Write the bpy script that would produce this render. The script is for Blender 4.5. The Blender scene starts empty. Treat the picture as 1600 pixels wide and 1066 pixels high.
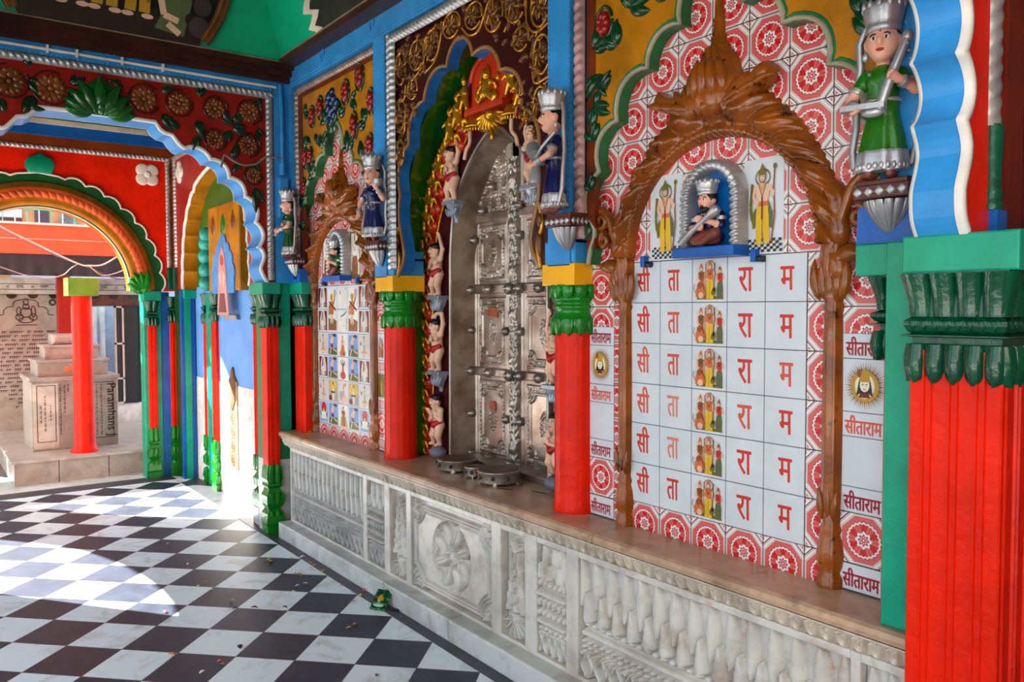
import bpy, math, random
import numpy as np
from mathutils import Vector, Matrix

SC = bpy.context.scene
COL = SC.collection
PI = math.pi
sin, cos, sqrt = math.sin, math.cos, math.sqrt

# ------------------------------------------------------------------ camera, light, exposure
YAW, PITCH, ROLL, FPX = .6388, .0414, -.0025, 1270.53
EYE = Vector((2.1998, -2.1953, 1.5344))
_fw = Vector((-cos(YAW)*cos(PITCH), sin(YAW)*cos(PITCH), -sin(PITCH)))
_rt = _fw.cross(Vector((0, 0, 1))).normalized()
_up = _rt.cross(_fw)
_r2 = _rt*cos(ROLL) + _up*sin(ROLL)
_u2 = -_rt*sin(ROLL) + _up*cos(ROLL)
cam_data = bpy.data.cameras.new('camera')
cam_data.sensor_width = 36
cam_data.lens = 36*FPX/1600
cam_data.clip_start = .05
cam_data.clip_end = 200
cam = bpy.data.objects.new('camera', cam_data)
cam.matrix_world = Matrix(((_r2.x, _u2.x, -_fw.x, EYE.x), (_r2.y, _u2.y, -_fw.y, EYE.y), (_r2.z, _u2.z, -_fw.z, EYE.z), (0, 0, 0, 1)))
COL.objects.link(cam)
SC.camera = cam

SUN_DIR = Vector((.8*cos(math.radians(40)), .6*cos(math.radians(40)), -sin(math.radians(40))))
sun_data = bpy.data.lights.new('sun', 'SUN')
sun_data.energy = 48.0
sun_data.color = (1, .95, .87)
sun_data.angle = math.radians(.6)
sun = bpy.data.objects.new('sun', sun_data)
sun.rotation_euler = SUN_DIR.to_track_quat('-Z', 'Y').to_euler()
sun.location = (-8, -8, 9)
COL.objects.link(sun)

world = bpy.data.worlds.new('sky')
SC.world = world
world.use_nodes = True
_bg = world.node_tree.nodes['Background']
_bg.inputs[0].default_value = (.74, .88, 1.0, 1)
_bg.inputs[1].default_value = 2.6

SC.view_settings.view_transform = 'Standard'
SC.view_settings.look = 'None'
SC.view_settings.gamma = 1
SC.view_settings.use_curve_mapping = False
SC.view_settings.exposure = 0.2
SC.cycles.max_bounces = 8
SC.cycles.diffuse_bounces = 5
SC.cycles.caustics_reflective = False
SC.cycles.caustics_refractive = False
SC.cycles.sample_clamp_indirect = 6

# ------------------------------------------------------------------ plane frames: (u right, v up, w out of the wall)
class Fr:
    def __init__(s, o, U, V, N):
        s.o, s.U, s.V, s.N = Vector(o), Vector(U), Vector(V), Vector(N)
    def __call__(s, u, v, w=0.):
        return s.o + s.U*u + s.V*v + s.N*w
    def arr(s, a):
        a = np.asarray(a, float)
        M = np.array([s.U, s.V, s.N])
        return np.array(s.o) + a @ M
RW = Fr((0, 0, 0), (1, 0, 0), (0, 0, 1), (0, -1, 0))            # the long decorated wall, tile plane y = 0
def BW(x):                                                     # a cross wall at x, seen from +x
    return Fr((x, 0, 0), (0, 1, 0), (0, 0, 1), (1, 0, 0))
FL = Fr((0, 0, 0), (1, 0, 0), (0, 1, 0), (0, 0, 1))             # the floor, w up
def NW(x):                                                     # a face that looks towards -x
    return Fr((x, 0, 0), (0, -1, 0), (0, 0, 1), (-1, 0, 0))

def wpix(px, py, y=0.):                                        # where the line of sight of a photo pixel meets the plane y
    d = _fw + _r2*((px-800)/FPX) - _u2*((py-533)/FPX)
    p = EYE + d*((y-EYE.y)/d.y)
    return (p.x, p.z)
def bpix(px, py, x):
    d = _fw + _r2*((px-800)/FPX) - _u2*((py-533)/FPX)
    p = EYE + d*((x-EYE.x)/d.x)
    return (p.y, p.z)
def fpix(px, py, z=0.):
    d = _fw + _r2*((px-800)/FPX) - _u2*((py-533)/FPX)
    p = EYE + d*((z-EYE.z)/d.z)
    return (p.x, p.y)

# ------------------------------------------------------------------ shader helpers
def lin(c):
    return tuple((x/255/12.92 if x/255 <= .04045 else ((x/255+.055)/1.055)**2.4) for x in c[:3]) + (1,)
class S:                                                       # a socket with arithmetic
    def __init__(s, nt, k): s.nt, s.k = nt, k
    def _op(s, op, o=None, rev=False, c=None):
        n = s.nt.nodes.new('ShaderNodeMath'); n.operation = op
        a, b = (o, s) if rev else (s, o)
        for i, x in enumerate((a, b, c)):
            if x is None: continue
            if isinstance(x, S): s.nt.links.new(x.k, n.inputs[i])
            else: n.inputs[i].default_value = x
        return S(s.nt, n.outputs[0])
    def __add__(s, o): return s._op('ADD', o)
    __radd__ = __add__
    def __sub__(s, o): return s._op('SUBTRACT', o)
    def __rsub__(s, o): return s._op('SUBTRACT', o, True)
    def __mul__(s, o): return s._op('MULTIPLY', o)
    __rmul__ = __mul__
    def __truediv__(s, o): return s._op('DIVIDE', o)
    def lt(s, o): return s._op('LESS_THAN', o)
    def gt(s, o): return s._op('GREATER_THAN', o)
    def abs(s): return s._op('ABSOLUTE')
    def sin(s): return s._op('SINE')
    def cos(s): return s._op('COSINE')
    def sqrt(s): return s._op('SQRT')
    def fract(s): return s._op('FRACT')
    def floor(s): return s._op('FLOOR')
    def max(s, o): return s._op('MAXIMUM', o)
    def min(s, o): return s._op('MINIMUM', o)
    def mod2(s): return s._op('FLOORED_MODULO', 2.)
    def atan2(s, o): return s._op('ARCTAN2', o)
def mixc(nt, f, a, b):
    n = nt.nodes.new('ShaderNodeMix'); n.data_type = 'RGBA'
    for k, x in (('Factor', f), ('A', a), ('B', b)):
        sk = [i for i in n.inputs if i.name == k and (i.type == 'RGBA' if k != 'Factor' else i.type == 'VALUE')][0]
        if isinstance(x, S): nt.links.new(x.k, sk)
        else: sk.default_value = x
    return S(nt, [o for o in n.outputs if o.type == 'RGBA'][0])
def noise(nt, co, scale, detail=3, rough=.55, dist=0):
    n = nt.nodes.new('ShaderNodeTexNoise')
    n.inputs['Scale'].default_value = scale; n.inputs['Detail'].default_value = detail
    n.inputs['Roughness'].default_value = rough; n.inputs['Distortion'].default_value = dist
    if co is not None: nt.links.new(co.k, n.inputs['Vector'])
    return S(nt, n.outputs[0])
def rampf(nt, x, a, b):                                         # smooth 0..1 from a to b
    n = nt.nodes.new('ShaderNodeMapRange'); n.interpolation_type = 'SMOOTHSTEP'
    n.inputs[1].default_value = a; n.inputs[2].default_value = b
    nt.links.new(x.k, n.inputs[0]); return S(nt, n.outputs[0])
def start(name):
    m = bpy.data.materials.new(name); m.use_nodes = True
    nt = m.node_tree; bs = nt.nodes['Principled BSDF']
    g = nt.nodes.new('ShaderNodeNewGeometry')
    return m, nt, bs, S(nt, g.outputs['Position'])
def xyz(nt, co):
    n = nt.nodes.new('ShaderNodeSeparateXYZ'); nt.links.new(co.k, n.inputs[0])
    return [S(nt, o) for o in n.outputs]
def setbump(nt, bs, h, strength, dist=.01):
    b = nt.nodes.new('ShaderNodeBump'); b.inputs['Strength'].default_value = strength; b.inputs['Distance'].default_value = dist
    nt.links.new(h.k, b.inputs['Height']); nt.links.new(b.outputs[0], bs.inputs['Normal'])
MATS = {}
def paint(name, rgb, rough=.32, var=.10, bump=.25, scale=55., metal=0., rgb2=None, s2=9., amt=.45, coat=0.):
    """Old enamel paint: brushy bump, slight unevenness, worn patches of a second colour when given."""
    if name in MATS: return MATS[name]
    m, nt, bs, co = start(name)
    c = lin(rgb)
    dk = tuple(x*(1-var*2.2) for x in c[:3]) + (1,)
    lt = tuple(min(1, x*(1+var)) for x in c[:3]) + (1,)
    n1 = noise(nt, co, 7., 4)
    col = mixc(nt, rampf(nt, n1, .3, .7), dk, lt)
    if rgb2:
        n2 = noise(nt, co, s2, 6, .65)
        col = mixc(nt, rampf(nt, n2, amt+.12, amt+.2), col, lin(rgb2))
    nt.links.new(col.k, bs.inputs['Base Color'])
    bs.inputs['Roughness'].default_value = rough
    bs.inputs['Metallic'].default_value = metal
    bs.inputs['Specular IOR Level'].default_value = .32
    bs.inputs['Coat Weight'].default_value = coat
    if bump: setbump(nt, bs, noise(nt, co, scale, 3), bump, .004)
    MATS[name] = m
    return m

# ------------------------------------------------------------------ mesh collector
class MB:
    def __init__(s): s.v, s.f, s.m, s.sm = [], [], [], []
    def add(s, vs, fs, mi=0, smooth=False):
        b = len(s.v)
        s.v += [tuple(p) for p in vs]
        s.f += [tuple(b+i for i in f) for f in fs]
        s.m += [mi]*len(fs); s.sm += [smooth]*len(fs)
        return s
    def box(s, F, u0, u1, v0, v1, w0, w1, mi=0):
        P = [F(u, v, w) for w in (w0, w1) for (u, v) in ((u0, v0), (u1, v0), (u1, v1), (u0, v1))]
        return s.add(P, [(3, 2, 1, 0), (4, 5, 6, 7), (0, 1, 5, 4), (1, 2, 6, 5), (2, 3, 7, 6), (3, 0, 4, 7)], mi)
    def bbox(s, F, u0, u1, v0, v1, w0, w1, b=.006, mi=0):          # box with a chamfered front
        b = min(b, abs(u1-u0)*.45, abs(v1-v0)*.45, abs(w1-w0)*.9)
        def ring(i, w): return [F(u0+i, v0+i, w), F(u1-i, v0+i, w), F(u1-i, v1-i, w), F(u0+i, v1-i, w)]
        P = ring(0, w0)+ring(0, w1-b)+ring(b*.35, w1-b*.3)+ring(b, w1)
        fs = [(3, 2, 1, 0), (12, 13, 14, 15)]
        for k in (0, 4, 8):
            for i in range(4): fs.append((k+i, k+(i+1) % 4, k+4+(i+1) % 4, k+4+i))
        return s.add(P, fs, mi)
    def prism(s, F, out, w0, w1, mi=0, back=True, front=True, sides=True, smooth=False):
        a = sum(p[0]*q[1]-q[0]*p[1] for p, q in zip(out, out[1:]+out[:1]))
        if a < 0: out = out[::-1]
        n = len(out)
        P = [F(u, v, w0) for u, v in out]+[F(u, v, w1) for u, v in out]
        fs = []
        if front: fs.append(tuple(range(n, 2*n)))
        if back: fs.append(tuple(range(n-1, -1, -1)))
        s.add(P, fs, mi)
        if sides:
            s.add(P, [(i, (i+1) % n, n+(i+1) % n, n+i) for i in range(n)], mi, smooth)
        return s
    def pillow(s, F, out, w0, h, inset=.3, mi=0, steps=3):         # a raised, rounded blob on an outline
        a = sum(p[0]*q[1]-q[0]*p[1] for p, q in zip(out, out[1:]+out[:1]))
        if a < 0: out = out[::-1]
        n = len(out)
        cu = sum(p[0] for p in out)/n; cv = sum(p[1] for p in out)/n
        P = [F(u, v, w0) for u, v in out]
        for k in range(1, steps+1):
            t = k/steps; sc = 1-inset*(1-cos(t*PI/2)); 
            P += [F(cu+(u-cu)*sc, cv+(v-cv)*sc, w0+h*sin(t*PI/2)) for u, v in out]
        fs = [(k*n+i, k*n+(i+1) % n, (k+1)*n+(i+1) % n, (k+1)*n+i) for k in range(steps) for i in range(n)]
        s.add(P, fs+[tuple(range(steps*n, steps*n+n))], mi, True)
        return s
    def strip(s, F, path, w0, w1, mi=0, smooth=False, flip=False):
        n = len(path)
        P = [F(u, v, w0) for u, v in path]+[F(u, v, w1) for u, v in path]
        fs = [(i, i+1, n+i+1, n+i) for i in range(n-1)]
        if flip: fs = [f[::-1] for f in fs]
        return s.add(P, fs, mi, smooth)
    def loft(s, rings, mi=0, smooth=True, closed=True, caps=True):   # rings: lists of world points
        n = len(rings[0]); P = [p for r in rings for p in r]
        fs = [(k*n+i, k*n+(i+1) % n, (k+1)*n+(i+1) % n, (k+1)*n+i) for k in range(len(rings)-1) for i in range(n if closed else n-1)]
        s.add(P, fs, mi, smooth)
        if caps and closed:
            s.add(rings[0], [tuple(range(n-1, -1, -1))], mi); s.add(rings[-1], [tuple(range(n))], mi)
        return s
    def tube(s, pts, r, n=8, mi=0, caps=True, closed=False):          # pts: world points
        pts = [Vector(p) for p in pts]; m = len(pts)
        rs = r if isinstance(r, (list, tuple)) else [r]*m
        rings = []; up = None
        for i, p in enumerate(pts):
            a, b = (pts[(i-1) % m], pts[(i+1) % m]) if closed else (pts[max(i-1, 0)], pts[min(i+1, m-1)])
            t = (b-a); t = t.normalized() if t.length > 1e-9 else Vector((0, 0, 1))
            if up is None: up = Vector((0, 0, 1)) if abs(t.z) < .9 else Vector((1, 0, 0))
            x = t.cross(up); x = x.normalized() if x.length > 1e-6 else t.orthogonal().normalized()
            y = x.cross(t).normalized(); up = y
            rings.append([p+x*(rs[i]*cos(2*PI*k/n))+y*(rs[i]*sin(2*PI*k/n)) for k in range(n)])
        if closed: rings.append(rings[0]); caps = False
        return s.loft(rings, mi, True, True, caps)
    def lathe(s, F, cu, cw, prof, n=20, mi=0, sq=1., a0=0., a1=2*PI, flute=0, fa=0., smooth=True, square=0.):
        """Profile (r, v) turned about the vertical at (cu, cw); square>0 blends the ring towards a square section."""
        full = abs(a1-a0-2*PI) < 1e-6; k = n if full else n+1
        rings = []
        for r, v in prof:
            ring = []
            for i in range(k):
                a = a0+(a1-a0)*i/n
                ra = r*(1+fa*(abs(cos(flute*a/2))-.6) if flute else 1)
                c, d = cos(a), sin(a)
                if square:
                    q = 1/max(abs(c), abs(d)); ra *= (1-square)+square*q
                ring.append(F(cu+ra*c, v, cw+ra*d*sq))
            rings.append(ring)
        return s.loft(rings, mi, smooth, full, full)
    def ell(s, F, c, r, n=12, mi=0, m=None):
        m = m or max(5, n//2+1)
        rings = []
        for j in range(m+1):
            ph = -PI/2+PI*j/m
            ph = max(-PI/2+.02, min(PI/2-.02, ph))
            rings.append([F(c[0]+r[0]*cos(ph)*cos(2*PI*i/n), c[1]+r[1]*sin(ph), c[2]-r[2]*cos(ph)*sin(2*PI*i/n)) for i in range(n)])
        return s.loft(rings, mi)
    def field(s, F, u0, u1, v0, v1, nu, nv, fn, mi=0, mask=None, skirt=None):
        U, V = np.meshgrid(np.linspace(u0, u1, nu+1), np.linspace(v0, v1, nv+1))
        Wd = fn(U, V)
        if skirt is not None:
            Wd[0, :] = skirt; Wd[-1, :] = skirt; Wd[:, 0] = skirt; Wd[:, -1] = skirt
        P = F.arr(np.stack([U.ravel(), V.ravel(), Wd.ravel()], 1))
        k = nu+1
        fs = [(j*k+i, j*k+i+1, (j+1)*k+i+1, (j+1)*k+i) for j in range(nv) for i in range(nu) if mask is None or mask[j, i]]
        return s.add(P.tolist(), fs, mi, True)
    def build(s, name, mats, parent=None, label=None):
        me = bpy.data.meshes.new(name)
        off = np.zeros(3)
        if parent is not None:
            p = parent
            while p is not None: off += np.array(p.location); p = p.parent
        vs = np.array(s.v)-off if len(s.v) else np.zeros((0, 3))
        me.from_pydata(vs.tolist(), [], s.f)
        for m in (mats if isinstance(mats, (list, tuple)) else [mats]): me.materials.append(m)
        me.polygons.foreach_set('material_index', s.m)
        me.polygons.foreach_set('use_smooth', s.sm)
        me.update()
        o = bpy.data.objects.new(name, me)
        COL.objects.link(o)
        if parent is not None: o.parent = parent
        if label: o['label'] = label
        return o

def tag(o, label=None, cat=None, group=None, kind=None):
    if label: o['label'] = label
    if cat: o['category'] = cat
    if group: o['group'] = group
    if kind: o['kind'] = kind
    return o
def thing(name, label, cat, loc=(0, 0, 0), group=None):
    o = bpy.data.objects.new(name, None); o.empty_display_size = .05
    o.location = loc
    COL.objects.link(o)
    return tag(o, label, cat, group)
def structs(name, F, boxes, mats):                                # plain wall pieces, each an object
    for b in boxes: struct(name, MB().box(F, *b), mats)
def struct(name, mb, mats):
    o = mb.build(name, mats); o['kind'] = 'structure'
    return o
def dup(root, loc, label, group=None):
    r = root.copy(); COL.objects.link(r); r.location = loc; r['label'] = label
    if group: r['group'] = group
    for ch in root.children:
        c = ch.copy(); COL.objects.link(c); c.parent = r
        for g in ch.children:
            d = g.copy(); COL.objects.link(d); d.parent = c
    return r

# ------------------------------------------------------------------ lettering
_GLY = {}
def glyphs(txt, bold):
    k = (txt, bold)
    if k not in _GLY:
        c = bpy.data.curves.new('lettering', 'FONT'); c.body = txt; c.size = 1; c.offset = bold; c.align_x = 'CENTER'
        c.resolution_u = 4
        o = bpy.data.objects.new('lettering', c); COL.objects.link(o)
        dg = bpy.context.evaluated_depsgraph_get()
        me = bpy.data.meshes.new_from_object(o.evaluated_get(dg))
        v = np.array([p.co for p in me.vertices]) if len(me.vertices) else np.zeros((0, 3))
        f = [tuple(p.vertices) for p in me.polygons]
        bpy.data.objects.remove(o); bpy.data.curves.remove(c); bpy.data.meshes.remove(me)
        _GLY[k] = (v, f)
    return _GLY[k]
def text(mb, F, txt, u, v, w, height=None, width=None, bold=.0, mi=0, rot=0., shear=0.):
    if bold:                                                     # thicker strokes: the same glyphs laid a little beside each other
        for k, (du, dv) in enumerate(((-1, 0), (1, 0), (0, -.7), (0, .7))): text(mb, F, txt, u+du*bold*(height or .05)*.9, v+dv*bold*(height or .05)*.9, w+.00004*(k+1), height, width, 0, mi, rot, shear)
        bold = 0
    """Lettering with its ink box centred at (u, v), scaled to the given ink height / width."""
    P, f = glyphs(txt, bold)
    if not len(P): return mb
    lo, hi = P.min(0), P.max(0)
    c = (lo+hi)/2; d = hi-lo
    sy = height/d[1] if height else width/d[0]
    sx = width/d[0] if width else sy
    q = (P-c)[:, :2]*np.array([sx, sy])
    q[:, 0] += q[:, 1]*shear
    cr, sr = cos(rot), sin(rot)
    q = np.stack([q[:, 0]*cr-q[:, 1]*sr, q[:, 0]*sr+q[:, 1]*cr], 1)
    a = np.concatenate([q+np.array([u, v]), np.full((len(q), 1), w)], 1)
    return mb.add(F.arr(a).tolist(), f, mi)

# ------------------------------------------------------------------ curves in a plane
def arc(cu, cv, r, a0, a1, n, ry=None):
    ry = ry or r
    return [(cu+r*cos(math.radians(a0+(a1-a0)*i/n)), cv+ry*sin(math.radians(a0+(a1-a0)*i/n))) for i in range(n+1)]
def lobe(p, q, bulge, n=8):
    """Curved line from p to q that bows to the left of p->q by bulge times the chord (superellipse-like)."""
    (a, b), (c, d) = p, q
    dx, dy = c-a, d-b
    out = []
    for i in range(n+1):
        t = i/n; s = sin(PI*t)**.75*bulge if 0 < t < 1 else 0
        out.append((a+dx*t-dy*s, b+dy*t+dx*s))
    return out
def scallop(cusps, bulge, n=8):
    out = []
    for i in range(len(cusps)-1):
        b = bulge[i] if isinstance(bulge, (list, tuple)) else bulge
        out += lobe(cusps[i], cusps[i+1], b, n)[(0 if i == 0 else 1):]
    return out
def mirror(path, c):                                           # path left half bottom->apex; adds the right half
    return path+[(2*c-u, v) for u, v in reversed(path[:-1] if abs(path[-1][0]-c) < 1e-6 else path)]
def smooth_path(pts, n=6):                                      # Catmull-Rom
    out = []
    P = [pts[0]]+list(pts)+[pts[-1]]
    for i in range(1, len(P)-2):
        p0, p1, p2, p3 = [np.array(x, float) for x in P[i-1:i+3]]
        for k in range(n):
            t = k/n
            out.append(tuple(.5*((2*p1)+(-p0+p2)*t+(2*p0-5*p1+4*p2-p3)*t*t+(-p0+3*p1-3*p2+p3)*t**3)))
    out.append(tuple(pts[-1]))
    return out
def normals2(path):
    P = np.array(path, float); d = np.gradient(P, axis=0); L = np.linalg.norm(d, axis=1)[:, None]+1e-9
    d /= L
    return P, np.stack([-d[:, 1], d[:, 0]], 1)                  # left-hand normals
def offset(path, t):
    P, N = normals2(path); Q = P+N*t
    return [tuple(x) for x in Q]
def sweep(mb, F, path, prof, mi=0, smooth=True):
    """Sweep profile [(t, w)] (t to the left of the path) along a plane path."""
    P, N = normals2(path)
    rows = [[F(*(P[i]+N[i]*t), w) for t, w in prof] for i in range(len(P))]
    k = len(prof)
    return mb.add([p for r in rows for p in r], [(i*k+j, (i+1)*k+j, (i+1)*k+j+1, i*k+j+1) for i in range(len(P)-1) for j in range(k-1)], mi, smooth)
def rope(mb, F, p, q, width=.035, h=.016, w=0., pitch=.03, mi=0):
    """Twisted rope moulding between two plane points: a half-round bar crossed by slanting strands."""
    p, q = np.array(p, float), np.array(q, float)
    L = np.linalg.norm(q-p); d = (q-p)/L; nrm = np.array([-d[1], d[0]])
    ns = max(6, int(L/pitch*6)); nt_ = 7
    rows = []
    for i in range(ns+1):
        s_ = L*i/ns; r = []
        for j in range(nt_+1):
            t = -1+2*j/nt_
            x = sqrt(max(0, 1-t*t))
            hh = h*x*(.80+.20*cos(2*PI*(s_/pitch+t*.45)))
            c = p+d*s_+nrm*(t*width/2)
            r.append(F(c[0], c[1], w+hh))
        rows.append(r)
    k = nt_+1
    return mb.add([x for r in rows for x in r], [(i*k+j, (i+1)*k+j, (i+1)*k+j+1, i*k+j+1) for i in range(ns) for j in range(nt_)], mi, True)
def leaf_out(p, ang, L, Wd, curl=0., n=9):
    """Leaf outline from base p at angle ang (radians)."""
    l, r = [], []
    for i in range(n+1):
        t = i/n
        a = ang+curl*t
        wv = Wd*.5*sin(PI*min(1, t**.8))**.8 if 0 < t < 1 else 0
        c = (p[0]+L*t*cos(ang+curl*t*.5), p[1]+L*t*sin(ang+curl*t*.5))
        l.append((c[0]-wv*sin(a), c[1]+wv*cos(a))); r.append((c[0]+wv*sin(a), c[1]-wv*cos(a)))
    return l+r[-2:0:-1]
def leaf(mb, F, p, ang, L, Wd, h=.008, w=0., curl=0., mi=0):
    return mb.pillow(F, leaf_out(p, ang, L, Wd, curl)[::-1], w, h, .75, mi)
def flower(mb, F, c, R, n=8, h=.012, w=0., mi=0, a0=0., aspect=1., mc=None, core=.3):
    for k in range(n):
        a = a0+2*PI*k/n
        o = [(c[0]+(u-c[0])*aspect, v) for u, v in leaf_out((c[0]+R*.16*cos(a), c[1]+R*.16*sin(a)), a, R*.86, R*2.2*PI/n*.9/1.6, 0, 7)]
        mb.pillow(F, o[::-1], w, h, .7, mi)
    mb.ell(F, (c[0], c[1], w), (R*core*aspect, R*core, h*1.5), 10, mi if mc is None else mc)
    return mb
def curve_tube(mb, F, pts, r, w=0., n=6, mi=0, k=5):              # round rod lying on a plane along a smoothed 2D path
    path = smooth_path(pts, k)
    return mb.tube([F(u, v, w) for u, v in path], r, n, mi)
def spiral(c, r, a0, turns, n=16, r1=.1):
    return [(c[0]+(r*(1-i/n)+r*r1*i/n)*cos(a0+turns*2*PI*i/n), c[1]+(r*(1-i/n)+r*r1*i/n)*sin(a0+turns*2*PI*i/n)) for i in range(n+1)]
# ------------------------------------------------------------------ modelled figures: one continuous skin grown from joints
def _cap(P, a, b, ra, rb):
    a, b = np.array(a, float), np.array(b, float)
    d = b-a; L2 = max(d@d, 1e-12)
    t = np.clip(((P-a)@d)/L2, 0, 1)
    return np.linalg.norm(P-a-t[:, None]*d, axis=1)-(ra+(rb-ra)*t)
def _ell(P, c, r):
    q = (P-np.array(c, float))/np.array(r, float)
    k0 = np.linalg.norm(q, axis=1); k1 = np.linalg.norm(q/np.array(r, float), axis=1)
    return k0*(k0-1)/np.maximum(k1, 1e-9)
def _cone(P, v0, v1, prof, c0, c1, pleat, npl, sq):
    """Draped cloth: elliptic section whose radius follows prof over v0..v1, centre runs c0 -> c1, with pleats."""
    t = np.clip((P[:, 1]-v0)/(v1-v0), 0, 1)
    xs = np.linspace(0, 1, len(prof)); r = np.interp(t, xs, prof)
    cu = c0[0]+(c1[0]-c0[0])*t; cw = c0[1]+(c1[1]-c0[1])*t
    u = P[:, 0]-cu; w = (P[:, 2]-cw)/sq
    a = np.arctan2(w, u)
    r = r*(1+pleat*np.cos(npl*a)*(1-t*.7))
    d = (np.sqrt(u*u+w*w)-r)*.8
    return np.maximum(d, np.maximum(v0-P[:, 1], P[:, 1]-v1))
def _dist(P, p):
    k = p[0]
    if k == 'c': return _cap(P, *p[2:6])
    if k == 'e': return _ell(P, *p[2:4])
    if k == 'd': return _cone(P, *p[2:])
def skin_mesh(prims, res, k=.012, wmin=None):
    """Grow one surface round all joints (naive surface nets); returns verts, quads, material per quad."""
    lo = np.full(3, 1e9); hi = -lo
    for p in prims:
        if p[0] == 'c':
            for q, r in ((p[2], p[4]), (p[3], p[5])): lo = np.minimum(lo, np.array(q)-r); hi = np.maximum(hi, np.array(q)+r)
        elif p[0] == 'e': lo = np.minimum(lo, np.array(p[2])-p[3]); hi = np.maximum(hi, np.array(p[2])+p[3])
        else:
            r = max(p[4])*1.2
            for c, v in ((p[5], p[2]), (p[6], p[3])):
                lo = np.minimum(lo, [c[0]-r, v, c[1]-r]); hi = np.maximum(hi, [c[0]+r, v, c[1]+r])
    lo -= 3*res; hi += 3*res
    if wmin is not None: lo[2] = wmin-2*res
    n = np.ceil((hi-lo)/res).astype(int)+1
    X = np.stack(np.meshgrid(*[lo[i]+res*np.arange(n[i]) for i in range(3)], indexing='ij'), -1)
    D = np.full(len(X.reshape(-1, 3)), 9.)
    P = X.reshape(-1, 3)
    for p in prims:
        d = _dist(P, p)
        h = np.clip(.5+.5*(D-d)/k, 0, 1)
        D = D*(1-h)+d*h-k*h*(1-h)
    if wmin is not None: D = np.maximum(D, wmin-P[:, 2])
    D = D.reshape(n)
    s = D < 0
    cnt = np.zeros(n-1); acc = np.zeros(tuple(n-1)+(3,))
    for ax in range(3):
        sl0 = [slice(None)]*3; sl1 = [slice(None)]*3
        sl0[ax] = slice(0, -1); sl1[ax] = slice(1, None)
        a, b = D[tuple(sl0)], D[tuple(sl1)]
        cr = (s[tuple(sl0)] != s[tuple(sl1)])
        t = np.where(cr, a/np.where(np.abs(a-b) < 1e-12, 1, a-b), 0)
        pos = X[tuple(sl0)].copy(); pos[..., ax] += t*res
        o = [i for i in range(3) if i != ax]
        for da in (0, 1):
            for db in (0, 1):
                e = [slice(None)]*3
                e[o[0]] = slice(da, da+n[o[0]]-1); e[o[1]] = slice(db, db+n[o[1]]-1)
                c = cr[tuple(e)]
                cnt += c; acc += np.where(c[..., None], pos[tuple(e)], 0)
    act = cnt > 0
    idx = -np.ones(n-1, int); idx[act] = np.arange(act.sum())
    V = acc[act]/cnt[act][:, None]
    Fq = []
    for ax in range(3):
        o = [(ax+1) % 3, (ax+2) % 3]
        sl0 = [slice(1, -1)]*3; sl1 = [slice(1, -1)]*3
        sl0[ax] = slice(0, -1); sl1[ax] = slice(1, None)
        a, b = s[tuple(sl0)], s[tuple(sl1)]
        for flip, m in ((False, a & ~b), (True, ~a & b)):
            I = np.argwhere(m)
            if not len(I): continue
            base = I.copy()
            for q in o: base[:, q] += 1
            def at(d0, d1):
                j = base.copy(); j[:, o[0]] -= d0; j[:, o[1]] -= d1
                return idx[j[:, 0], j[:, 1], j[:, 2]]
            q = np.stack([at(1, 1), at(0, 1), at(0, 0), at(1, 0)], 1)
            Fq.append(q[:, ::-1] if flip else q)
    Fq = np.concatenate(Fq)
    C = V[Fq].mean(1)
    dd = np.stack([_dist(C, p)-p[1][1] for p in prims], 1)
    mat = np.array([p[1][0] for p in prims])[dd.argmin(1)]
    return V, Fq, mat
def skin(mb, F, prims, res=.006, k=.012, origin=(0, 0, 0), scale=1., wmin=None, flipu=False):
    """prims: ('c', (material, priority), a, b, ra, rb) limb; ('e', (m, pr), centre, radii); ('d', (m, pr), v0, v1, profile, c0, c1, pleat, n, squash)"""
    V, Q, M = skin_mesh(prims, res, k, wmin)
    V = V*scale
    if flipu: V = V*np.array([-1, 1, 1]); Q = Q[:, ::-1]
    P = F.arr(V+np.array(origin))
    b = len(mb.v)
    mb.v += [tuple(x) for x in P.tolist()]
    mb.f += [tuple(int(b+i) for i in q) for q in Q]
    mb.m += [int(x) for x in M]; mb.sm += [True]*len(Q)
    return mb
# ------------------------------------------------------------------ paints
RED = paint('red_enamel', (222, 32, 6), .34, .08, .95, 30)
RED.node_tree.nodes['Principled BSDF'].inputs['Specular IOR Level'].default_value = .16
DRED = paint('dark_red_paint', (150, 24, 12), .34, .12, .35, 40)
TEAL = paint('sea_green_enamel', (8, 146, 112), .3, .08, .4, 45)
DGREEN = paint('bottle_green_enamel', (4, 74, 50), .2, .14, .8, 40, coat=.2)
GREEN = paint('leaf_green_enamel', (14, 120, 22), .25, .12, .4, 45, coat=.2)
BLUE = paint('sky_blue_enamel', (52, 140, 205), .3, .08, .35, 45)
DBLUE = paint('royal_blue_enamel', (20, 88, 170), .3, .08, .4, 45)
WHITEP = paint('white_paint', (222, 214, 208), .4, .06, .2, 50)
SILVER = paint('silver_paint', (176, 174, 176), .36, .12, .3, 70, metal=.55)
OCHRE = paint('ochre_paint', (176, 112, 14), .3, .14, .5, 30, rgb2=(120, 66, 12), amt=.5)
MAROON = paint('maroon_paint', (52, 10, 14), .3, .12, .3, 40)
BROWNW = paint('brown_varnish', (140, 72, 14), .24, .2, .5, 50, rgb2=(62, 24, 6), s2=17, amt=.47, coat=.25)
GOLD = paint('gold_paint', (214, 150, 36), .24, .14, .2, 60, metal=.7)
DKBROWN = paint('dark_cornice_paint', (58, 26, 20), .4, .2, .5, 40)
YELLOW = paint('yellow_enamel', (238, 172, 14), .3, .05, .35, 45)

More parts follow.
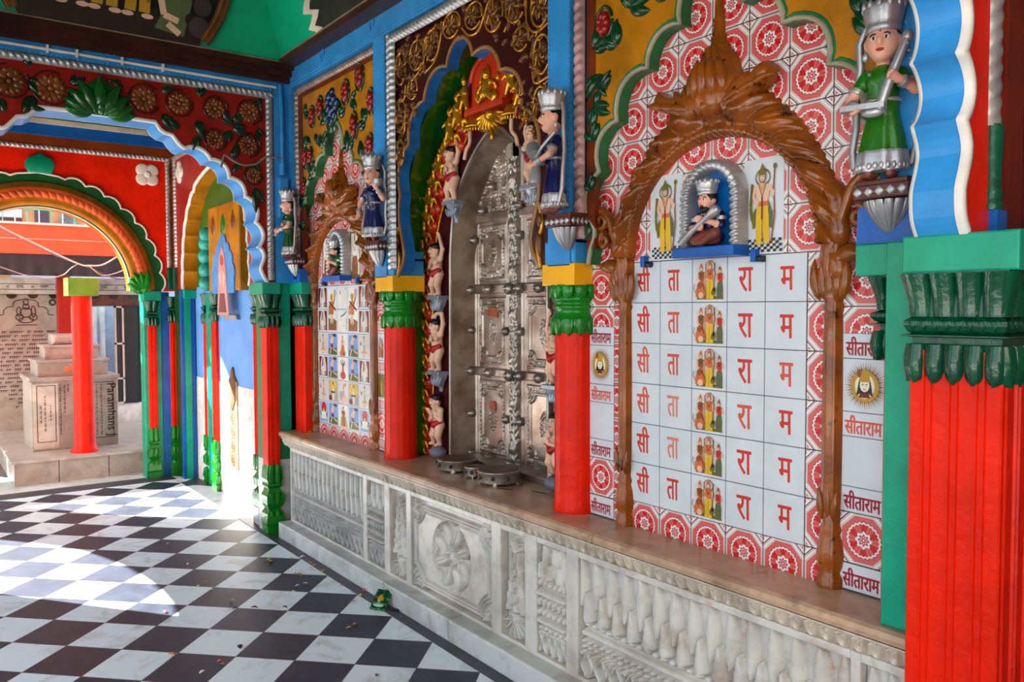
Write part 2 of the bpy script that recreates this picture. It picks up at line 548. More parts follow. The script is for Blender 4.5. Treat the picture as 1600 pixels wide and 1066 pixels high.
def marble(name, base=(206, 200, 192), stain=(150, 122, 96), orange=False, grime=True, rough=.35):
    m, nt, bs, co = start(name)
    x, y, z = xyz(nt, co)
    v = noise(nt, co, 3.2, 6, .6, 1.2)
    col = mixc(nt, rampf(nt, v, .42, .62), lin(base), lin(tuple(c*.88 for c in base)))
    if grime:
        g = noise(nt, co, 9., 5, .65)
        col = mixc(nt, rampf(nt, g, .47, .72)*.55, col, lin(stain))
    if orange:
        o = noise(nt, co, 13., 5, .7); x0 = rampf(nt, x, -.1, 1.1)
        col = mixc(nt, rampf(nt, o, .60, .68)*x0*.8, col, lin((205, 96, 48)))
    nt.links.new(col.k, bs.inputs['Base Color'])
    bs.inputs['Roughness'].default_value = rough
    setbump(nt, bs, noise(nt, co, 40., 4), .12, .004)
    return m
MARBLE = marble('carved_marble', orange=True)
MARBLE_SOOT = marble('sooty_carved_marble', (178, 174, 170), (112, 104, 98))
MARBLE_PLINTH = marble('plinth_marble', (196, 198, 196), (140, 128, 112))
MARBLE_TOP = marble('ledge_marble', (186, 152, 124), (98, 58, 40), rough=.28)
SANDSTONE = marble('buff_marble', (168, 158, 152), (128, 110, 100))

# ------------------------------------------------------------------ floor: black and white marble squares laid diagonally
m, nt, bs, co = start('checkered_marble_floor')
x, y, z = xyz(nt, co)
A2 = 2*.19314
fm = ((x+1.7403)+(y+.3032))*(-1/A2)
fn = ((x+1.7403)-(y+.3032))*(1/A2)
chk = (fm.floor()+fn.floor()).mod2()
em = fm.fract(); en = fn.fract()
edge = em.min(1.-em).min(en.min(1.-en)).lt(.008)
tid = noise(nt, co, 1.7, 2)
vein = noise(nt, co, 4.5, 6, .6, 1.5)
wh = mixc(nt, rampf(nt, vein, .5, .7), lin((218, 230, 238)), lin((190, 198, 198)))
bk = mixc(nt, rampf(nt, vein, .3, .7), lin((26, 35, 52)), lin((42, 52, 70)))
col = mixc(nt, chk, bk, wh)
col = mixc(nt, edge, col, lin((70, 72, 76)))
dirt = noise(nt, co, 14., 6, .7)
col = mixc(nt, rampf(nt, dirt, .6, .78)*.35, col, lin((130, 122, 108)))
nt.links.new(col.k, bs.inputs['Base Color'])
bs.inputs['Roughness'].default_value = .46
bs.inputs['Specular IOR Level'].default_value = .5
setbump(nt, bs, noise(nt, co, 20., 3), .05, .003)
FLOORM = m
struct('floor', MB().box(FL, -6.2, 4.6, -2.9, 1.2, -.3, 0), FLOORM)
struct('ground', MB().box(FL, -16, -6.2, -12, 5, -.35, -.02), paint('grey_paving', (120, 116, 114), .7, .2, .6, 12))
struct('ground_court', MB().box(FL, -6.2, 9, -12, -2.9, -.35, -.01), paint('pale_bounce_paving', (214, 210, 200), .7, .1, .4, 12))  # unseen ground, made pale so it bounces light up to the ceiling
SLATE = paint('slate_border', (62, 64, 70), .4, .12, .2, 30)
MB_ = MB()
struct('trim_1', MB().box(FL, -5.25, 1.2, -.3032, .02, 0, .003), SLATE)
struct('trim_2', MB().box(FL, -5.63, -5.42, -3.4, -.3, 0, .003), SLATE)
struct('trim_3', MB().box(FL, -6.2, -5.63, -3.4, -.2, 0, .0045), marble('white_marble_border', (208, 210, 208), (160, 150, 140)))

# ------------------------------------------------------------------ plain shell
PLASTER = paint('cream_plaster', (196, 186, 170), .6, .1, .3, 20)
GREENV = paint('green_vault_paint', (8, 92, 14), .25, .12, .2, 20, coat=.3)
COVE = paint('sea_green_cove', (8, 160, 118), .35, .06, .12, 12)
structs('wall_right', RW, [(-3.35, -1.93, 0, 4.6, -.45, -.004), (-.36, 4.6, 0, 4.6, -.45, -.004), (-1.93, -.36, 3.0, 4.6, -.45, -.004), (-1.93, -.36, 0, .64, -.45, -.31), (-2.1, -.2, .4, 3.05, -.75, -.56)], paint('maroon_wall', (70, 14, 14), .4))

# roof of the bay: steep painted cove, then a flat panel
cv = MB()
c0, c1 = (-3.04, -.18, 3.15), (-2.66, -.62, 4.15)
P = [Vector((c0[0], -2.62, 3.15)), Vector((c0[0], c0[1], 3.15)), Vector((1.3, c0[1], 3.15)), Vector((c1[0], -2.3, 4.15)), Vector((c1[0], c1[1], 4.15)), Vector((.9, c1[1], 4.15)),
     Vector((1.3, -2.62, 3.15)), Vector((.9, -2.3, 4.15))]
cv.add(P, [(0, 1, 4, 3), (1, 2, 5, 4), (2, 6, 7, 5), (6, 0, 3, 7), (3, 4, 5, 7)])
struct('ceiling', cv, COVE)
struct('ceiling_roof', MB().box(FL, -3.45, 4.4, -3.2, .5, 4.2, 4.35), PLASTER)

# cornice of dark moulded wood on both walls
cm = MB()
for (z0, z1, w1) in ((3.134, 3.19, .13), (3.126, 3.18, .165), (3.12, 3.163, .20)):
    cm.box(RW, -3.2, 1.3, z0, z1, .0, w1)
struct('trim_4', cm, DKBROWN)
cm = MB()
for (z0, z1, w1) in ((3.035, 3.075, .045), (3.07, 3.11, .08), (3.105, 3.145, .12)):
    cm.box(BW(-3.15), -2.62, -.1, z0, z1, -.05, w1)
struct('trim_5', cm, DKBROWN)
cm = MB(); cm.box(BW(-3.15), -2.62, -.2, 3.140, 3.147, .0, .127); cm.box(RW, -3.0, 1.3, 3.158, 3.166, .19, .206)
struct('trim_16', cm, paint('tan_cornice_edge', (140, 118, 92), .4, .2, .3, 30))

# ------------------------------------------------------------------ the marble altar ledge
ledge = thing('marble_altar_ledge', 'long carved white marble ledge below the shrine wall, with a lotus rosette panel', 'ledge', (-.95, -.05, 0))
pl = MB()
for a, b in ((-3.05, -1.56), (-1.555, -.93), (-.925, .2), (.205, 1.2)):
    pl.bbox(RW, a, b, 0, .105, -.3, .245, .008)
pl.build('plinth', MARBLE_PLINTH, ledge)
DW = .15                                                         # dado face
dd = MB().box(RW, -3.04, 1.2, .1, .62, -.3, DW-.055)
dd.build('dado', MARBLE, ledge)
# slab
sl = MB()
for a, b in ((-3.15, -2.35), (-2.347, -1.2), (-1.197, .0), (.003, 1.2)):
    pr = [(-.5, .66), (.185, .66), (.198, .667), (.2, .68), (.196, .693), (.184, .7), (-.5, .7)]
    P = [RW(a, v, w) for w, v in pr]+[RW(b, v, w) for w, v in pr]
    n = len(pr)
    sl.add(P, [(i, (i+1) % n, n+(i+1) % n, n+i) for i in range(n)]+[tuple(range(n-1, -1, -1)), tuple(range(n, 2*n))])
sl.build('top_slab', MARBLE_TOP, ledge)
# lip moulding: a row of hanging ova over a scalloped lower edge
def f_lip(U, V):
    p = .048
    t = (U/p) % 1-.5
    v = (V-.585)/(.662-.585)
    w = .155+.036*v
    r = np.sqrt((t*1.15)**2+((v-.62)*.95)**2)
    w = w-.012+.020*np.exp(-((r-.30)/.10)**2)*(v < .84)+.014*np.exp(-(r/.13)**2)
    w = np.where(v > .9, .193, w)
    low = .10+.10*np.abs(np.cos(PI*t*2))
    w = np.where(v < low, .14, w)
    return w
MB().field(RW, -3.12, 1.2, .585, .662, 1730, 26, f_lip).build('lip_moulding', marble('lip_marble', (210, 196, 178), (130, 96, 70), orange=True), ledge)

def petals(U, V, p, v0, v1, h, point_up=True, ph=0., lens=False):
    """Row of pointed leaves between v0 and v1; lens = pointed at both ends with a midrib, else an outlined pointed arch."""
    t = ((U+ph)/p) % 1-.5
    v = np.clip((V-v0)/(v1-v0), 0, 1)
    if not point_up: v = 1-v
    if lens: half = .41*np.sin(PI*np.clip(.03+v*.94, 0, 1))**.62
    else: half = .44*np.clip(1-v**1.7, 0, 1)**.75*np.clip(.6+v*4., 0, 1)
    q = np.clip(np.abs(t)/np.maximum(half, 1e-3), 0, 1)
    ins = (V >= v0) & (V <= v1) & (np.abs(t) < half)
    if lens: w = h*(.30+.70*(1-q**2.2))
    else: w = h*(.35+.65*(1-q**2.6))
    return np.where(ins, w, 0)
def bead(U, V, p, vc, r, h):
    t = ((U/p) % 1-.5)*p
    d2 = (t/(p*.46))**2+((V-vc)/r)**2
    return h*np.sqrt(np.clip(1-d2, 0, 1))
def bar(V, v0, v1, h):
    t = (V-(v0+v1)/2)/((v1-v0)/2)
    return h*np.sqrt(np.clip(1-t*t, 0, 1))
def wave(U, V, p, v0, v1, h, wd=.16):
    """Meander of upright loops."""
    t = (U/p) % 1
    v = np.clip((V-v0)/(v1-v0), 0, 1)
    ins = (V > v0) & (V < v1)
    c = .25+.16*np.sin(2*PI*(v-.25)); c2 = .75-.16*np.sin(2*PI*(v-.25))
    d = np.minimum(np.abs(t-c), np.abs(t-c2))
    top = np.sqrt(((t-.5)/1.)**2+((v-.9)*1.0)**2); bot = np.sqrt((np.minimum(t, 1-t))**2+((v-.1))**2)
    d = np.minimum(d, np.where(v > .86, np.abs(top-.12), 9)); d = np.minimum(d, np.where(v < .14, np.abs(bot-.12), 9))
    return np.where(ins, h*np.exp(-(d/(wd*.62))**2), 0)
def long_panel(p, zs, sc=1.):
    def f(U, V):
        w = np.full_like(U, 0.)
        w = petals(U, V, p, .385, .574, .034, True, 0, True)
        w = np.where((V < .455) & (petals(U, V, p, .334, .455, 1., True, p/2) > 0), petals(U, V, p, .334, .455, .044, True, p/2), w)
        w = np.where(V < .332, 0, w); w = np.maximum(w, bead(U, V, p*.5, .318, .014, .022))
        w = np.maximum(w, bar(V, .268, .298, .028))
        w = np.maximum(w, bead(U, V, p*.42, .25, .010, .027)); w = np.maximum(w, bead(U, V, p*.42, .228, .010, .025))
        w = np.maximum(w, wave(U, V, p*1.0, .122, .212, .042, .12))
        return DW-.046+w
    return f
def carved(name, u0, u1, v0, v1, fn, nu, nv):
    o = MB().field(RW, u0, u1, v0, v1, nu, nv, fn, skirt=DW-.06).build(name, MARBLE, ledge)
    fr = MB(); t = .012
    return o
# the dado is cut back behind each carving, so frame strips stand forward
PAN = [(-3.02, -1.955), (-1.905, -1.70), (-1.64, -1.46), (-1.41, -.695), (-.625, -.455), (-.375, -.19), (-.12, 1.0), (1.03, 1.19)]
fr = MB()
es = [-3.04]+[x for p in PAN for x in p]+[1.2]
for i in range(0, len(es), 2): fr.bbox(RW, es[i], es[i+1], .1, .6, DW-.055, DW+.012, .005)
for a, b in PAN:
    fr.bbox(RW, a, b, .575, .6, DW-.04, DW+.011, .004); fr.bbox(RW, a, b, .1, .118, DW-.04, DW+.011, .004)
fr.build('panel_frame', MARBLE, ledge)
DW += .012
for a, b in ((PAN[0]), (PAN[6])):
    p = .066 if a < -1 else .078
    MB().field(RW, a, b, .118, .575, int((b-a)/.0026), 180, long_panel(p, None), skirt=DW-.06).build('carved_leaf_panel', MARBLE if a > -1 else MARBLE_SOOT, ledge)
def band_panel(u0, u1):
    def f(U, V):
        p = (u1-u0)/3; X = U-u0
        w = petals(X, V, p, .45, .57, .02, True, 0, True); w = np.maximum(w, petals(X, V, p, .43, .50, .026, True, p/2))
        w = np.maximum(w, bead(X, V, p*.5, .415, .017, .034)); w = np.maximum(w, bar(V, .36, .39, .044))
        w = np.maximum(w, petals(X, V, p*.5, .318, .35, .036, False)); w = np.maximum(w, bead(X, V, p*.5, .295, .018, .038)); w = np.maximum(w, bar(V, .248, .272, .042))
        w = np.maximum(w, bead(X, V, p*.5, .228, .014, .028)); w = np.maximum(w, wave(X, V, p*.75, .125, .212, .026, .13))
        return DW-.032+w
    return f
for a, b in (PAN[1], PAN[5], PAN[7]):
    MB().field(RW, a, b, .118, .575, int((b-a)/.003), 150, band_panel(a, b), skirt=DW-.06).build('carved_band_panel', MARBLE if a > -1 else MARBLE_SOOT, ledge)
def foliage_panel(u0, u1):
    uc = (u0+u1)/2; h = (u1-u0)/2
    def f(U, V):
        w = np.zeros_like(U)
        t = (U-uc)/h
        for r in range(9):                                      # overlapping scales narrowing upward
            v0 = .235+r*.026; half = .86-.055*r
            n = 2 if r % 2 else 3
            p = 2*half/n
            x = t+half+(0 if n == 3 else 0)
            tt = (x/p) % 1-.5; v = np.clip((V-v0)/.05, 0, 1)
            hf = .48*np.sqrt(np.clip(1-v**2.4, 0, 1))
            ins = (V >= v0) & (V <= v0+.05) & (np.abs(t) < half) & (np.abs(tt) < hf)
            w = np.where(ins, .014+.022*(1-np.abs(tt)/np.maximum(hf, .01))**.7+.004*(9-r)/9, w)
        for a in np.linspace(-1.25, 1.25, 7):                    # palmette at the foot
            d = np.abs((U-uc)*cos(a)-(V-.205)*sin(a)); s_ = (U-uc)*sin(a)+(V-.205)*cos(a)
            w = np.where((s_ < .01) & (s_ > -.085), np.maximum(w, .034*np.exp(-(d/.007)**2)), w)
        for a in np.linspace(-1.1, 1.1, 5):                      # and at the tip
            d = np.abs((U-uc)*cos(a)-(V-.49)*sin(a)); s_ = (U-uc)*sin(a)+(V-.49)*cos(a)
            w = np.where((s_ > 0) & (s_ < .06-abs(a)*.015), np.maximum(w, .034*np.exp(-(d/.008)**2)), w)
        w = np.maximum(w, .026*np.sqrt(np.clip(1-((U-uc)/.05)**2-((V-.21)/.014)**2, 0, 1)))
        return DW-.042+w
    return f
for a, b in (PAN[2], PAN[4]):
    MB().field(RW, a, b, .118, .575, 66, 170, foliage_panel(a, b), skirt=DW-.06).build('carved_foliage_panel', MARBLE, ledge)
def rosette_panel(u0, u1):
    uc = (u0+u1)/2; vc = .342; hw = (u1-u0)/2; hv = .215
    def f(U, V):
        w = np.full_like(U, .0)
        au, av = np.abs(U-uc), np.abs(V-vc)
        cr = np.sqrt((hw-au)**2+(hv-av)**2)                      # distance from the panel's corner
        edge = np.minimum(np.minimum(hw-au, hv-av), cr-.085)
        w = np.where(edge > .05, .018, 0)
        for e in (.018, .034): w = np.maximum(w, .026*np.exp(-((edge-e)/.005)**2))
        ang = np.arctan2(hv-av, hw-au)
        w = np.where(cr < .085, .008+.016*np.cos(ang*10)*np.sin(cr*90), w)
        x, y = (U-uc), (V-vc)
        r = np.sqrt(x*x+y*y); a = np.arctan2(y, x)
        R = .172
        inside = r < R
        pt = ((a/(2*PI)*8) % 1-.5)
        wd = np.abs(pt)*2*PI/8*r
        hf = .030*np.clip(1-(np.abs(r-.108)/.056)**2.2, 0, 1)**.6
        pw = np.where(wd < hf, .008+.030*np.sqrt(np.clip(1-(wd/np.maximum(hf, 1e-4))**2, 0, 1))-.014*np.exp(-(wd/.004)**2), 0)
        pw = np.maximum(pw, np.where((r > .12), .028*np.exp(-(np.abs(wd-.052+.018*np.sin(r*80))/.007)**2), 0))
        pw = np.maximum(pw, .036*np.sqrt(np.clip(1-(r/.03)**2, 0, 1)))
        pt2 = ((a/(2*PI)*6) % 1-.5)*2*PI/6*.034
        pw = np.maximum(pw, .038*np.sqrt(np.clip(1-((r-.034)/.014)**2-(pt2/.014)**2, 0, 1)))
        w = np.where(inside, pw-.016, w)
        return DW-.034+w
    return f
a, b = PAN[3]
MB().field(RW, a, b, .118, .575, 230, 150, rosette_panel(a, b), skirt=DW-.06).build('rosette_panel', MARBLE, ledge)
# the carved return end of the ledge
en = MB()
en.bbox(Fr((-3.03, 0, 0), (0, 1, 0), (0, 0, 1), (-1, 0, 0)), -.15, .3, .1, .66, -.02, .008)
en.build('end_panel', MARBLE, ledge)
# ------------------------------------------------------------------ square piers with carved capitals
def swap(F): return Fr(F.o, F.U, F.N, F.V)                       # plane (u, w), extruded along v
def fluted(mb, F, u0, u1, w0, w1, v0, v1, n=3, d=.006, mi=0):
    """Three-sided shaft whose front carries narrow raised reeds."""
    W = u1-u0
    pts = [(u0, w0), (u0, w1-.004), (u0+.004, w1)]
    for i in range(n):
        c = u0+W*(i+.75)/(n+.5)
        for s in (-1, 1):
            q = c+s*W*.04
            pts += [(q-.004, w1), (q-.0015, w1+d), (q+.0015, w1+d), (q+.004, w1)]
    pts += [(u1-.004, w1), (u1, w1-.004), (u1, w0)]
    return mb.prism(swap(F), pts, v0, v1, mi)
def moulded(mb, F, u0, u1, w0, w1, prof, mi=0):
    """prof: (v, e): rectangle rings grown by e on the three free sides."""
    rings = [[F(u0-e, v, w0), F(u0-e, v, w1+e), F(u1+e, v, w1+e), F(u1+e, v, w0)] for v, e in prof]
    return mb.loft(rings, mi, False, False)
def cap_leaves(mb, F, u0, u1, w0, w1, v0, v1, e0, e1, n, tip_down=False, mi=0, h=.012):
    for (p, q, fr, ww) in ((u0, u1, F, w1), ):
        W = q-p
        for i in range(n):
            c = p+W*(i+.5)/n; wd = W/n*(.98 if tip_down else 1.02)
            out = []
            for k in range(13):
                t = k/12
                a = -wd/2+wd*t
                rise = (1-abs(2*t-1)**(2.6 if tip_down else 7.))
                out.append((c+a, (v1-(v1-v0)*rise) if tip_down else (v0+(v1-v0)*rise)))
            base = v1 if tip_down else v0
            mb.pillow(fr, out, ww+min(e0, e1)*.5, h, .13 if tip_down else .08, mi, 3)
            mb.pillow(fr, [(c-wd*.04, v0+(v1-v0)*.1), (c+wd*.04, v0+(v1-v0)*.1), (c+wd*.05, v0+(v1-v0)*.85), (c-wd*.05, v0+(v1-v0)*.85)], ww+h*.8, .005, .3, mi, 2)
def petal_row(mb, fr, a, b, ww, v0, v1, prof, n, bulge, flare=.0, drip=0., edge=.985):
    """Row of n lotus petals hugging a curved profile prof(t): sides bow outward, grooves between, pointed feet if drip."""
    mid = (a+b)/2; W = (b-a)/n; nv, nu = 12, 8
    for i in range(n):
        c = a+W*(i+.5); rows = []
        for j in range(nv+1):
            t = j/nv
            hw = W*.5*edge*(1 if not drip else min(1, (1-(1-min(1, t/drip))**2.2)**.5+.02))
            cc = c+(c-mid)*flare*t*t
            hw *= 1+flare*t*t
            rows.append([fr(cc+hw*x, v0+(v1-v0)*t, ww+prof(t)+bulge*(1-abs(x)**2.4)+bulge*.35*math.exp(-(x/.16)**2)-(.006 if abs(x) > .99 else 0)) for x in np.linspace(-1, 1, nu+1)])
        k = nu+1
        mb.add([p for r in rows for p in r], [(j*k+q, j*k+q+1, (j+1)*k+q+1, (j+1)*k+q) for j in range(nv) for q in range(nu)], 0, True)
def capital(mb, F, u0, u1, w0, w1, z0, z1, n=4, e=.014):
    H = z1-z0
    z = lambda t: z0+H*t
    up = lambda t: e*(-.25+1.6*t**1.6)
    dn = lambda t: e*(.75-.9*abs(t-.55)**1.5*2)
    moulded(mb, F, u0, u1, w0, w1, [(z(.08), -.001), (z(.34), -.002), (z(.36), -.004), (z(.41), -.004), (z(.425), e*1.3), (z(.435), e*1.3), (z(.45), -.002), (z(.47), e*.4), (z(.52), e*.9), (z(.56), e*.9), (z(.585), e*.2), (z(.60), -.003), (z(.98), -.003), (z(.985), e*1.2), (z(1), e*1.2)])
    faces = [(F, u0, u1, w1)]
    for sgn, us in ((1, u1), (-1, u0)):
        fr = Fr(F(us, 0, 0), F.N*(-sgn), F.V, F.U*sgn)
        faces.append((fr,)+((-w1, -w0) if sgn > 0 else (w0, w1))+(0,))
    for fr, a, b, ww in faces:
        k = n if fr is F else max(1, int(abs(b-a)/((u1-u0)/n)+.5))
        x = .006
        petal_row(mb, fr, a-x, b+x, ww, z(.60), z(.985), up, k, .011, .10)
        petal_row(mb, fr, a-x, b+x, ww, z(0), z(.35), dn, k+1, .011, .0, .42)
        for i in range(k*2):
            c = a+(b-a)*(i+.5)/(k*2); q = (b-a)/(k*4)
            mb.pillow(fr, [(c-q, z(.565)), (c, z(.475)), (c+q, z(.565))], ww+e*.75, .006, .4, 0, 2)
def pier_base(mb, F, u0, u1, w0, w1, z1):
    z = lambda t: z1*t
    moulded(mb, F, u0, u1, w0, w1, [(0, .012), (z(.12), .012), (z(.16), .02), (z(.3), .012), (z(.36), -.008), (z(.4), .006), (z(.44), .014), (z(.56), .016), (z(.62), .0), (z(.66), -.006), (z(.7), .01), (z(.74), .002), (z(.8), .012), (z(.94), .006), (z(1), .0)])
    n = max(2, int((u1-u0)/.05))
    cap_leaves(mb, F, u0, u1, 0, w1, z(.74), z(1.02), .004, .004, n, False, h=.012)
    cap_leaves(mb, F, u0, u1, 0, w1, z(.42), z(.6), .004, .004, n, True, h=.014)
    cap_leaves(mb, F, u0, u1, 0, w1, z(.14), z(.34), .004, .004, n, False, h=.012)
def pilaster(parent, F, u0, u1, w0, w1, zb, zc0, zc1, n=3, capmat=None, base=True, top=None, nl=3):
    if base: pb = MB(); pier_base(pb, F, u0, u1, w0, w1, zb); pb.build('base', GREEN, parent)
    fluted(MB(), F, u0, u1, w0, w1, zb-.0, zc0+.05, n).build('shaft', RED, parent)
    cb = MB(); capital(cb, F, u0, u1, w0, w1, zc0, zc1, nl); cb.build('capital', capmat or DGREEN, parent)
    if top: MB().bbox(F, u0-.02, u1+.02, zc1, top, w0, w1+.02, .004).build('abacus', TEAL, parent)

# ------------------------------------------------------------------ cross wall beyond the ledge (x = -3.15) with its cusped arch
def arch_w1():
    R = []
    R += smooth_path([(-.262, 1.70), (-.292, 1.755), (-.306, 1.80), (-.288, 1.85), (-.282, 1.885), (-.300, 1.925), (-.326, 1.935)], 3)
    cu = [(-.326, 1.935), (-.338, 2.101), (-.403, 2.262), (-.506, 2.372), (-.618, 2.478), (-.772, 2.53)]
    R += scallop(cu, [-.28, -.27, -.27, -.27, -.24], 14)[1:]
    R += [(-.80, 2.545), (-.826, 2.575), (-.85, 2.606), (-.89, 2.612), (-.92, 2.632), (-.945, 2.672), (-1.10, 2.675), (-1.26, 2.675)]
    return R
def full_arch(right, c): return right+[(2*c-u, v) for u, v in reversed(right[:-1])]
AW1 = full_arch(arch_w1(), -1.26)
def arch_wall(name, F, arch, u0, u1, z0, z1, depth, face, soffit, label, edge=WHITEP, back=None):
    t = thing(name, label, 'arch wall', F((u0+u1)/2, 0, -depth/2))
    out = [(u1, z0), (u1, z1), (u0, z1), (u0, z0)]+[(u, v) for u, v in reversed(arch)]
    MB().prism(F, out, -depth, 0).build('spandrel', face, t)
    off = offset(arch, -.001)
    MB().strip(F, [(u, v) for u, v in offset(arch, .0015)], -depth-.002, .002, 0).build('cusped_soffit', soffit, t)
    e = MB(); sweep(e, F, arch, [(.004, -.012), (.004, .006), (-.006, .009), (-.016, .007), (-.018, .0)])
    if back: sweep(e, F, arch, [(.003, -depth+.003), (.003, -depth-.006), (-.016, -depth-.006), (-.018, -depth)])
    e.build('edge_line', edge, t)
    return t
F1 = BW(-3.15)
w1 = arch_wall('arch_wall', F1, AW1, -2.62, -.10, 1.70, 3.13, .22, DRED, BLUE, 'dark red arch wall beyond the marble ledge, copper flowers around a blue cusped arch', back=True)
FLW = paint('copper_flower_paint', (122, 62, 20), .22, .15, .2, 60, coat=.5)
DLEAF = paint('dark_leaf_paint', (16, 44, 22), .22, .15, .2, 60, coat=.5)
VINE = paint('dark_vine_paint', (58, 18, 10), .25, .12, .2, 60, coat=.4)
rnd = random.Random(4)
fl1 = [(-1.708, 2.802, .085), (-1.506, 2.794, .085), (-1.006, 2.807, .08), (-.802, 2.81, .072), (-.582, 2.808, .068), (-.362, 2.816, .072), (-.586, 2.61, .062), (-.372, 2.60, .068), (-.342, 2.407, .055), (-1.95, 2.78, .08), (-2.2, 2.8, .08)]
for i, (u, v, R) in enumerate(fl1):
    m_ = MB()
    a0 = rnd.uniform(0, 6)
    flower(m_, F1, (u, v), R, 7, .014, .0, 0, a0, core=.22)
    for k in range(7):
        a = a0+PI/7+k*2*PI/7
        m_.ell(F1, (u+R*.72*cos(a), v+R*.72*sin(a), .008), (R*.2, R*.2, .012), 8)
    m_.build('flower', FLW, w1)
vn = MB()
for u, v, R in fl1:
    a0 = rnd.uniform(0, 6)
    vn.tube([F1(*q, .006) for q in arc(u, v, R*1.12, math.degrees(a0), math.degrees(a0)+300, 20)], .006, 6)
vn.build('vine', VINE, w1)
lv = MB()
for (u, v, a, L, W) in ((-1.40, 2.83, .5, .10, .045), (-1.12, 2.86, 2.6, .10, .04), (-.905, 2.73, -1.1, .12, .05), (-.90, 2.86, .6, .09, .04), (-.70, 2.72, -1.2, .13, .055), (-.69, 2.87, .7, .09, .04), (-.80, 2.66, 2.6, .1, .05), (-.69, 2.62, -2.2, .1, .045),
                        (-.47, 2.72, -.8, .13, .06), (-.47, 2.72, 2.3, .12, .05), (-.48, 2.68, -2.4, .12, .05), (-.46, 2.74, .8, .1, .05), (-.47, 2.50, 1.2, .12, .05), (-.31, 2.72, -1.4, .12, .04), (-.33, 2.50, -1.7, .11, .045), (-.335, 2.33, -1.5, .17, .06), (-.42, 2.48, -2.6, .09, .04),
                        (-1.60, 2.74, -1.9, .12, .06), (-1.60, 2.9, 1.9, .09, .04), (-1.62, 2.83, -.9, .11, .05), (-1.74, 2.7, -2.2, .12, .06), (-1.62, 2.68, -.4, .09, .04), (-.29, 2.92, -2.0, .1, .04)):
    leaf(lv, F1, (u, v), a, L, W, .014, 0, rnd.uniform(-.7, .7))
    leaf(lv, F1, (u, v), a+.6, L*.7, W*.7, .012, 0, rnd.uniform(-.7, .7))
lv.build('leaf_relief', DLEAF, w1)
# the big green acanthus above the arch's crown
ac = MB()
for k, a in enumerate(np.linspace(-1.25, 1.25, 9)):
    L = .245-.07*abs(a)
    leaf(ac, F1, (-1.25+.05*sin(a), 2.672), PI/2-a, L, .085, .02+.008*(4-abs(k-4)), .0, -.35*np.sign(a))
leaf(ac, F1, (-1.25, 2.672), PI/2, .12, .06, .05)
o_ = [(-1.425, 2.672), (-1.40, 2.72), (-1.385, 2.78), (-1.33, 2.84), (-1.25, 2.90), (-1.17, 2.84), (-1.12, 2.78), (-1.10, 2.72), (-1.08, 2.672)]
ac.pillow(F1, o_, 0, .014, .1)
ac.build('acanthus_crest', paint('green_crest_paint', (18, 84, 26), .2, .2, .2, 60, coat=.4, rgb2=(120, 140, 100), s2=16, amt=.58), w1)
rp = MB()
rope(rp, F1, (-2.6, 2.947), (-.205, 2.947), .05, .025, 0, .035)
rope(rp, F1, (-.23, 2.955), (-.23, 1.72), .05, .025, 0, .035)
rp.build('rope_moulding', SILVER, w1)
bb = MB()
bb.box(F1, -2.62, -.10, 2.972, 3.06, -.1, .012)
bb.box(F1, -.203, -.10, 1.70, 3.0, -.1, .010)
for i in range(90): bb.ell(F1, (-2.58+i*.0266, 2.980, .012), (.007, .006, .006), 6)
struct('trim_6', bb, BLUE)
# plain bits of the cross wall: below the arch's outer side and over it
structs('wall_back', F1, [(-2.61, -2.18, 0, 1.7, -.22, -.001), (-3.4, -2.62, 0, 4.2, -.22, 0), (-2.62, -.1, 3.13, 4.2, -.22, -.03)], DRED)

# corner pier of that wall, green-footed, at the ledge's far end
pa = thing('corner_pier', 'red pier with bright green foot beside the far end of the marble ledge', 'pier', (-3.27, -.19, 0))
pilaster(pa, F1, -.272, -.185, -.10, .0, .47, 1.40, 1.625, 2, nl=2)
NY = Fr((0, -.272, 0), (1, 0, 0), (0, 0, 1), (0, -1, 0))
MB().box(RW, -3.37, -3.165, .5, 1.63, .10, .262).build('side_panel', paint('mid_green_paint', (34, 112, 62), .3), pa)
MB().box(RW, -3.37, -3.165, 0, .5, .10, .262).build('side_foot', MARBLE_PLINTH, pa)
MB().bbox(F1, -.30, -.175, 1.625, 1.705, -.2, .015, .005).build('abacus', TEAL, pa)
MB().box(F1, -.185, -.10, .69, 1.705, -.2, -.012).build('corner_strip', TEAL, pa)
# pilaster at the left end of the shrine wall, standing on the ledge
pb = thing('pilaster', 'short red pilaster with dark green capital on the far end of the ledge', 'pilaster', (-3.03, -.05, .7))
fluted(MB(), RW, -3.125, -2.955, 0, .085, .7, 1.46, 2).build('shaft', RED, pb)
cb = MB(); capital(cb, RW, -3.125, -2.955, 0, .085, 1.41, 1.625, 3); cb.build('capital', DGREEN, pb)
MB().bbox(RW, -3.145, -2.94, 1.625, 1.705, 0, .11, .004).build('abacus', TEAL, pb)

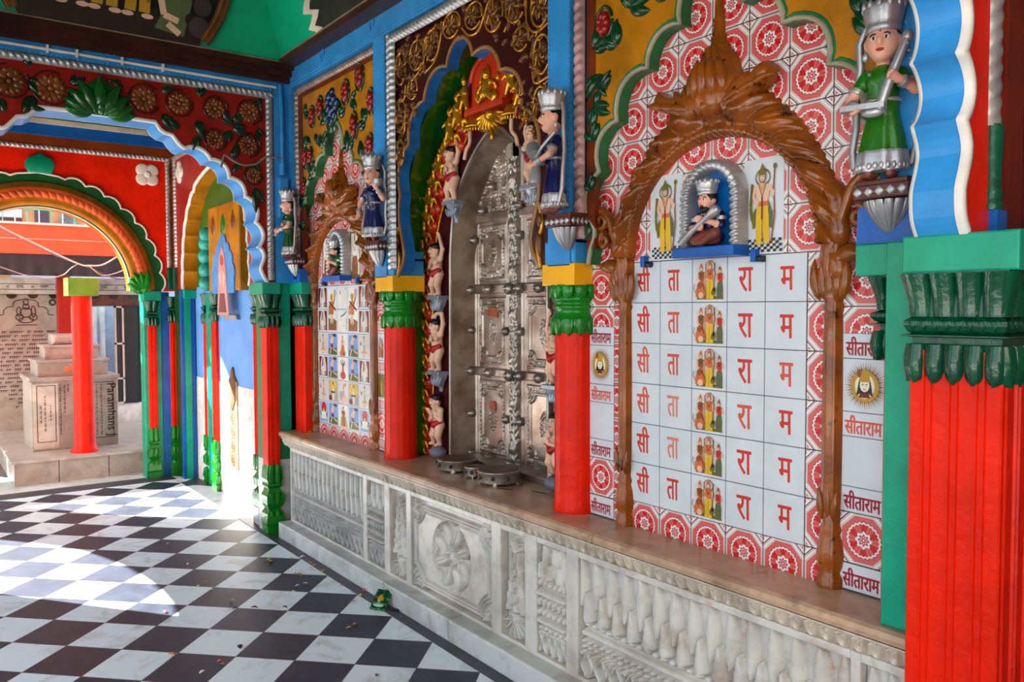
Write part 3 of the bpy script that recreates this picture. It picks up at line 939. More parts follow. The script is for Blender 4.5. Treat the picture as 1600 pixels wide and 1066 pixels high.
# ------------------------------------------------------------------ second bay: wall x = -5.6 with round gold arch
F2 = BW(-5.6)
C2 = (-1.30, 1.69)
inner = arc(*C2, .69, 0, 180, 48)
R2 = .95
cu = [(C2[0]+R2*cos(math.radians(a)), C2[1]+R2*sin(math.radians(a))) for a in np.linspace(0, 78, 9)]
sc = scallop(cu, [-.24]*8, 7)+[(-1.15, 2.64), (-1.3, 2.66)]
sc_full = full_arch(sc, C2[0])
w2 = arch_wall('arch_wall', F2, inner, -2.7, -.22, 1.69, 2.9, .14, RED, OCHRE, 'bright red far arch wall with a round gold and orange arch and white flower')
w2['label'] = 'bright red far wall around a round orange and gold arch, white flower on it'
bandg = MB()
bandg.prism(F2, sc_full+list(reversed(offset(inner, -.0))), 0, .012)
bandg.build('scalloped_band', paint('green_band_paint', (22, 84, 40), .3), w2)
e = MB(); sweep(e, F2, sc_full, [(.006, 0), (.006, .018), (-.010, .018), (-.010, 0)]); e.build('edge_line', WHITEP, w2)
ob = MB(); sweep(ob, F2, inner, [(-.01, .0), (-.01, .022), (-.05, .03), (-.075, .02), (-.085, .034), (-.16, .045), (-.165, .028), (-.20, .026), (-.205, 0)], 0)
ob.build('gold_ring', OCHRE, w2)
orr = MB()
for i in range(44):                                             # turned orange leaves on the ring
    a = math.radians(3+i*174/43)
    p = (C2[0]+.775*cos(a), C2[1]+.775*sin(a))
    leaf(orr, F2, (C2[0]+.77*cos(a), C2[1]+.77*sin(a)), a+.9, .10, .06, .026, .032, .3)
sweep(orr, F2, arc(*C2, .812, 0, 180, 48), [(.042, .04), (.03, .05), (-.03, .05), (-.042, .04)])
orr.build('leaf_moulding', paint('orange_paint', (206, 88, 38), .32, .1, .3, 40), w2)
sp = MB()
for s_ in (-1, 1):
    for k in range(5): leaf(sp, F2, (C2[0]+s_*.78, 1.66), PI/2+s_*(-.5+.28*k), .24-.02*k, .08, .035, .035, .6*s_)
sp.build('spring_leaves', GREEN, w2)
lf = MB(); lf.pillow(F2, [(-1.37, 2.655), (-1.385, 2.69), (-1.395, 2.735), (-1.37, 2.78), (-1.32, 2.80), (-1.28, 2.832), (-1.24, 2.80), (-1.19, 2.78), (-1.17, 2.735), (-1.18, 2.69), (-1.20, 2.655)], 0, .03, .12)
lf.build('crest_leaf', TEAL, w2)
wf = MB()
for k in range(4):
    a = PI/4+k*PI/2
    wf.pillow(F2, [(-.448+.055*cos(a)+.058*cos(b), 2.724+.055*sin(a)+.058*sin(b)) for b in np.linspace(0, 2*PI, 14)[:-1]], 0, .018, .35)
wf.ell(F2, (-.448, 2.724, .018), (.03, .03, .012), 12)
wf.build('white_flower', WHITEP, w2)
rp = MB(); rope(rp, F2, (-2.8, 2.875), (-.255, 2.875), .045, .02, 0, .035); rope(rp, F2, (-.275, 2.88), (-.275, 1.9), .045, .02, 0, .035)
rp.build('rope_moulding', SILVER, w2)
MB().bbox(F2, -.30, -.25, 1.70, 1.9, 0, .03).build('rope_foot', DGREEN, w2)
t7 = MB(); t7.box(F2, -2.7, -.22, 2.9, 2.965, -.1, .03); t7.box(F2, -.25, -.19, 1.7, 2.9, -.1, .03); struct('trim_7', t7, paint('brown_trim_paint', (120, 52, 14), .35))
struct('trim_8', MB().box(F2, -2.7, -.22, 2.965, 3.06, -.1, .05), DBLUE)
struct('trim_9', MB().box(F2, -2.7, -.22, 3.06, 3.10, -.1, .07), PLASTER)
structs('wall_far', F2, [(-2.7, -.2, 3.1, 3.6, -.14, .0), (-2.7, -2.02, 0, 1.69, -.14, 0)], COVE)
p2 = thing('corner_pier', 'red and green pier at the far round arch, striped with teal and blue', 'pier', (-5.65, -.36, 0))
MB().bbox(F2, -.505, -.355, 0, 1.66, -.14, .0).build('back_strip', TEAL, p2)
pilaster(p2, F2, -.475, -.40, -.1, .02, .45, 1.37, 1.60, 2, nl=2)
MB().box(F2, -.355, -.283, 0, 1.68, -.14, -.012).build('blue_strip', DBLUE, p2)
MB().bbox(F2, -.51, -.355, 1.60, 1.69, -.14, .035).build('abacus', TEAL, p2)
pilaster(p2, F2, -.283, -.20, -.14, .0, .45, 1.40, 1.64, 2, nl=2)

# right-hand wall of the second bay, y = -.24, with yellow-edged cusped arch and a deep niche
FB = Fr((0, -.24, 0), (1, 0, 0), (0, 0, 1), (0, -1, 0))
cuL = [(-5.34, 1.70), (-5.335, 1.86), (-5.31, 2.02), (-5.27, 2.17), (-5.20, 2.30), (-5.10, 2.42), (-4.96, 2.51)]
aL = scallop(cuL, [.16]*6, 7)+[(-4.93, 2.56), (-4.80, 2.60), (-4.66, 2.63), (-4.5, 2.66)]
aB = list(reversed(full_arch([(u+.04, v) for u, v in aL], -4.44)))
w3 = arch_wall('niche_wall', FB, aB, -5.6, -3.37, 1.70, 2.9, .13, DRED, OCHRE, 'dark red side wall of the far bay with a yellow cusped arch over a niche')
w3['category'] = 'niche wall'
rp = MB(); rope(rp, FB, (-5.50, 2.88), (-5.50, 1.9), .05, .02, 0, .035); rope(rp, FB, (-5.52, 2.875), (-3.4, 2.875), .045, .02, 0, .035)
rp.build('rope_moulding', SILVER, w3)
wf = MB()
for a in (PI/2, -PI/2, 0, PI):
    wf.pillow(FB, [(-5.33+.05*cos(a)+.05*cos(b), 2.73+.05*sin(a)+.05*sin(b)) for b in np.linspace(0, 2*PI, 14)[:-1]], 0, .018, .35)
wf.build('white_flower', WHITEP, w3)
MB().bbox(FB, -5.53, -5.47, 1.70, 1.9, 0, .03).build('rope_foot', DGREEN, w3)
structs('wall_bay', RW, [(-5.6, -3.37, 2.9, 3.6, .0, .24), (-5.75, -3.37, 0, 3.6, -.3, .085), (-3.41, -3.37, 0, 1.7, -.1, .235), (-5.6, -5.385, 0, 1.7, -.12, .235), (-3.45, -3.37, 1.7, 2.9, -.12, .11), (-5.6, -5.40, 1.7, 2.9, -.12, .11)], paint('deep_green_wall', (20, 70, 24), .35))
# coloured reveals and the small shrine niche inside
nj = thing('niche_jamb', 'striped teal, blue and red jamb beside the sunlit blue niche wall', 'jamb', (-5.35, -.1, 0))
JX = Fr((-5.36, 0, 0), (0, 1, 0), (0, 0, 1), (1, 0, 0))
for (a, b, h, mt, nm) in ((-.215, -.165, .012, TEAL, 'teal_strip'), (-.165, -.125, 0, DBLUE, 'blue_strip'), ):
    MB().box(JX, a, b, 0, 1.69, -.02, h).build(nm, mt, nj)
NB = Fr((0, -.12, 0), (1, 0, 0), (0, 0, 1), (0, -1, 0))
pilaster(nj, NB, -5.10, -5.03, -.01, .01, .42, 1.40, 1.66, 1, nl=1)
MB().box(JX, -.24, -.10, 0, 1.69, -.06, -.012).build('backing', DBLUE, nj)
MB().bbox(JX, -.225, -.12, 1.62, 1.70, -.02, .035).build('abacus', TEAL, nj)
# niche back: blue above, marble below
nb = thing('painted_niche', 'blue niche wall in the far bay with ochre panel, painted figure and white marble foot', 'niche', (-4.3, -.12, 0))
NB = Fr((0, -.12, 0), (1, 0, 0), (0, 0, 1), (0, -1, 0))
m, nt, bs, co = start('sky_blue_wall'); x, y, z = xyz(nt, co)
nn = noise(nt, co, 5., 5)
nt.links.new(mixc(nt, rampf(nt, nn, .3, .7), lin((84, 138, 204)), lin((100, 152, 214))).k, bs.inputs['Base Color']); bs.inputs['Roughness'].default_value = .45
MB().box(NB, -5.35, -3.5, .92, 1.72, -.03, .0).build('blue_wall', m, nb)
MB().box(NB, -5.35, -3.5, 0, .92, -.03, .004).build('marble_foot', marble('white_foot_marble', (222, 220, 214), (150, 130, 110)), nb)
MB().box(NB, -5.38, -3.5, 1.72, 2.85, -.03, -.005).build('green_back', paint('olive_green_wall', (52, 96, 22), .4), nb)
MB().bbox(NB, -4.70, -3.93, 1.67, 2.35, -.02, .07, .01).build('ochre_panel', OCHRE, nb)
ca = [(-4.578, 1.65), (-4.578, 1.767)]+scallop([(-4.578, 1.767), (-4.54, 1.88), (-4.474, 1.975), (-4.389, 2.041), (-4.304, 2.107)], [.28]*4, 6)
MB().prism(NB, full_arch(ca, -4.304), .07, .08).build('blue_cusped_panel', paint('niche_blue', (72, 138, 205), .4), nb)
lf2 = MB()
leaf(lf2, NB, (-4.304, 2.09), PI/2, .19, .11, .012, .07); lf2.build('painted_leaf', GREEN, nb)
lf3 = MB()
for u in (-4.56, -4.06): leaf(lf3, NB, (u, 2.12), PI/2, .17, .1, .006, .07)
lf3.build('painted_motif', FLW, nb)
fg = MB()                                                       # pale pink worn figure painting
fg.prism(NB, [(-4.44, 1.48), (-4.15, 1.48), (-4.19, 1.67), (-4.21, 1.84), (-4.25, 1.955), (-4.304, 2.03), (-4.36, 1.955), (-4.40, 1.84), (-4.41, 1.67)], .081, .084, 0)
fg.prism(NB, arc(-4.304, 1.91, .042, 0, 350, 14), .084, .086, 1)
for s_ in (-1, 1):
    fg.prism(NB, [(-4.304+s_*.02, 1.84), (-4.304+s_*.08, 1.785), (-4.304+s_*.03, 1.69), (-4.304+s_*.015, 1.71)], .084, .086, 2)
fg.prism(NB, [(-4.36, 1.65), (-4.25, 1.65), (-4.21, 1.50), (-4.40, 1.50)], .084, .086, 3)
fg.prism(NB, [(-4.47, 1.445), (-4.13, 1.445), (-4.15, 1.48), (-4.45, 1.48)], .0, .03, 4)
fg.build('painted_figure', [paint('faded_pink', (206, 138, 134), .5), paint('worn_red', (196, 74, 52), .5), paint('pale_pink', (222, 176, 164), .5), paint('faded_maroon', (120, 62, 60), .5), paint('grey_plinth', (150, 140, 138), .5)], nb)
ts = MB(); ts.box(NB, -4.42, -4.21, .25, .95, 0, .012)
ts.build('tile_column', paint('tan_tiles', (168, 134, 98), .4, .2, .3, 30, rgb2=(96, 62, 36), s2=22, amt=.46), nb)
td = MB()
for k in range(5):
    vv = .315+k*.11
    for r0, r1 in ((.045, .035), (.024, .012)):
        o1 = arc(-4.325, vv, r0, 0, 360, 16); o2 = arc(-4.325, vv, r1, 0, 360, 16)
        td.add([NB(u, v, .0135) for u, v in o1]+[NB(u, v, .0135) for u, v in o2], [(i, i+1, 17+i+1, 17+i) for i in range(16)])
    td.box(NB, -4.415, -4.24, vv+.053, vv+.0575, .012, .0135)
td.build('tile_medallions', paint('tile_brown_ink', (84, 58, 38), .5), nb)
pv = MB()                                                       # broken plaster above the tile column
pv.pillow(NB, [(-4.41, .764), (-4.36, .745), (-4.32, .71), (-4.285, .745), (-4.25, .78), (-4.23, .96), (-4.285, 1.0), (-4.30, 1.05), (-4.32, 1.067), (-4.345, 1.05), (-4.355, 1.0), (-4.41, .96)], 0, .018, .1)
pv.build('bare_patch', paint('bare_brown_plaster', (118, 80, 56), .8, .2, 1., 60), nb)
MB().bbox(NB, -5.0, -4.885, 0, 1.66, 0, .012).build('teal_strip', TEAL, nb)
pilaster(nb, NB, -4.87, -4.81, -.01, .008, .42, 1.40, 1.66, 1, nl=1)
MB().box(NB, -4.80, -4.76, 0, 1.66, 0, .006).build('mosaic_strip', paint('dark_mosaic', (60, 52, 44), .4), nb)
pilaster(nb, NB, -4.745, -4.69, 0, .03, .42, 1.42, 1.66, 2, nl=2)
rj = thing('niche_pilaster', 'red pilaster with green foot just right of the sunlit blue niche wall', 'pilaster', (-3.47, -.2, 0))
MB().bbox(RW, -3.53, -3.412, 0, .13, .05, .25).build('marble_block', MARBLE_PLINTH, rj)
pilaster(rj, Fr((0, 0, .13), (1, 0, 0), (0, 0, 1), (0, -1, 0)), -3.52, -3.42, .06, .235, .36, 1.29, 1.50, 2, nl=2)
MB().bbox(RW, -3.54, -3.41, 1.625, 1.70, .05, .25).build('abacus', TEAL, rj)
tc = MB()                                                       # teal lobes of the inner arch
for k, (u, v, r) in enumerate(((-4.81, 1.74, .07), (-4.81, 1.85, .07), (-4.815, 1.965, .068), (-4.80, 2.07, .066), (-4.775, 2.145, .056))):
    tc.ell(NB, (u, v, .06), (r, .064, .06), 14)
tc.build('teal_lobes', paint('teal_lobe_paint', (40, 150, 140), .3), nb)

# ------------------------------------------------------------------ near arch wall (x = 1.2) over the pier at the ledge's right end
def arch_w0():
    R = smooth_path([(-.262, 1.70), (-.285, 1.74), (-.29, 1.80), (-.272, 1.85), (-.262, 1.90), (-.29, 1.955)], 3)
    return R+scallop([(-.29, 1.955), (-.30, 2.10), (-.345, 2.27), (-.45, 2.39), (-.58, 2.49), (-.74, 2.55)], [-.30, -.29, -.27, -.27, -.24], 16)[1:]+[(-.80, 2.56), (-.85, 2.60), (-.92, 2.63), (-.945, 2.672), (-1.26, 2.675)]
F0 = BW(1.325)
w0 = arch_wall('arch_wall', F0, full_arch(arch_w0(), -1.26), -2.62, -.0, 1.70, 3.2, .11, RED, BLUE, 'near red arch wall above the big red pier, blue cusped soffit with white edges', back=True)
rp = MB(); rope(rp, F0, (-.135, 3.0), (-.135, 1.955), .055, .016, 0, .04); rp.build('rope_moulding', SILVER, w0)
rf = MB(); rf.lathe(F0, -.135, .0, [(.022, 1.76), (.026, 1.775), (.02, 1.78), (.026, 1.80), (.02, 1.81), (.024, 1.95), (.02, 1.96)], 12); rf.build('rope_foot', DGREEN, w0)
MB().box(F0, -.15, -.10, 1.70, 1.76, 0, .02).build('foot_block', DBLUE, w0)
MB().box(F0, -.095, .0, 1.70, 3.2, 0, .012).build('brown_edge', paint('red_brown_paint', (104, 30, 12), .35), w0)
struct('wall_front', MB().box(F0, -2.62, 0, 3.2, 4.2, -.11, 0).box(F0, -3.4, -2.25, 0, 1.7, -.11, 0).box(F0, -3.4, -2.62, 1.7, 4.2, -.11, 0), DRED)
rp_ = thing('big_pier', 'large red fluted pier with bottle green lotus capital at the near end of the ledge', 'pier', (1.3, -.15, 0))
PW = .25
fluted(MB(), RW, 1.195, 1.405, 0, PW, 0, 1.43, 3, .006).build('shaft', RED, rp_)
cb = MB(); capital(cb, RW, 1.195, 1.405, 0, PW, 1.352, 1.615, 4, .012); cb.build('capital', DGREEN, rp_)
MB().bbox(RW, 1.18, 1.44, 1.613, 1.702, 0, PW+.016, .005).build('abacus', TEAL, rp_)
EX = Fr((1.405, 0, 0), (0, 1, 0), (0, 0, 1), (1, 0, 0))
fluted(MB(), EX, -.235, -.0, -.05, .004, 0, 1.42, 3, .006).build('side_reeds', RED, rp_)
jb = thing('teal_jamb', 'sea green jamb between the tiled strip and the big red pier, dark capital beside it', 'jamb', (1.12, -.08, .7))
MB().bbox(RW, 1.085, 1.20, .7, 1.70, 0, .165, .004).build('jamb_strip', TEAL, jb)
fluted(MB(), RW, 1.045, 1.09, 0, .095, .7, 1.44, 1).build('red_shaft', RED, jb)
cb = MB(); capital(cb, RW, 1.03, 1.09, 0, .10, 1.39, 1.615, 2, .016); cb.build('capital', DGREEN, jb)
MB().bbox(RW, .985, 1.2, 1.615, 1.70, 0, .14, .004).build('abacus', TEAL, jb)

# ------------------------------------------------------------------ open side arcade of the pavilion (left of the photo), which lets the sun in
FA = Fr((0, -2.6, 0), (1, 0, 0), (0, 0, 1), (0, -1, 0))
def arcade(u0, u1, a0, a1, zs, zc, ztop):
    c = (a0+a1)/2
    ar = [(a1, 0), (a1, zs)]+[(c+(a1-c)*cos(t), zs+(zc-zs)*sin(t)**.8) for t in np.linspace(0, PI, 25)[1:-1]]+[(a0, zs), (a0, 0)]
    return [(u1, 0), (u1, ztop), (u0, ztop), (u0, 0)]+list(reversed(ar))
aw = MB()
aw.prism(FA, arcade(-5.75, -3.3, -5.42, -3.55, 1.62, 2.22, 3.7), -.1, .12)
aw.prism(FA, arcade(-3.3, 1.4, -2.9, .95, 1.9, 2.9, 4.3), -.1, .12)
struct('wall_left', aw, paint('left_wall_paint', (190, 80, 60), .5))
struct('wall_sun_block', MB().box(FL, -3.3, -3.1, -10, -2.72, -.02, 9.5), paint('pale_sun_block_plaster', (206, 200, 190), .7))  # unseen tall fin, added to keep the sun out of the near bays
struct('wall_light_stop', MB().box(FL, 4.4, 4.6, -3.4, .4, 0, 4.3), PLASTER)  # unseen end wall, added to dim the light on pier and tiles
struct('ceiling_bay', MB().box(FL, -5.75, -3.37, -2.7, .3, 3.6, 3.7), COVE)
# ------------------------------------------------------------------ glazed tiles
def medallion_mat(name, ox, oz, edge=(60, 44, 48)):
    """Printed wall tile: octagon band, twelve red petals, white eight-lobed flower; .15 m cells."""
    m, nt, bs, co = start(name)
    x, y, z = xyz(nt, co)
    p = ((x-ox)*(1/.15)).fract()-.5
    q = ((z-oz)*(1/.15)).fract()-.5
    ap, aq = p.abs(), q.abs()
    oc = ap.max(aq).max((ap+aq)*.7071)
    r = (p*p+q*q).sqrt()
    th = q.atan2(p)
    c8 = (th*8.).cos(); c24 = (th*24.).cos(); c12 = (th*12.).cos(); c6 = (th*6.).cos()
    WH, PK, RD, DR, BK = lin((226, 218, 216)), lin((204, 92, 88)), lin((196, 34, 40)), lin((140, 16, 34)), lin((84, 30, 40))
    col = WH
    d = (ap+aq)
    col = mixc(nt, (d-.80).abs().lt(.016), col, BK)
    col = mixc(nt, (d-.755).abs().lt(.009), col, lin((150, 110, 112)))
    col = mixc(nt, d.gt(.87)*((p*40.).sin()*(q*40.).sin()).gt(.0), col, lin((196, 120, 120)))
    col = mixc(nt, oc.lt(.478), col, lin((150, 110, 112)))
    col = mixc(nt, oc.lt(.468), col, WH)
    col = mixc(nt, oc.lt(.452+.0), col, PK)
    col = mixc(nt, r.lt(.365+.012*c24), col, lin((172, 60, 66)))
    col = mixc(nt, r.lt(.345+.012*c24), col, WH)
    pet = r.lt(.295+.022*c12.abs())
    col = mixc(nt, pet, col, mixc(nt, c6.gt(0.), RD, lin((208, 92, 84))))
    col = mixc(nt, pet*((th*6.+1.5708).cos().abs().lt(.10)), col, DR)
    col = mixc(nt, r.lt(.155+.02*c8), col, WH)
    col = mixc(nt, r.lt(.10+.02*c8), col, DR)
    col = mixc(nt, r.lt(.072+.016*c8), col, lin((220, 160, 160)))
    col = mixc(nt, r.lt(.045), col, RD)
    col = mixc(nt, r.lt(.02), col, WH)
    col = mixc(nt, ap.max(aq).gt(.488), col, lin(edge))
    wear = noise(nt, co, 11., 5, .7)
    col = mixc(nt, rampf(nt, wear, .62, .8)*.4, col, lin((170, 130, 120)))
    nt.links.new(col.k, bs.inputs['Base Color'])
    bs.inputs['Roughness'].default_value = .16
    return m
def glaze(name, rgb, rough=.14):
    return paint(name, rgb, rough, .03, 0, 40, rgb2=tuple(int(c*.86) for c in rgb), s2=14, amt=.6)
TWHITE = glaze('white_glaze', (204, 207, 213))
GROUT = paint('grout', (70, 66, 70), .6, .1, 0)
INK = [paint('red_lettering_%d' % i, c, .3, .04, 0) for i, c in enumerate([(200, 50, 36), (206, 84, 62), (214, 128, 104), (150, 20, 34)])]
PIC = {k: paint('picture_'+k, c, .25, .06, 0) for k, c in dict(
    white=(222, 216, 208), orange=(196, 100, 50), brown=(140, 78, 36), yellow=(214, 170, 30), skin=(218, 176, 150), red=(190, 48, 36), green=(84, 96, 60), dark=(44, 34, 30),
    blue=(110, 150, 208), field=(72, 88, 34), maroon=(112, 34, 26), cream=(232, 222, 196), grey=(168, 156, 150), gold=(186, 140, 40), olive=(108, 96, 26), pale=(206, 196, 190), water=(150, 178, 200)).items()}
PK = list(PIC); PM = [PIC[k] for k in PK]
def pi_(k): return PK.index(k)
class Pic:
    """Small flat painting on a tile: stacked outlines in cell units (0..1 across, 0..1 up)."""
    def __init__(s, F, u, v, sx, sy, w): s.F, s.u, s.v, s.sx, s.sy, s.w, s.mb, s.k = F, u, v, sx, sy, w, MB(), 0
    def poly(s, pts, c):
        s.k += 1
        a = sum(p[0]*q[1]-q[0]*p[1] for p, q in zip(pts, pts[1:]+pts[:1]))
        if a < 0: pts = pts[::-1]
        s.mb.add([s.F(s.u+p[0]*s.sx, s.v+p[1]*s.sy, s.w+.00012*s.k) for p in pts], [tuple(range(len(pts)))], pi_(c))
    def disc(s, c, r, col, ry=None): s.poly([(c[0]+r*cos(t), c[1]+(ry or r)*sin(t)) for t in np.linspace(0, 2*PI, 17)[:-1]], col)
    def ring(s, c, r, t, col, ry=None):
        ry = ry or r
        n = 20; s.k += 1
        o = [(c[0]+r*cos(a), c[1]+ry*sin(a)) for a in np.linspace(0, 2*PI, n+1)]; i = [(c[0]+(r-t)*cos(a), c[1]+(ry-t)*sin(a)) for a in np.linspace(0, 2*PI, n+1)]
        s.mb.add([s.F(s.u+p[0]*s.sx, s.v+p[1]*s.sy, s.w+.00012*s.k) for p in o+i], [(j, j+1, n+1+j+1, n+1+j) for j in range(n)], pi_(col))
    def line(s, pts, t, col):
        for a, b in zip(pts, pts[1:]):
            dx, dy = b[0]-a[0], b[1]-a[1]; L = sqrt(dx*dx+dy*dy)+1e-9
            nx, ny = -dy/L*t/2, dx/L*t/2
            s.poly([(a[0]+nx, a[1]+ny), (b[0]+nx, b[1]+ny), (b[0]-nx, b[1]-ny), (a[0]-nx, a[1]-ny)], col)
    def figure(s, cx, y0, h, robe, top, crown='gold', skin='skin', halo=None, wd=1.):
        k = h*wd
        if halo: s.ring((cx, y0+h*.84), h*.15, h*.018, halo)
        s.poly([(cx-.12*k, y0), (cx+.12*k, y0), (cx+.13*k, y0+.3*h), (cx+.09*k, y0+.52*h), (cx-.09*k, y0+.52*h), (cx-.13*k, y0+.3*h)], robe)
        s.line([(cx-.015*k, y0+.02*h), (cx, y0+.45*h)], .012*h, 'brown')
        s.poly([(cx-.09*k, y0+.5*h), (cx+.09*k, y0+.5*h), (cx+.13*k, y0+.72*h), (cx+.05*k, y0+.77*h), (cx-.05*k, y0+.77*h), (cx-.13*k, y0+.72*h)], top)
        s.line([(cx-.12*k, y0+.70*h), (cx-.17*k, y0+.54*h), (cx-.05*k, y0+.50*h)], .045*h, skin)
        s.line([(cx+.12*k, y0+.70*h), (cx+.17*k, y0+.56*h), (cx+.12*k, y0+.64*h)], .045*h, skin)
        s.line([(cx-.06*k, y0+.74*h), (cx, y0+.6*h), (cx+.06*k, y0+.74*h)], .016*h, 'dark')
        s.disc((cx, y0+.835*h), .062*h, 'dark', .07*h); s.disc((cx, y0+.83*h), .05*h, skin, .06*h)
        s.poly([(cx-.058*h, y0+.865*h), (cx+.058*h, y0+.865*h), (cx+.04*h, y0+.93*h), (cx, y0+h), (cx-.04*h, y0+.93*h)], crown)
        s.line([(cx-.022*h, y0+.835*h), (cx-.01*h, y0+.835*h)], .01*h, 'dark'); s.line([(cx+.01*h, y0+.835*h), (cx+.022*h, y0+.835*h)], .01*h, 'dark')
def pic_trio(F, u, v, s, w):                                     # three standing figures and one kneeling
    p = Pic(F, u, v, s, s, w)
    p.poly([(.10, .04), (.93, .04), (.95, .1), (.9, .3), (.88, .8), (.78, .86), (.55, .99), (.4, .9), (.25, .92), (.1, .8), (.12, .4), (.05, .15)], 'pale')
    p.poly([(.12, .04), (.93, .04), (.9, .12), (.14, .12)], 'olive')
    p.figure(.26, .06, .86, 'orange', 'brown', 'orange', wd=.95); p.figure(.83, .08, .76, 'green', 'red', 'brown', wd=.95); p.figure(.54, .05, .93, 'yellow', 'orange', 'orange', halo='brown')
    p.line([(.42, .9), (.40, .5), (.44, .12)], .02, 'brown'); p.line([(.69, .9), (.70, .6), (.66, .3)], .02, 'dark')
    p.poly([(.12, .1), (.36, .08), (.40, .2), (.34, .36), (.2, .4), (.13, .28)], 'orange'); p.disc((.24, .38), .075, 'brown'); p.disc((.28, .14), .08, 'skin'); p.line([(.12, .2), (.05, .3), (.08, .42)], .02, 'brown')
    p.disc((.66, .2), .07, 'olive'); p.disc((.68, .27), .05, 'dark')
    return p
def pic_archer(F, u, v, sx, sy, w):                              # tall picture of a standing archer on a chequered floor
    p = Pic(F, u, v, sx, sy, w)
    for i in range(12):
        for j in range(5):
            if (i+j) % 2: 
                a = .04+i*.077+.03*(5-j)*.2; p.poly([(a, .02+j*.028), (a+.077, .02+j*.028), (a+.085, .048+j*.028), (a+.008, .048+j*.028)], 'dark')
    k = sx/sy
    def X(x): return .5+(x-.5)/k*.5
    p.ring((.5, .80), .19, .025, 'olive', .095)
    p.line([(.80, .93), (.77, .7), (.80, .4), (.72, .12)], .035, 'brown'); p.disc((.80, .90), .045, 'olive', .03)
    p.line([(.24, .74), (.20, .5), (.24, .36)], .07, 'olive'); p.poly([(.22, .38), (.34, .5), (.36, .3), (.26, .26)], 'olive'); p.poly([(.76, .42), (.66, .55), (.64, .3), (.74, .26)], 'green')
    p.poly([(.34, .10), (.48, .10), (.5, .3), (.55, .10), (.68, .12), (.66, .4), (.62, .54), (.38, .54), (.34, .4)], 'yellow')
    p.line([(.5, .14), (.5, .5)], .02, 'brown')
    p.poly([(.36, .5), (.64, .5), (.66, .56), (.34, .56)], 'orange')
    p.poly([(.38, .55), (.62, .55), (.70, .70), (.58, .74), (.42, .74), (.30, .70)], 'skin')
    p.line([(.31, .7), (.27, .58), (.40, .52)], .06, 'skin'); p.line([(.69, .7), (.76, .6), (.78, .66)], .06, 'skin')
    p.line([(.40, .74), (.5, .6), (.6, .74)], .02, 'brown'); p.line([(.44, .74), (.5, .66), (.56, .74)], .02, 'gold'); p.line([(.5, .6), (.5, .36)], .04, 'maroon')
    p.disc((.5, .80), .09, 'dark', .058); p.disc((.5, .80), .07, 'skin', .048)
    p.poly([(.40, .82), (.60, .82), (.57, .87), (.5, .95), (.43, .87)], 'olive')
    p.line([(.45, .805), (.48, .805)], .007, 'dark'); p.line([(.52, .805), (.55, .805)], .007, 'dark'); p.line([(.47, .775), (.53, .775)], .006, 'red')
    return p
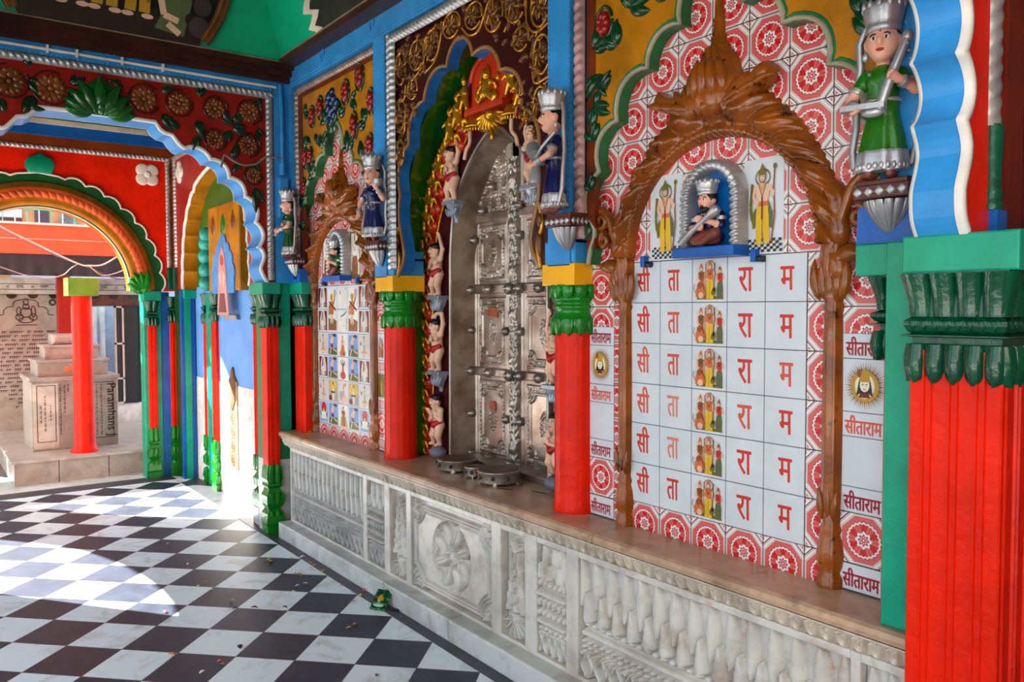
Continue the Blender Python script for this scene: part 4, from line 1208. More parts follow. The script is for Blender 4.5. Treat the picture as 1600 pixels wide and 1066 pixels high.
def pic_small(kind, F, u, v, sx, sy, w):
    p = Pic(F, u, v, sx, sy, w)
    bg = lambda c, a=.07, b=.93: p.poly([(a, a), (b, a), (b, b), (a, b)], c)
    if kind == 'A':
        bg('maroon'); p.poly([(.2, .07), (.8, .07), (.78, .6), (.65, .93), (.35, .93), (.22, .6)], 'pale')
        p.figure(.5, .1, .78, 'white', 'pale', 'grey', 'skin'); p.disc((.3, .2), .11, 'grey'); p.line([(.42, .5), (.46, .9)], .05, 'dark'); p.ring((.72, .2), .09, .03, 'dark'); p.line([(.3, .1), (.75, .1)], .03, 'grey')
    elif kind == 'B':
        bg('white'); p.poly([(.08, .05), (.9, .05), (.92, .25), (.6, .3), (.3, .28), (.1, .32)], 'brown'); p.disc((.5, .18), .2, 'olive', .07)
        p.line([(.32, .2), (.42, .4), (.55, .2)], .12, 'skin'); p.poly([(.25, .4), (.62, .38), (.66, .62), (.5, .7), (.3, .66)], 'orange'); p.disc((.45, .76), .15, 'gold', .075); p.disc((.78, .84), .13, 'grey', .09); p.line([(.62, .6), (.78, .76)], .08, 'brown'); p.line([(.3, .6), (.16, .5), (.2, .38)], .08, 'brown'); p.line([(.6, .55), (.86, .48)], .05, 'maroon'); p.line([(.2, .66), (.8, .5)], .03, 'dark')
    elif kind == 'C':
        bg('white'); p.disc((.3, .7), .06, 'gold', .08); p.line([(.7, .93), (.9, .8), (.93, .93)], .03, 'grey')
    elif kind == 'c':
        bg('white'); p.line([(.4, .7), (.7, .8), (.92, .92)], .05, 'dark'); p.line([(.34, .75), (.38, .5)], .03, 'dark'); p.line([(.85, .1), (.9, .6)], .03, 'dark'); p.line([(.5, .3), (.75, .32)], .025, 'grey')
    elif kind == 'D':
        bg('pale', .05, .95); p.disc((.5, .25), .34, 'skin', .09); p.disc((.5, .27), .2, 'gold', .05); p.figure(.5, .24, .7, 'grey', 'pale', 'dark', 'skin'); p.line([(.5, .15), (.5, .08)], .06, 'brown'); p.line([(.22, .55), (.2, .68)], .05, 'dark'); p.line([(.78, .5), (.82, .6)], .04, 'grey')
    elif kind == 'E':
        p.poly([(.06, .05), (.94, .05), (.94, .95), (.06, .95)], 'blue'); p.poly([(.06, .05), (.94, .05), (.94, .28), (.6, .36), (.3, .3), (.06, .33)], 'field'); p.poly([(.7, .3), (.94, .28), (.94, .36), (.82, .4)], 'green')
        p.line([(.4, .45), (.34, .3), (.22, .08)], .08, 'skin'); p.line([(.48, .45), (.6, .28), (.92, .2)], .06, 'skin'); p.poly([(.3, .36), (.58, .36), (.5, .55), (.34, .55)], 'maroon'); p.poly([(.32, .53), (.54, .53), (.56, .74), (.36, .78)], 'skin'); p.disc((.48, .83), .09, 'skin', .08); p.disc((.68, .88), .17, 'dark', .08); p.line([(.52, .7), (.66, .84)], .07, 'skin'); p.line([(.35, .72), (.24, .56)], .06, 'skin')
    elif kind == 'G':
        bg('white', .03, .97); p.figure(.5, .06, .88, 'orange', 'skin', 'orange', wd=1.5); p.disc((.36, .14), .13, 'orange'); p.disc((.64, .14), .12, 'brown')
    elif kind == 'H':
        bg('white', .03, .97); p.disc((.5, .22), .26, 'red', .17); p.figure(.5, .2, .72, 'red', 'brown', 'maroon'); p.line([(.32, .84), (.36, .66)], .05, 'dark'); p.line([(.68, .84), (.64, .66)], .05, 'dark')
    elif kind == 'I':
        bg('grey', .05, .95); p.disc((.5, .68), .38, 'yellow', .27); p.figure(.5, .12, .78, 'white', 'cream', 'dark'); p.disc((.25, .18), .16, 'maroon', .12); p.disc((.75, .2), .15, 'grey', .14); p.line([(.32, .44), (.68, .44)], .07, 'dark')
    elif kind == 'J':
        bg('pale', .03, .97); p.disc((.3, .36), .18, 'grey', .2); p.poly([(.4, .08), (.9, .1), (.84, .3), (.66, .46), (.5, .44)], 'skin'); p.figure(.52, .3, .6, 'grey', 'skin', 'brown'); p.line([(.62, .75), (.78, .9)], .06, 'brown')
    elif kind == 'K':
        bg('water', .05, .95); p.disc((.5, .68), .26, 'red', .25); p.poly([(.2, .2), (.8, .2), (.7, .5), (.3, .5)], 'white'); p.figure(.5, .2, .55, 'white', 'pale', 'dark'); p.line([(.15, .5), (.24, .3)], .06, 'brown'); p.line([(.85, .5), (.76, .3)], .06, 'brown'); p.line([(.1, .16), (.4, .12), (.9, .18)], .04, 'blue')
    elif kind == 'L':
        bg('white', .04, .96); p.poly([(.15, .06), (.9, .06), (.75, .5), (.3, .5)], 'gold'); p.figure(.5, .08, .86, 'brown', 'brown', 'dark', wd=1.5); p.line([(.3, .85), (.36, .6)], .04, 'grey')
    return p
def pic_sun(F, u0, u1, v0, v1, w):
    p = Pic(F, u0, v0, u1-u0, v1-v0, w)
    for i in range(48):
        a = i*2*PI/48; b = .048
        p.poly([(.5+.29*cos(a-b), .5+.29*sin(a-b)), (.5+.46*cos(a), .5+.46*sin(a)), (.5+.29*cos(a+b), .5+.29*sin(a+b))], 'gold' if i % 2 else 'brown')
    p.disc((.5, .5), .30, 'gold'); p.disc((.5, .5), .21, 'cream', .24)
    p.poly([(.32, .3), (.38, .62), (.62, .62), (.68, .3), (.6, .36), (.4, .36)], 'dark'); p.disc((.5, .52), .105, 'cream', .13)
    p.poly([(.38, .58), (.62, .58), (.6, .72), (.5, .84), (.4, .74)], 'gold'); p.disc((.38, .74), .05, 'brown', .08)
    p.line([(.44, .53), (.48, .53)], .015, 'dark'); p.line([(.52, .53), (.56, .53)], .015, 'dark'); p.line([(.47, .44), (.53, .44)], .014, 'red')
    p.poly([(.4, .36), (.6, .36), (.62, .28), (.38, .28)], 'maroon')
    return p

# ------------------------------------------------------------------ the two tiled shrine panels
def tiled_panel(name, label, xc, x0, z0, right):
    t = thing(name, label, 'tiled panel', (xc, 0, .7))
    dx = xc-.415
    mu = medallion_mat('medallion_tile_upper'+str(right), .08+dx, 1.70)
    ml = medallion_mat('medallion_tile_lower'+str(right), x0, z0)
    ms = medallion_mat('medallion_tile_strip'+str(right), .87 if right else x0-.24+.11, .785)
    ms2 = medallion_mat('medallion_tile_strip_up'+str(right), (.86 if right else x0), 1.609)
    MB().box(RW, -.22+dx, 1.08+dx, 1.70, 2.72, -.004, .002).build('medallion_tiles', mu, t)
    MB().box(RW, -.095+dx, .868+dx, .70, 1.70, -.004, .001).build('border_tiles', ml, t)
    g = MB(); g.box(RW, x0, x0+.75, z0-.9, z0, .001, .0022); g.build('tile_grout', GROUT, t)
    # outer strips of label tiles
    for (a, b, lab) in ((-.235 if right else -.06-.11, -.09 if right else -.06, 'L'), (.868, 1.018, 'R')):
        a, b = a+dx, b+dx
        if not right and lab == 'R': b = a+.10
        zs = [1.609, 1.457, 1.384, 1.229, 1.157, 1.01, .935, .783, .705]
        m_ = MB().box(RW, a, b, 1.609, 1.76, -.004, .0024).box(RW, a, b, 1.457, 1.609, -.004, .0024).box(RW, a, b, .783, .935, -.004, .0024)
        sm = medallion_mat('strip_medallion_%s%s' % (lab, right), a+((b-a)-.15)/2, .785)
        m_.build('strip_medallions', sm, t)
        wt = MB()
        for hi, lo in ((1.457, 1.384), (1.384, 1.229), (1.229, 1.157), (1.157, 1.01), (1.01, .935), (.783, .705)):
            wt.bbox(RW, a+.001, b-.001, lo+.001, hi-.001, -.003, .003, .001)
        strip_ = wt.build('white_strip_tiles', TWHITE, t)
        MB().box(RW, a-.001, b+.001, .70, 1.77, -.004, .0012).build('strip_grout', GROUT, t)
        for n_, (hi, lo) in enumerate(((1.457, 1.384), (1.229, 1.157), (1.01, .935), (.783, .705))):
            if right:
                tx = MB(); text(tx, RW, 'सीताराम', (a+b)/2-(.006 if lab == 'R' else 0), (lo+hi)/2-.0005, .0034, height=.054, width=.112, bold=.03)
                tx.build('lettering', INK[3] if n_ != 1 else INK[1], strip_)
            else:
                tx = MB(); tx.box(RW, a+.008, b-.008, lo+.012, hi-.012, .0031, .0033)
                for i in range(5): tx.box(RW, a+.012+i*.019, a+.02+i*.019, lo+.02, hi-.02, .0033, .0036, 1)
                tx.build('printed_border', [paint('pink_print', (206, 120, 118), .3, .05, 0), PIC['white']], t)
        if right:
            o = pic_sun(RW, a+.004, b-.004, 1.231, 1.382, .0032).mb.build('sun_picture', PM, strip_)
        else:
            p = Pic(RW, a, 1.229, b-a, .155, .0032); p.figure(.3, .1, .7, 'orange', 'brown', 'brown'); p.figure(.7, .1, .7, 'brown', 'orange', 'brown'); p.figure(.5, .12, .78, 'orange', 'skin', 'brown')
            p.mb.build('trio_picture', PM, t)
            p = Pic(RW, a, 1.01, b-a, .147, .0032); p.poly([(.04, .04), (.96, .04), (.96, .96), (.04, .96)], 'olive'); p.figure(.5, .15, .7, 'gold', 'gold', 'olive', 'gold'); p.mb.build('olive_picture', PM, t)
    # the five by six field
    cells = MB()
    for r in range(6):
        for c in range(5):
            cells.bbox(RW, x0+c*.15+.0012, x0+c*.15+.1488, z0-(r+1)*.15+.0012, z0-r*.15-.0012, .0, .0032, .001)
    field_ = cells.build('white_tiles', TWHITE, t)
    if right:
        fade = {(0, 2): 1, (1, 1): 1, (1, 2): 1, (1, 3): 2, (0, 3): 1, (3, 3): 1, (1, 4): 2, (0, 4): 0, (4, 2): 1, (4, 3): 0}
        for r in range(6):
            for c, ch, h, du, dv, sx in ((0, 'सी', .100, -.008, .014, .064), (1, 'ता', .077, -.010, .003, .056), (3, 'रा', .080, .0, -.002, .058), (4, 'म', .075, .006, -.002, .050)):
                tx = MB()
                text(tx, RW, ch, x0+c*.15+.075+du, z0-r*.15-.075+dv, .0036, height=h*.97, width=sx*.95, bold=.022, shear=-.02)
                tx.build('letter', INK[fade.get((c, r), 0)], field_)
            q = pic_trio(RW, x0+2*.15+.004, z0-(r+1)*.15+.004, .142, .0034)
            q.mb.build('trio_picture', PM, field_)
    else:
        rows = ['ABCBA', 'AbcbA', 'DEGED', 'AEHEA', 'DIJID', 'KELEK']
        for r, row in enumerate(rows):
            for c, k in enumerate(row):
                if k == 'b': continue
                if k == 'B': o = pic_small(k, RW, x0+c*.15, z0-(r+2)*.15, .15, .30, .0034)
                else: o = pic_small(k, RW, x0+c*.15, z0-(r+1)*.15, .15, .15, .0034)
                o.mb.build('picture', PM, field_)
    # the two tall pictures beside the little niche
    for k, (ua, ub) in enumerate(((.10, .255), (.515, .665))):
        wt = MB(); wt.bbox(RW, ua+dx, ub+dx, 1.702, 2.005, 0, .004, .001); tall_ = wt.build('tall_white_tile', TWHITE, t)
        if right: q = pic_archer(RW, ua+dx, 1.702, ub-ua, .303, .0042)
        else:
            q = Pic(RW, ua+dx, 1.702, ub-ua, .303, .0042); q.poly([(.03, .02), (.97, .02), (.97, .98), (.03, .98)], 'olive' if k else 'brown')
            q.poly([(.1, .2), (.9, .1), (.9, .9), (.2, .95)], 'white'); q.figure(.5, .04, .9, 'brown', 'white', 'olive', wd=2.4)
        q.mb.build('standing_picture', PM, tall_)
    return t
tp1 = tiled_panel('tiled_panel', 'large white tiled panel with red lettering and a column of small trio pictures', .415, 0., 1.70, True)
tp2 = tiled_panel('tiled_panel', 'smaller looking tiled panel near the corner covered in assorted little pictures', -2.525, -2.9127, 1.675, False)

# ------------------------------------------------------------------ carved brown arch round each panel
def carved_arch(label, xc, ddz=0.):
    t = thing('carved_arch', label, 'carved arch', (xc, -.02, .7))
    zs = 1.72+ddz
    n, k = 190, 22
    P = []
    mb = MB()
    for i in range(n+1):
        s = i/n; a = PI*(1-s)
        iu, iv = xc+.385*cos(a), zs+.375*sin(a)
        ou, ov = xc+.475*cos(a), zs+.44*sin(a)+.11*max(0, sin(a))**2.5+.05*max(0, sin(a))**16
        for j in range(k+1):
            q = j/k
            q2 = q*1.0
            u, v = iu+(ou-iu)*q2, iv+(ov-iv)*q2
            base = .075*sin(PI*min(1, .06+q*.98))**.6
            side = 1 if s < .5 else -1
            leafp = abs(sin(PI*(s*12+side*q*1.1)))**.6
            w = base*(.42+.58*leafp) if q > .2 else .035+.016*abs(sin(PI*s*52))*sin(PI*q/.2)
            if .2 < q < .27: w *= .7
            if q > .3:
                w += .016*sin(2*PI*(s*48+side*q*5))*(q-.3)
                bs_ = (s*12+.5) % 1-.5
                w += .024*math.exp(-(bs_/.16)**2-((q-.42)/.09)**2)
            if j in (0, k): w = 0
            P.append(RW(u, v, w))
    mb.add(P, [(i*(k+1)+j, (i+1)*(k+1)+j, (i+1)*(k+1)+j+1, i*(k+1)+j+1) for i in range(n) for j in range(k)], 0, True)
    mb.build('arch_ring', BROWNW, t)
    # posts with vase feet
    for sgn in (-1, 1):
        u = xc+sgn*.432
        pm = MB()
        z1 = zs+.01
        prof = [(r*.74, v) for r, v in [(.05, .70), (.05, .73), (.038, .745), (.05, .77), (.054, .80), (.046, .84), (.036, .86), (.044, .875), (.034, .89), (.036, .93), (.04, 1.0), (.041, 1.2), (.039, 1.4), (.036, 1.52), (.043, 1.535), (.034, 1.55), (.046, 1.57), (.04, 1.60), (.05, 1.63), (.056, 1.68), (.05, z1)]]
        pm.lathe(RW, u, .002, prof, 18, sq=1.1, a0=0, a1=PI, flute=7, fa=.10)
        pm.build('post', BROWNW, t)
        dl = MB()
        for kk in range(3): leaf(dl, RW, (u+(kk-1)*.018, .90), PI/2-(kk-1)*.12, .13-.03*abs(kk-1), .025, .012, .024)
        for kk in range(5): leaf(dl, RW, (u+(kk-2)*.016, 1.55), PI/2-(kk-2)*.22, .13, .032, .016, .026, (kk-2)*.3)
        for vv, L, cur in ((1.60, .11, 1.6), (1.70, .15, 1.9), (1.76, .17, 2.2), (1.66, .12, -1.4)):
            leaf(dl, RW, (u+sgn*.01, vv), PI/2-sgn*.7, L, .06, .03, .02, sgn*cur)
        o = dl.build('leaf_carving', BROWNW, t)
        vs = MB()
        for (cu, cv, r) in ((u+sgn*.105, 1.865+ddz, .042), (u+sgn*.09, 1.79+ddz, .03)):
            vs.tube([RW(a, b, .03+.012*i/16) for i, (a, b) in enumerate(spiral((cu, cv), r, PI/2 if sgn > 0 else PI/2, -sgn*1.4, 16, .15))], [.016-.010*i/16 for i in range(17)], 8)
        curve_tube(vs, RW, [(u, 1.70+ddz), (u+sgn*.03, 1.78+ddz), (u+sgn*.065, 1.87+ddz), (u+sgn*.105, 1.907+ddz)], .017, .03, 8)
        vs.build('scroll', BROWNW, t)
    # flaring side leaves above the ring, then bell and spire
    for sgn in (-1, 1):
        sl = MB()
        out = [(xc+sgn*a, zs+b) for a, b in ((.05, .50), (.09, .53), (.14, .535), (.185, .545), (.225, .575), (.245, .55), (.235, .51), (.19, .485), (.12, .455), (.05, .43))]
        sl.pillow(RW, out, .02, .06, .35, 0, 4)
        for kk in range(3): leaf(sl, RW, (xc+sgn*(.07+.05*kk), zs+.47+.012*kk), PI/2-sgn*1.0, .10, .03, .02, .07, -sgn*.6)
        sl.build('side_leaf', BROWNW, t)
    bl = MB()
    bell = [(.125, zs+.47), (.14, zs+.50), (.128, zs+.53), (.105, zs+.555), (.09, zs+.585), (.082, zs+.62), (.06, zs+.65), (.046, zs+.665), (.048, zs+.675), (.034, zs+.685), (.030, zs+.70), (.032, zs+.71), (.024, zs+.72), (.022, zs+.76), (.025, zs+.77), (.018, zs+.78), (.015, zs+.83), (.010, zs+.88), (.002, zs+.92)]
    bl.lathe(RW, xc+.0, .003, bell, 30, sq=.66, a0=0, a1=PI, flute=18, fa=.10)
    for kk in range(7):
        a = -1.15+2.3*kk/6; leaf(bl, RW, (xc+.105*sin(a), zs+.50), PI/2+a*.30, .13, .045, .022, .01+.075*cos(a), 0)
    for kk in range(5):
        a = -1.+.5*kk; leaf(bl, RW, (xc+.06*sin(a), zs+.60), PI/2+a*.4, .075, .028, .014, .01+.042*cos(a), 0)
    bl.build('spire', BROWNW, t)
    ct = MB()
    for kk in range(7):
        a = -.9+1.8*kk/6
        leaf(ct, RW, (xc+.05*sin(a)*2, zs+.44), PI/2-a*.75, .14, .05, .035, .045, a*.3)
    ct.build('crown_leaf', BROWNW, t)
    return t
carved_arch('carved brown arch with a pointed spire framing the red lettered tile panel', .41)
carved_arch('carved brown arch with a pointed spire framing the little picture tiles', -2.525, -.02)

# ------------------------------------------------------------------ ochre spandrels with green cusped edge
CREAM = paint('greyish_cream_edge', (158, 150, 126), .4, .12, .3, 50)
GREENR = paint('green_reveal_paint', (26, 104, 58), .3, .12, .3, 40)
OLEAF = paint('ochre_panel_leaf', (12, 60, 30), .2, .2, .3, 60, coat=.4, rgb2=(120, 104, 40), s2=30, amt=.56)
OFLW = paint('crimson_petals', (140, 22, 18), .25, .15, .4, 90, coat=.3)
DBL = paint('deep_blue_petals', (14, 44, 92), .22, .15, .3, 70, coat=.4)
def ochre_spandrel(label, xc, ul, ur, flowers, leaves, blue=None, zt=2.955):
    t = thing('ochre_spandrel', label, 'spandrel', (xc, -.03, 1.7))
    L = smooth_path([(xc-.585, 1.70), (xc-.572, 1.76), (xc-.552, 1.80), (xc-.552, 1.84)], 3)
    cus = [(xc-.552, 1.84), (xc-.525, 2.052), (xc-.43, 2.225), (xc-.278, 2.383), (xc-.125, 2.495)]
    L += scallop(cus, [.30, .30, .30, .28], 9)[1:]
    L += scallop([(xc-.125, 2.495), (xc-.005, 2.685)], [.22], 9)[1:]
    ar = L+[(2*xc-u, v) for u, v in reversed(L)]
    out = [(ul, 1.70), (ul, zt), (ur, zt), (ur, 1.70)]+list(reversed(ar))
    MB().prism(RW, out, .002, .06).build('panel', OCHRE, t)
    MB().strip(RW, offset(ar, -.001), .0, .061).build('green_reveal', GREENR, t)
    e = MB(); sweep(e, RW, ar, [(-.002, .055), (-.002, .066), (.004, .069), (.010, .066), (.013, .06)]); e.build('cusp_edge', CREAM, t)
    e = MB(); sweep(e, RW, ar, [(.013, .06), (.016, .063), (.020, .063), (.023, .06)]); e.build('cusp_outline', GREENR, t)
    vn = MB()
    for i, (u, v, ru, rv) in enumerate(flowers):
        f = MB(); f.ell(RW, (u, v, .06), (ru*.72, rv*.72, .02), 14)
        for k in range(7):
            a = k*2*PI/7; f.ell(RW, (u+ru*.45*cos(a), v+rv*.45*sin(a), .066), (ru*.33, rv*.33, .02), 8)
        f.build('flower', OFLW, t)
        vn.tube([RW(u+ru*cos(a), v+rv*sin(a), .064) for a in np.linspace(.3, 2*PI+.1, 22)], .007, 6)
    vn.build('vine', OLEAF, t)
    lm = MB()
    for (u, v, a, Ln, W, c) in leaves:
        vn_ = [(u, v), (u+Ln*.4*cos(a), v+Ln*.4*sin(a))]; lm.tube([RW(*q, .063) for q in vn_], .005, 5)
        leaf(lm, RW, (u, v), a, Ln, W, .018, .06, c)
    lm.build('leaf_relief', OLEAF, t)
    if blue:
        b = MB()
        rr = random.Random(3)
        for k in range(26):
            a = rr.uniform(0, 2*PI); q = sqrt(rr.random())
            b.ell(RW, (blue[0]+.075*q*cos(a), blue[1]+.115*q*sin(a), .064), (.026, .024, .02), 8)
        b.build('blue_blossom', DBL, t)
    return t
def spray(u, v, n, a0, a1, L, W):
    return [(u, v, a0+(a1-a0)*i/max(1, n-1), L*(1-.15*abs(i-(n-1)/2)), W, .5*(-1)**i) for i in range(n)]
fR = [(-.085, 2.60, .045, .062), (-.06, 2.82, .05, .06), (.10, 2.80, .05, .06), (.74, 2.80, .05, .06), (.93, 2.62, .05, .06), (1.0, 2.80, .04, .06)]
lR = spray(-.02, 2.50, 4, 1.2, 2.9, .11, .04)+spray(-.13, 2.42, 4, -2.6, -.6, .12, .04)+spray(-.14, 2.30, 5, -2.2, .9, .10, .038)+spray(.05, 2.62, 4, -.6, 2.2, .14, .045)+spray(-.15, 2.17, 3, .8, 2.3, .09, .035)+spray(.17, 2.62, 4, -.3, 2.0, .11, .04)+spray(-.16, 1.98, 3, 1.0, 2.2, .08, .03)\
    +spray(.93, 2.42, 5, -1.6, 1.8, .13, .045)+spray(.98, 2.28, 4, .6, 2.6, .11, .04)+spray(.80, 2.62, 4, -.8, 1.8, .12, .04)+spray(-.06, 2.72, 4, .2, 3.0, .12, .045)+spray(.02, 2.85, 4, -.5, 2.0, .11, .04)+spray(-.14, 2.52, 3, -.4, 1.2, .09, .035)+spray(-.10, 2.36, 3, .4, 1.8, .08, .03)+spray(1.0, 2.52, 4, 1.0, 3.4, .12, .045)+spray(.90, 2.75, 4, .4, 2.6, .12, .04)+spray(-.17, 1.80, 3, 1.2, 2.4, .08, .03)
ochre_spandrel('ochre panel of green leaves around the cusped top of the lettered shrine panel', .415, -.18, 1.06, fR, lR)
dx = -2.525-.415
fL = [(-2.83, 2.77, .045, .07), (-2.70, 2.80, .045, .075), (-2.33, 2.82, .055, .075), (-2.14, 2.87, .055, .08), (-2.0, 2.70, .045, .075), (-2.02, 2.45, .05, .075), (-2.95, 2.52, .04, .07), (-2.98, 2.33, .045, .065), (-2.22, 2.60, .045, .085), (-2.86, 2.52, .035, .06)]
lL = spray(-2.52, 2.62, 4, .4, 2.7, .14, .05)+spray(-2.66, 2.55, 4, .6, 2.8, .12, .045)+spray(-2.30, 2.48, 5, .2, 2.9, .12, .045)+spray(-2.83, 2.40, 5, .8, 3.4, .11, .04)+spray(-2.12, 2.40, 4, .2, 2.2, .12, .04)+spray(-3.0, 2.20, 4, .8, 2.4, .1, .035)+spray(-3.02, 2.05, 3, .6, 2.0, .08, .03)+spray(-2.05, 2.28, 3, .8, 2.4, .1, .04)+spray(-2.92, 2.66, 3, 3.6, 5.2, .1, .04)+spray(-2.95, 2.80, 3, -.6, 1.0, .09, .035)+spray(-2.42, 2.70, 4, -.2, 2.0, .1, .04)+spray(-2.62, 2.70, 3, 1.4, 3.0, .1, .04)+spray(-2.25, 2.76, 3, -1.4, .4, .09, .035)+spray(-2.08, 2.60, 4, 1.2, 4.0, .1, .04)+spray(-2.76, 2.58, 3, .2, 1.6, .09, .035)
ochre_spandrel('ochre panel with a blue blossom above the picture tiles near the corner', -2.525, -3.06, -1.90, fL, lL, (-2.52, 2.78))
bl = MB()
# ------------------------------------------------------------------ blue bands, ropes and the brown frame edges
bb = MB()
bb.box(RW, -3.16, 1.2, 3.0, 3.138, 0, .10)
bb.box(RW, -3.16, -3.10, 1.70, 3.0, 0, .10)
bb.box(RW, -1.90, -1.765, 1.70, 3.0, 0, .10); bb.box(RW, -.375, -.24, 1.70, 3.0, 0, .10)
for z in (3.012, 3.03):
    for i in range(200): bb.ell(RW, (-3.13+i*.0215, z, .10), (.006, .005, .005), 6)
for u in (-1.892, -1.775, -.367, -.248):
    for i in range(58): bb.ell(RW, (u, 1.86+i*.0195, .10), (.005, .006, .005), 6)
struct('trim_10', bb, BLUE)
ro = MB()
rope(ro, RW, (-3.06, 2.975), (-1.90, 2.975), .045, .022, .065, .035); rope(ro, RW, (-3.075, 2.97), (-3.075, 1.72), .04, .022, .065, .035)
rope(ro, RW, (-.18, 2.975), (1.03, 2.975), .045, .022, .065, .035)
ro.build('rope', paint('pinkish_silver', (160, 140, 134), .38, .15, .3, 60, metal=.35))
tag(bpy.data.objects['rope'], kind='structure'); bpy.data.objects['rope'].name = 'trim_11'
ro = MB(); rope(ro, RW, (-1.74, 2.97), (-.38, 2.97), .055, .03, .08, .035); rope(ro, RW, (-1.725, 2.985), (-1.725, 1.74), .075, .03, .08, .035)
struct('trim_12', ro, SILVER)
ro = MB(); rope(ro, RW, (-.205, 2.98), (-.205, 1.80), .05, .03, .075, .04)
struct('trim_13', ro, paint('red_worn_silver', (170, 130, 126), .4, .15, .3, 60, metal=.2, rgb2=(150, 24, 26), s2=18, amt=.5))
ed = MB(); ed.box(RW, -.18, -.135, 1.76, 2.95, .04, .064); ed.box(RW, -3.055, -2.995, 1.72, 2.95, .04, .066); ed.box(RW, -3.0, -1.9, 2.925, 2.953, .04, .068)
struct('trim_14', ed, paint('red_brown_edge', (112, 44, 14), .32, .2, .3, 30, rgb2=(150, 24, 16), s2=6, amt=.5))

# ------------------------------------------------------------------ red columns in front of the shrine
def column(label, u):
    t = thing('red_column', label, 'column', (u, 0, .7), 'red columns flanking the silver doors')
    c = MB()
    c.lathe(RW, u, 0, [(.093, .70), (.092, .72), (.089, .745), (.088, .80), (.086, 1.46)], 48, flute=16, fa=.05)
    c.build('shaft', RED, t)
    g = MB()
    g.lathe(RW, u, 0, [(.088, 1.43), (.098, 1.445), (.103, 1.47), (.098, 1.495), (.088, 1.51), (.086, 1.525), (.094, 1.53), (.094, 1.54), (.086, 1.546), (.088, 1.555), (.098, 1.56), (.1, 1.572), (.09, 1.58), (.092, 1.60), (.106, 1.618), (.108, 1.625)], 40)
    for k in range(12):
        a = k*2*PI/12
        fr = Fr(RW(u+.1*cos(a), 0, .1*sin(a)), (RW.U*(-sin(a))+RW.N*cos(a)), RW.V, RW.U*cos(a)+RW.N*sin(a))
        g.pillow(fr, [(-.026, 1.625), (-.027, 1.60), (-.018, 1.577), (0, 1.565), (.018, 1.577), (.027, 1.60), (.026, 1.625)], -.012, .022, .25)
        fr2 = Fr(RW(u+.098*cos(a+.26), 0, .098*sin(a+.26)), fr.U, fr.V, fr.N)
        fr2 = Fr(RW(u+.097*cos(a), 0, .097*sin(a)), fr.U, fr.V, fr.N)
        g.pillow(fr2, [(-.024, 1.495), (-.026, 1.46), (-.014, 1.435), (0, 1.418), (.014, 1.435), (.026, 1.46), (.024, 1.495)], -.01, .018, .25)
    g.build('capital', GREEN, t)
    MB().bbox(RW, u-.1, u+.1, 1.622, 1.708, -.1, .10, .004).build('abacus', YELLOW, t)
    b = MB(); b.bbox(RW, u-.095, u+.09, 1.706, 1.80, -.1, .092, .01); b.box(RW, u-.03, u+.09, 1.79, 1.84, -.1, .085)
    b.build('neck_block', BLUE, t)
    return t
column('red fluted column left of the silver doors, yellow block and green capital on top', -1.80)
column('red fluted column right of the silver doors, yellow block and green capital on top', -.315)

# ------------------------------------------------------------------ central spandrel: brown scrollwork over a blue cusped arch
XC = -1.09
F6 = Fr((0, 0, 0), (1, 0, 0), (0, 0, 1), (0, -1, 0))
cuL = [(-1.655, 1.955), (-1.69, 2.13), (-1.63, 2.39), (-1.575, 2.39), (-1.42, 2.582), (-1.20, 2.70), (-1.09, 2.835)]
L = smooth_path([(-1.70, 1.712), (-1.655, 1.76), (-1.635, 1.82), (-1.655, 1.90), (-1.688, 2.0), (-1.69, 2.08), (-1.672, 2.135)], 4)
L += scallop([(-1.672, 2.135), (-1.575, 2.39), (-1.418, 2.582), (-1.20, 2.70)], [.24, .26, .26], 9)[1:]
L += scallop([(-1.20, 2.70), (-1.06, 2.815)], [.2], 8)[1:]
def f_mir(u): return 2*XC-u
ARC = L+[(f_mir(u), v) for u, v in reversed(L)]
cs = thing('scroll_spandrel', 'dark brown spandrel of gold scrollwork above the silver doors with blue cusped edge', 'spandrel', (XC, -.03, 1.7))
out = [(-1.765, 1.70), (-1.765, 2.96), (-.375, 2.96), (-.375, 1.70)]+list(reversed(ARC))
MB().prism(RW, out, -.005, .06).build('panel', MAROON, cs)
MB().strip(RW, offset(ARC, -.001), -.006, .061).build('blue_reveal', paint('mid_blue_reveal', (22, 104, 176), .3), cs)
e = MB(); sweep(e, RW, ARC, [(-.002, .055), (-.002, .066), (.006, .068), (.012, .064), (.014, .06)]); e.build('tan_edge', paint('tan_gold_edge', (150, 104, 60), .35, .15, .2), cs)
GLINE = paint('gold_line_paint', (190, 130, 48), .24, .15, .2, 70, metal=.5)
BRLF = paint('brown_leaf_relief', (98, 54, 14), .3, .2, .3, 60, rgb2=(176, 116, 36), s2=30, amt=.52)
gl = MB(); bl = MB()
r5 = random.Random(8)
def scrollflower(u, v, ru, rv, n=9):
    gl.tube([RW(u+ru*cos(a), v+rv*sin(a), .064) for a in np.linspace(-.4, 5.6, 24)], .006, 6)
    for k in range(n):
        a = k*2*PI/n+.2
        leaf(bl, RW, (u+ru*.15*cos(a), v+rv*.15*sin(a)), a, min(ru, rv)*.72, min(ru, rv)*.42, .016, .06, .3)
    bl.ell(RW, (u, v, .066), (ru*.25, rv*.25, .016), 8)
    for k in range(5):
        a = k*2*PI/5+r5.random(); gl.tube([RW(u+ru*q*cos(a+q), v+rv*q*sin(a+q), .078) for q in (.25, .45, .7)], .004, 5)
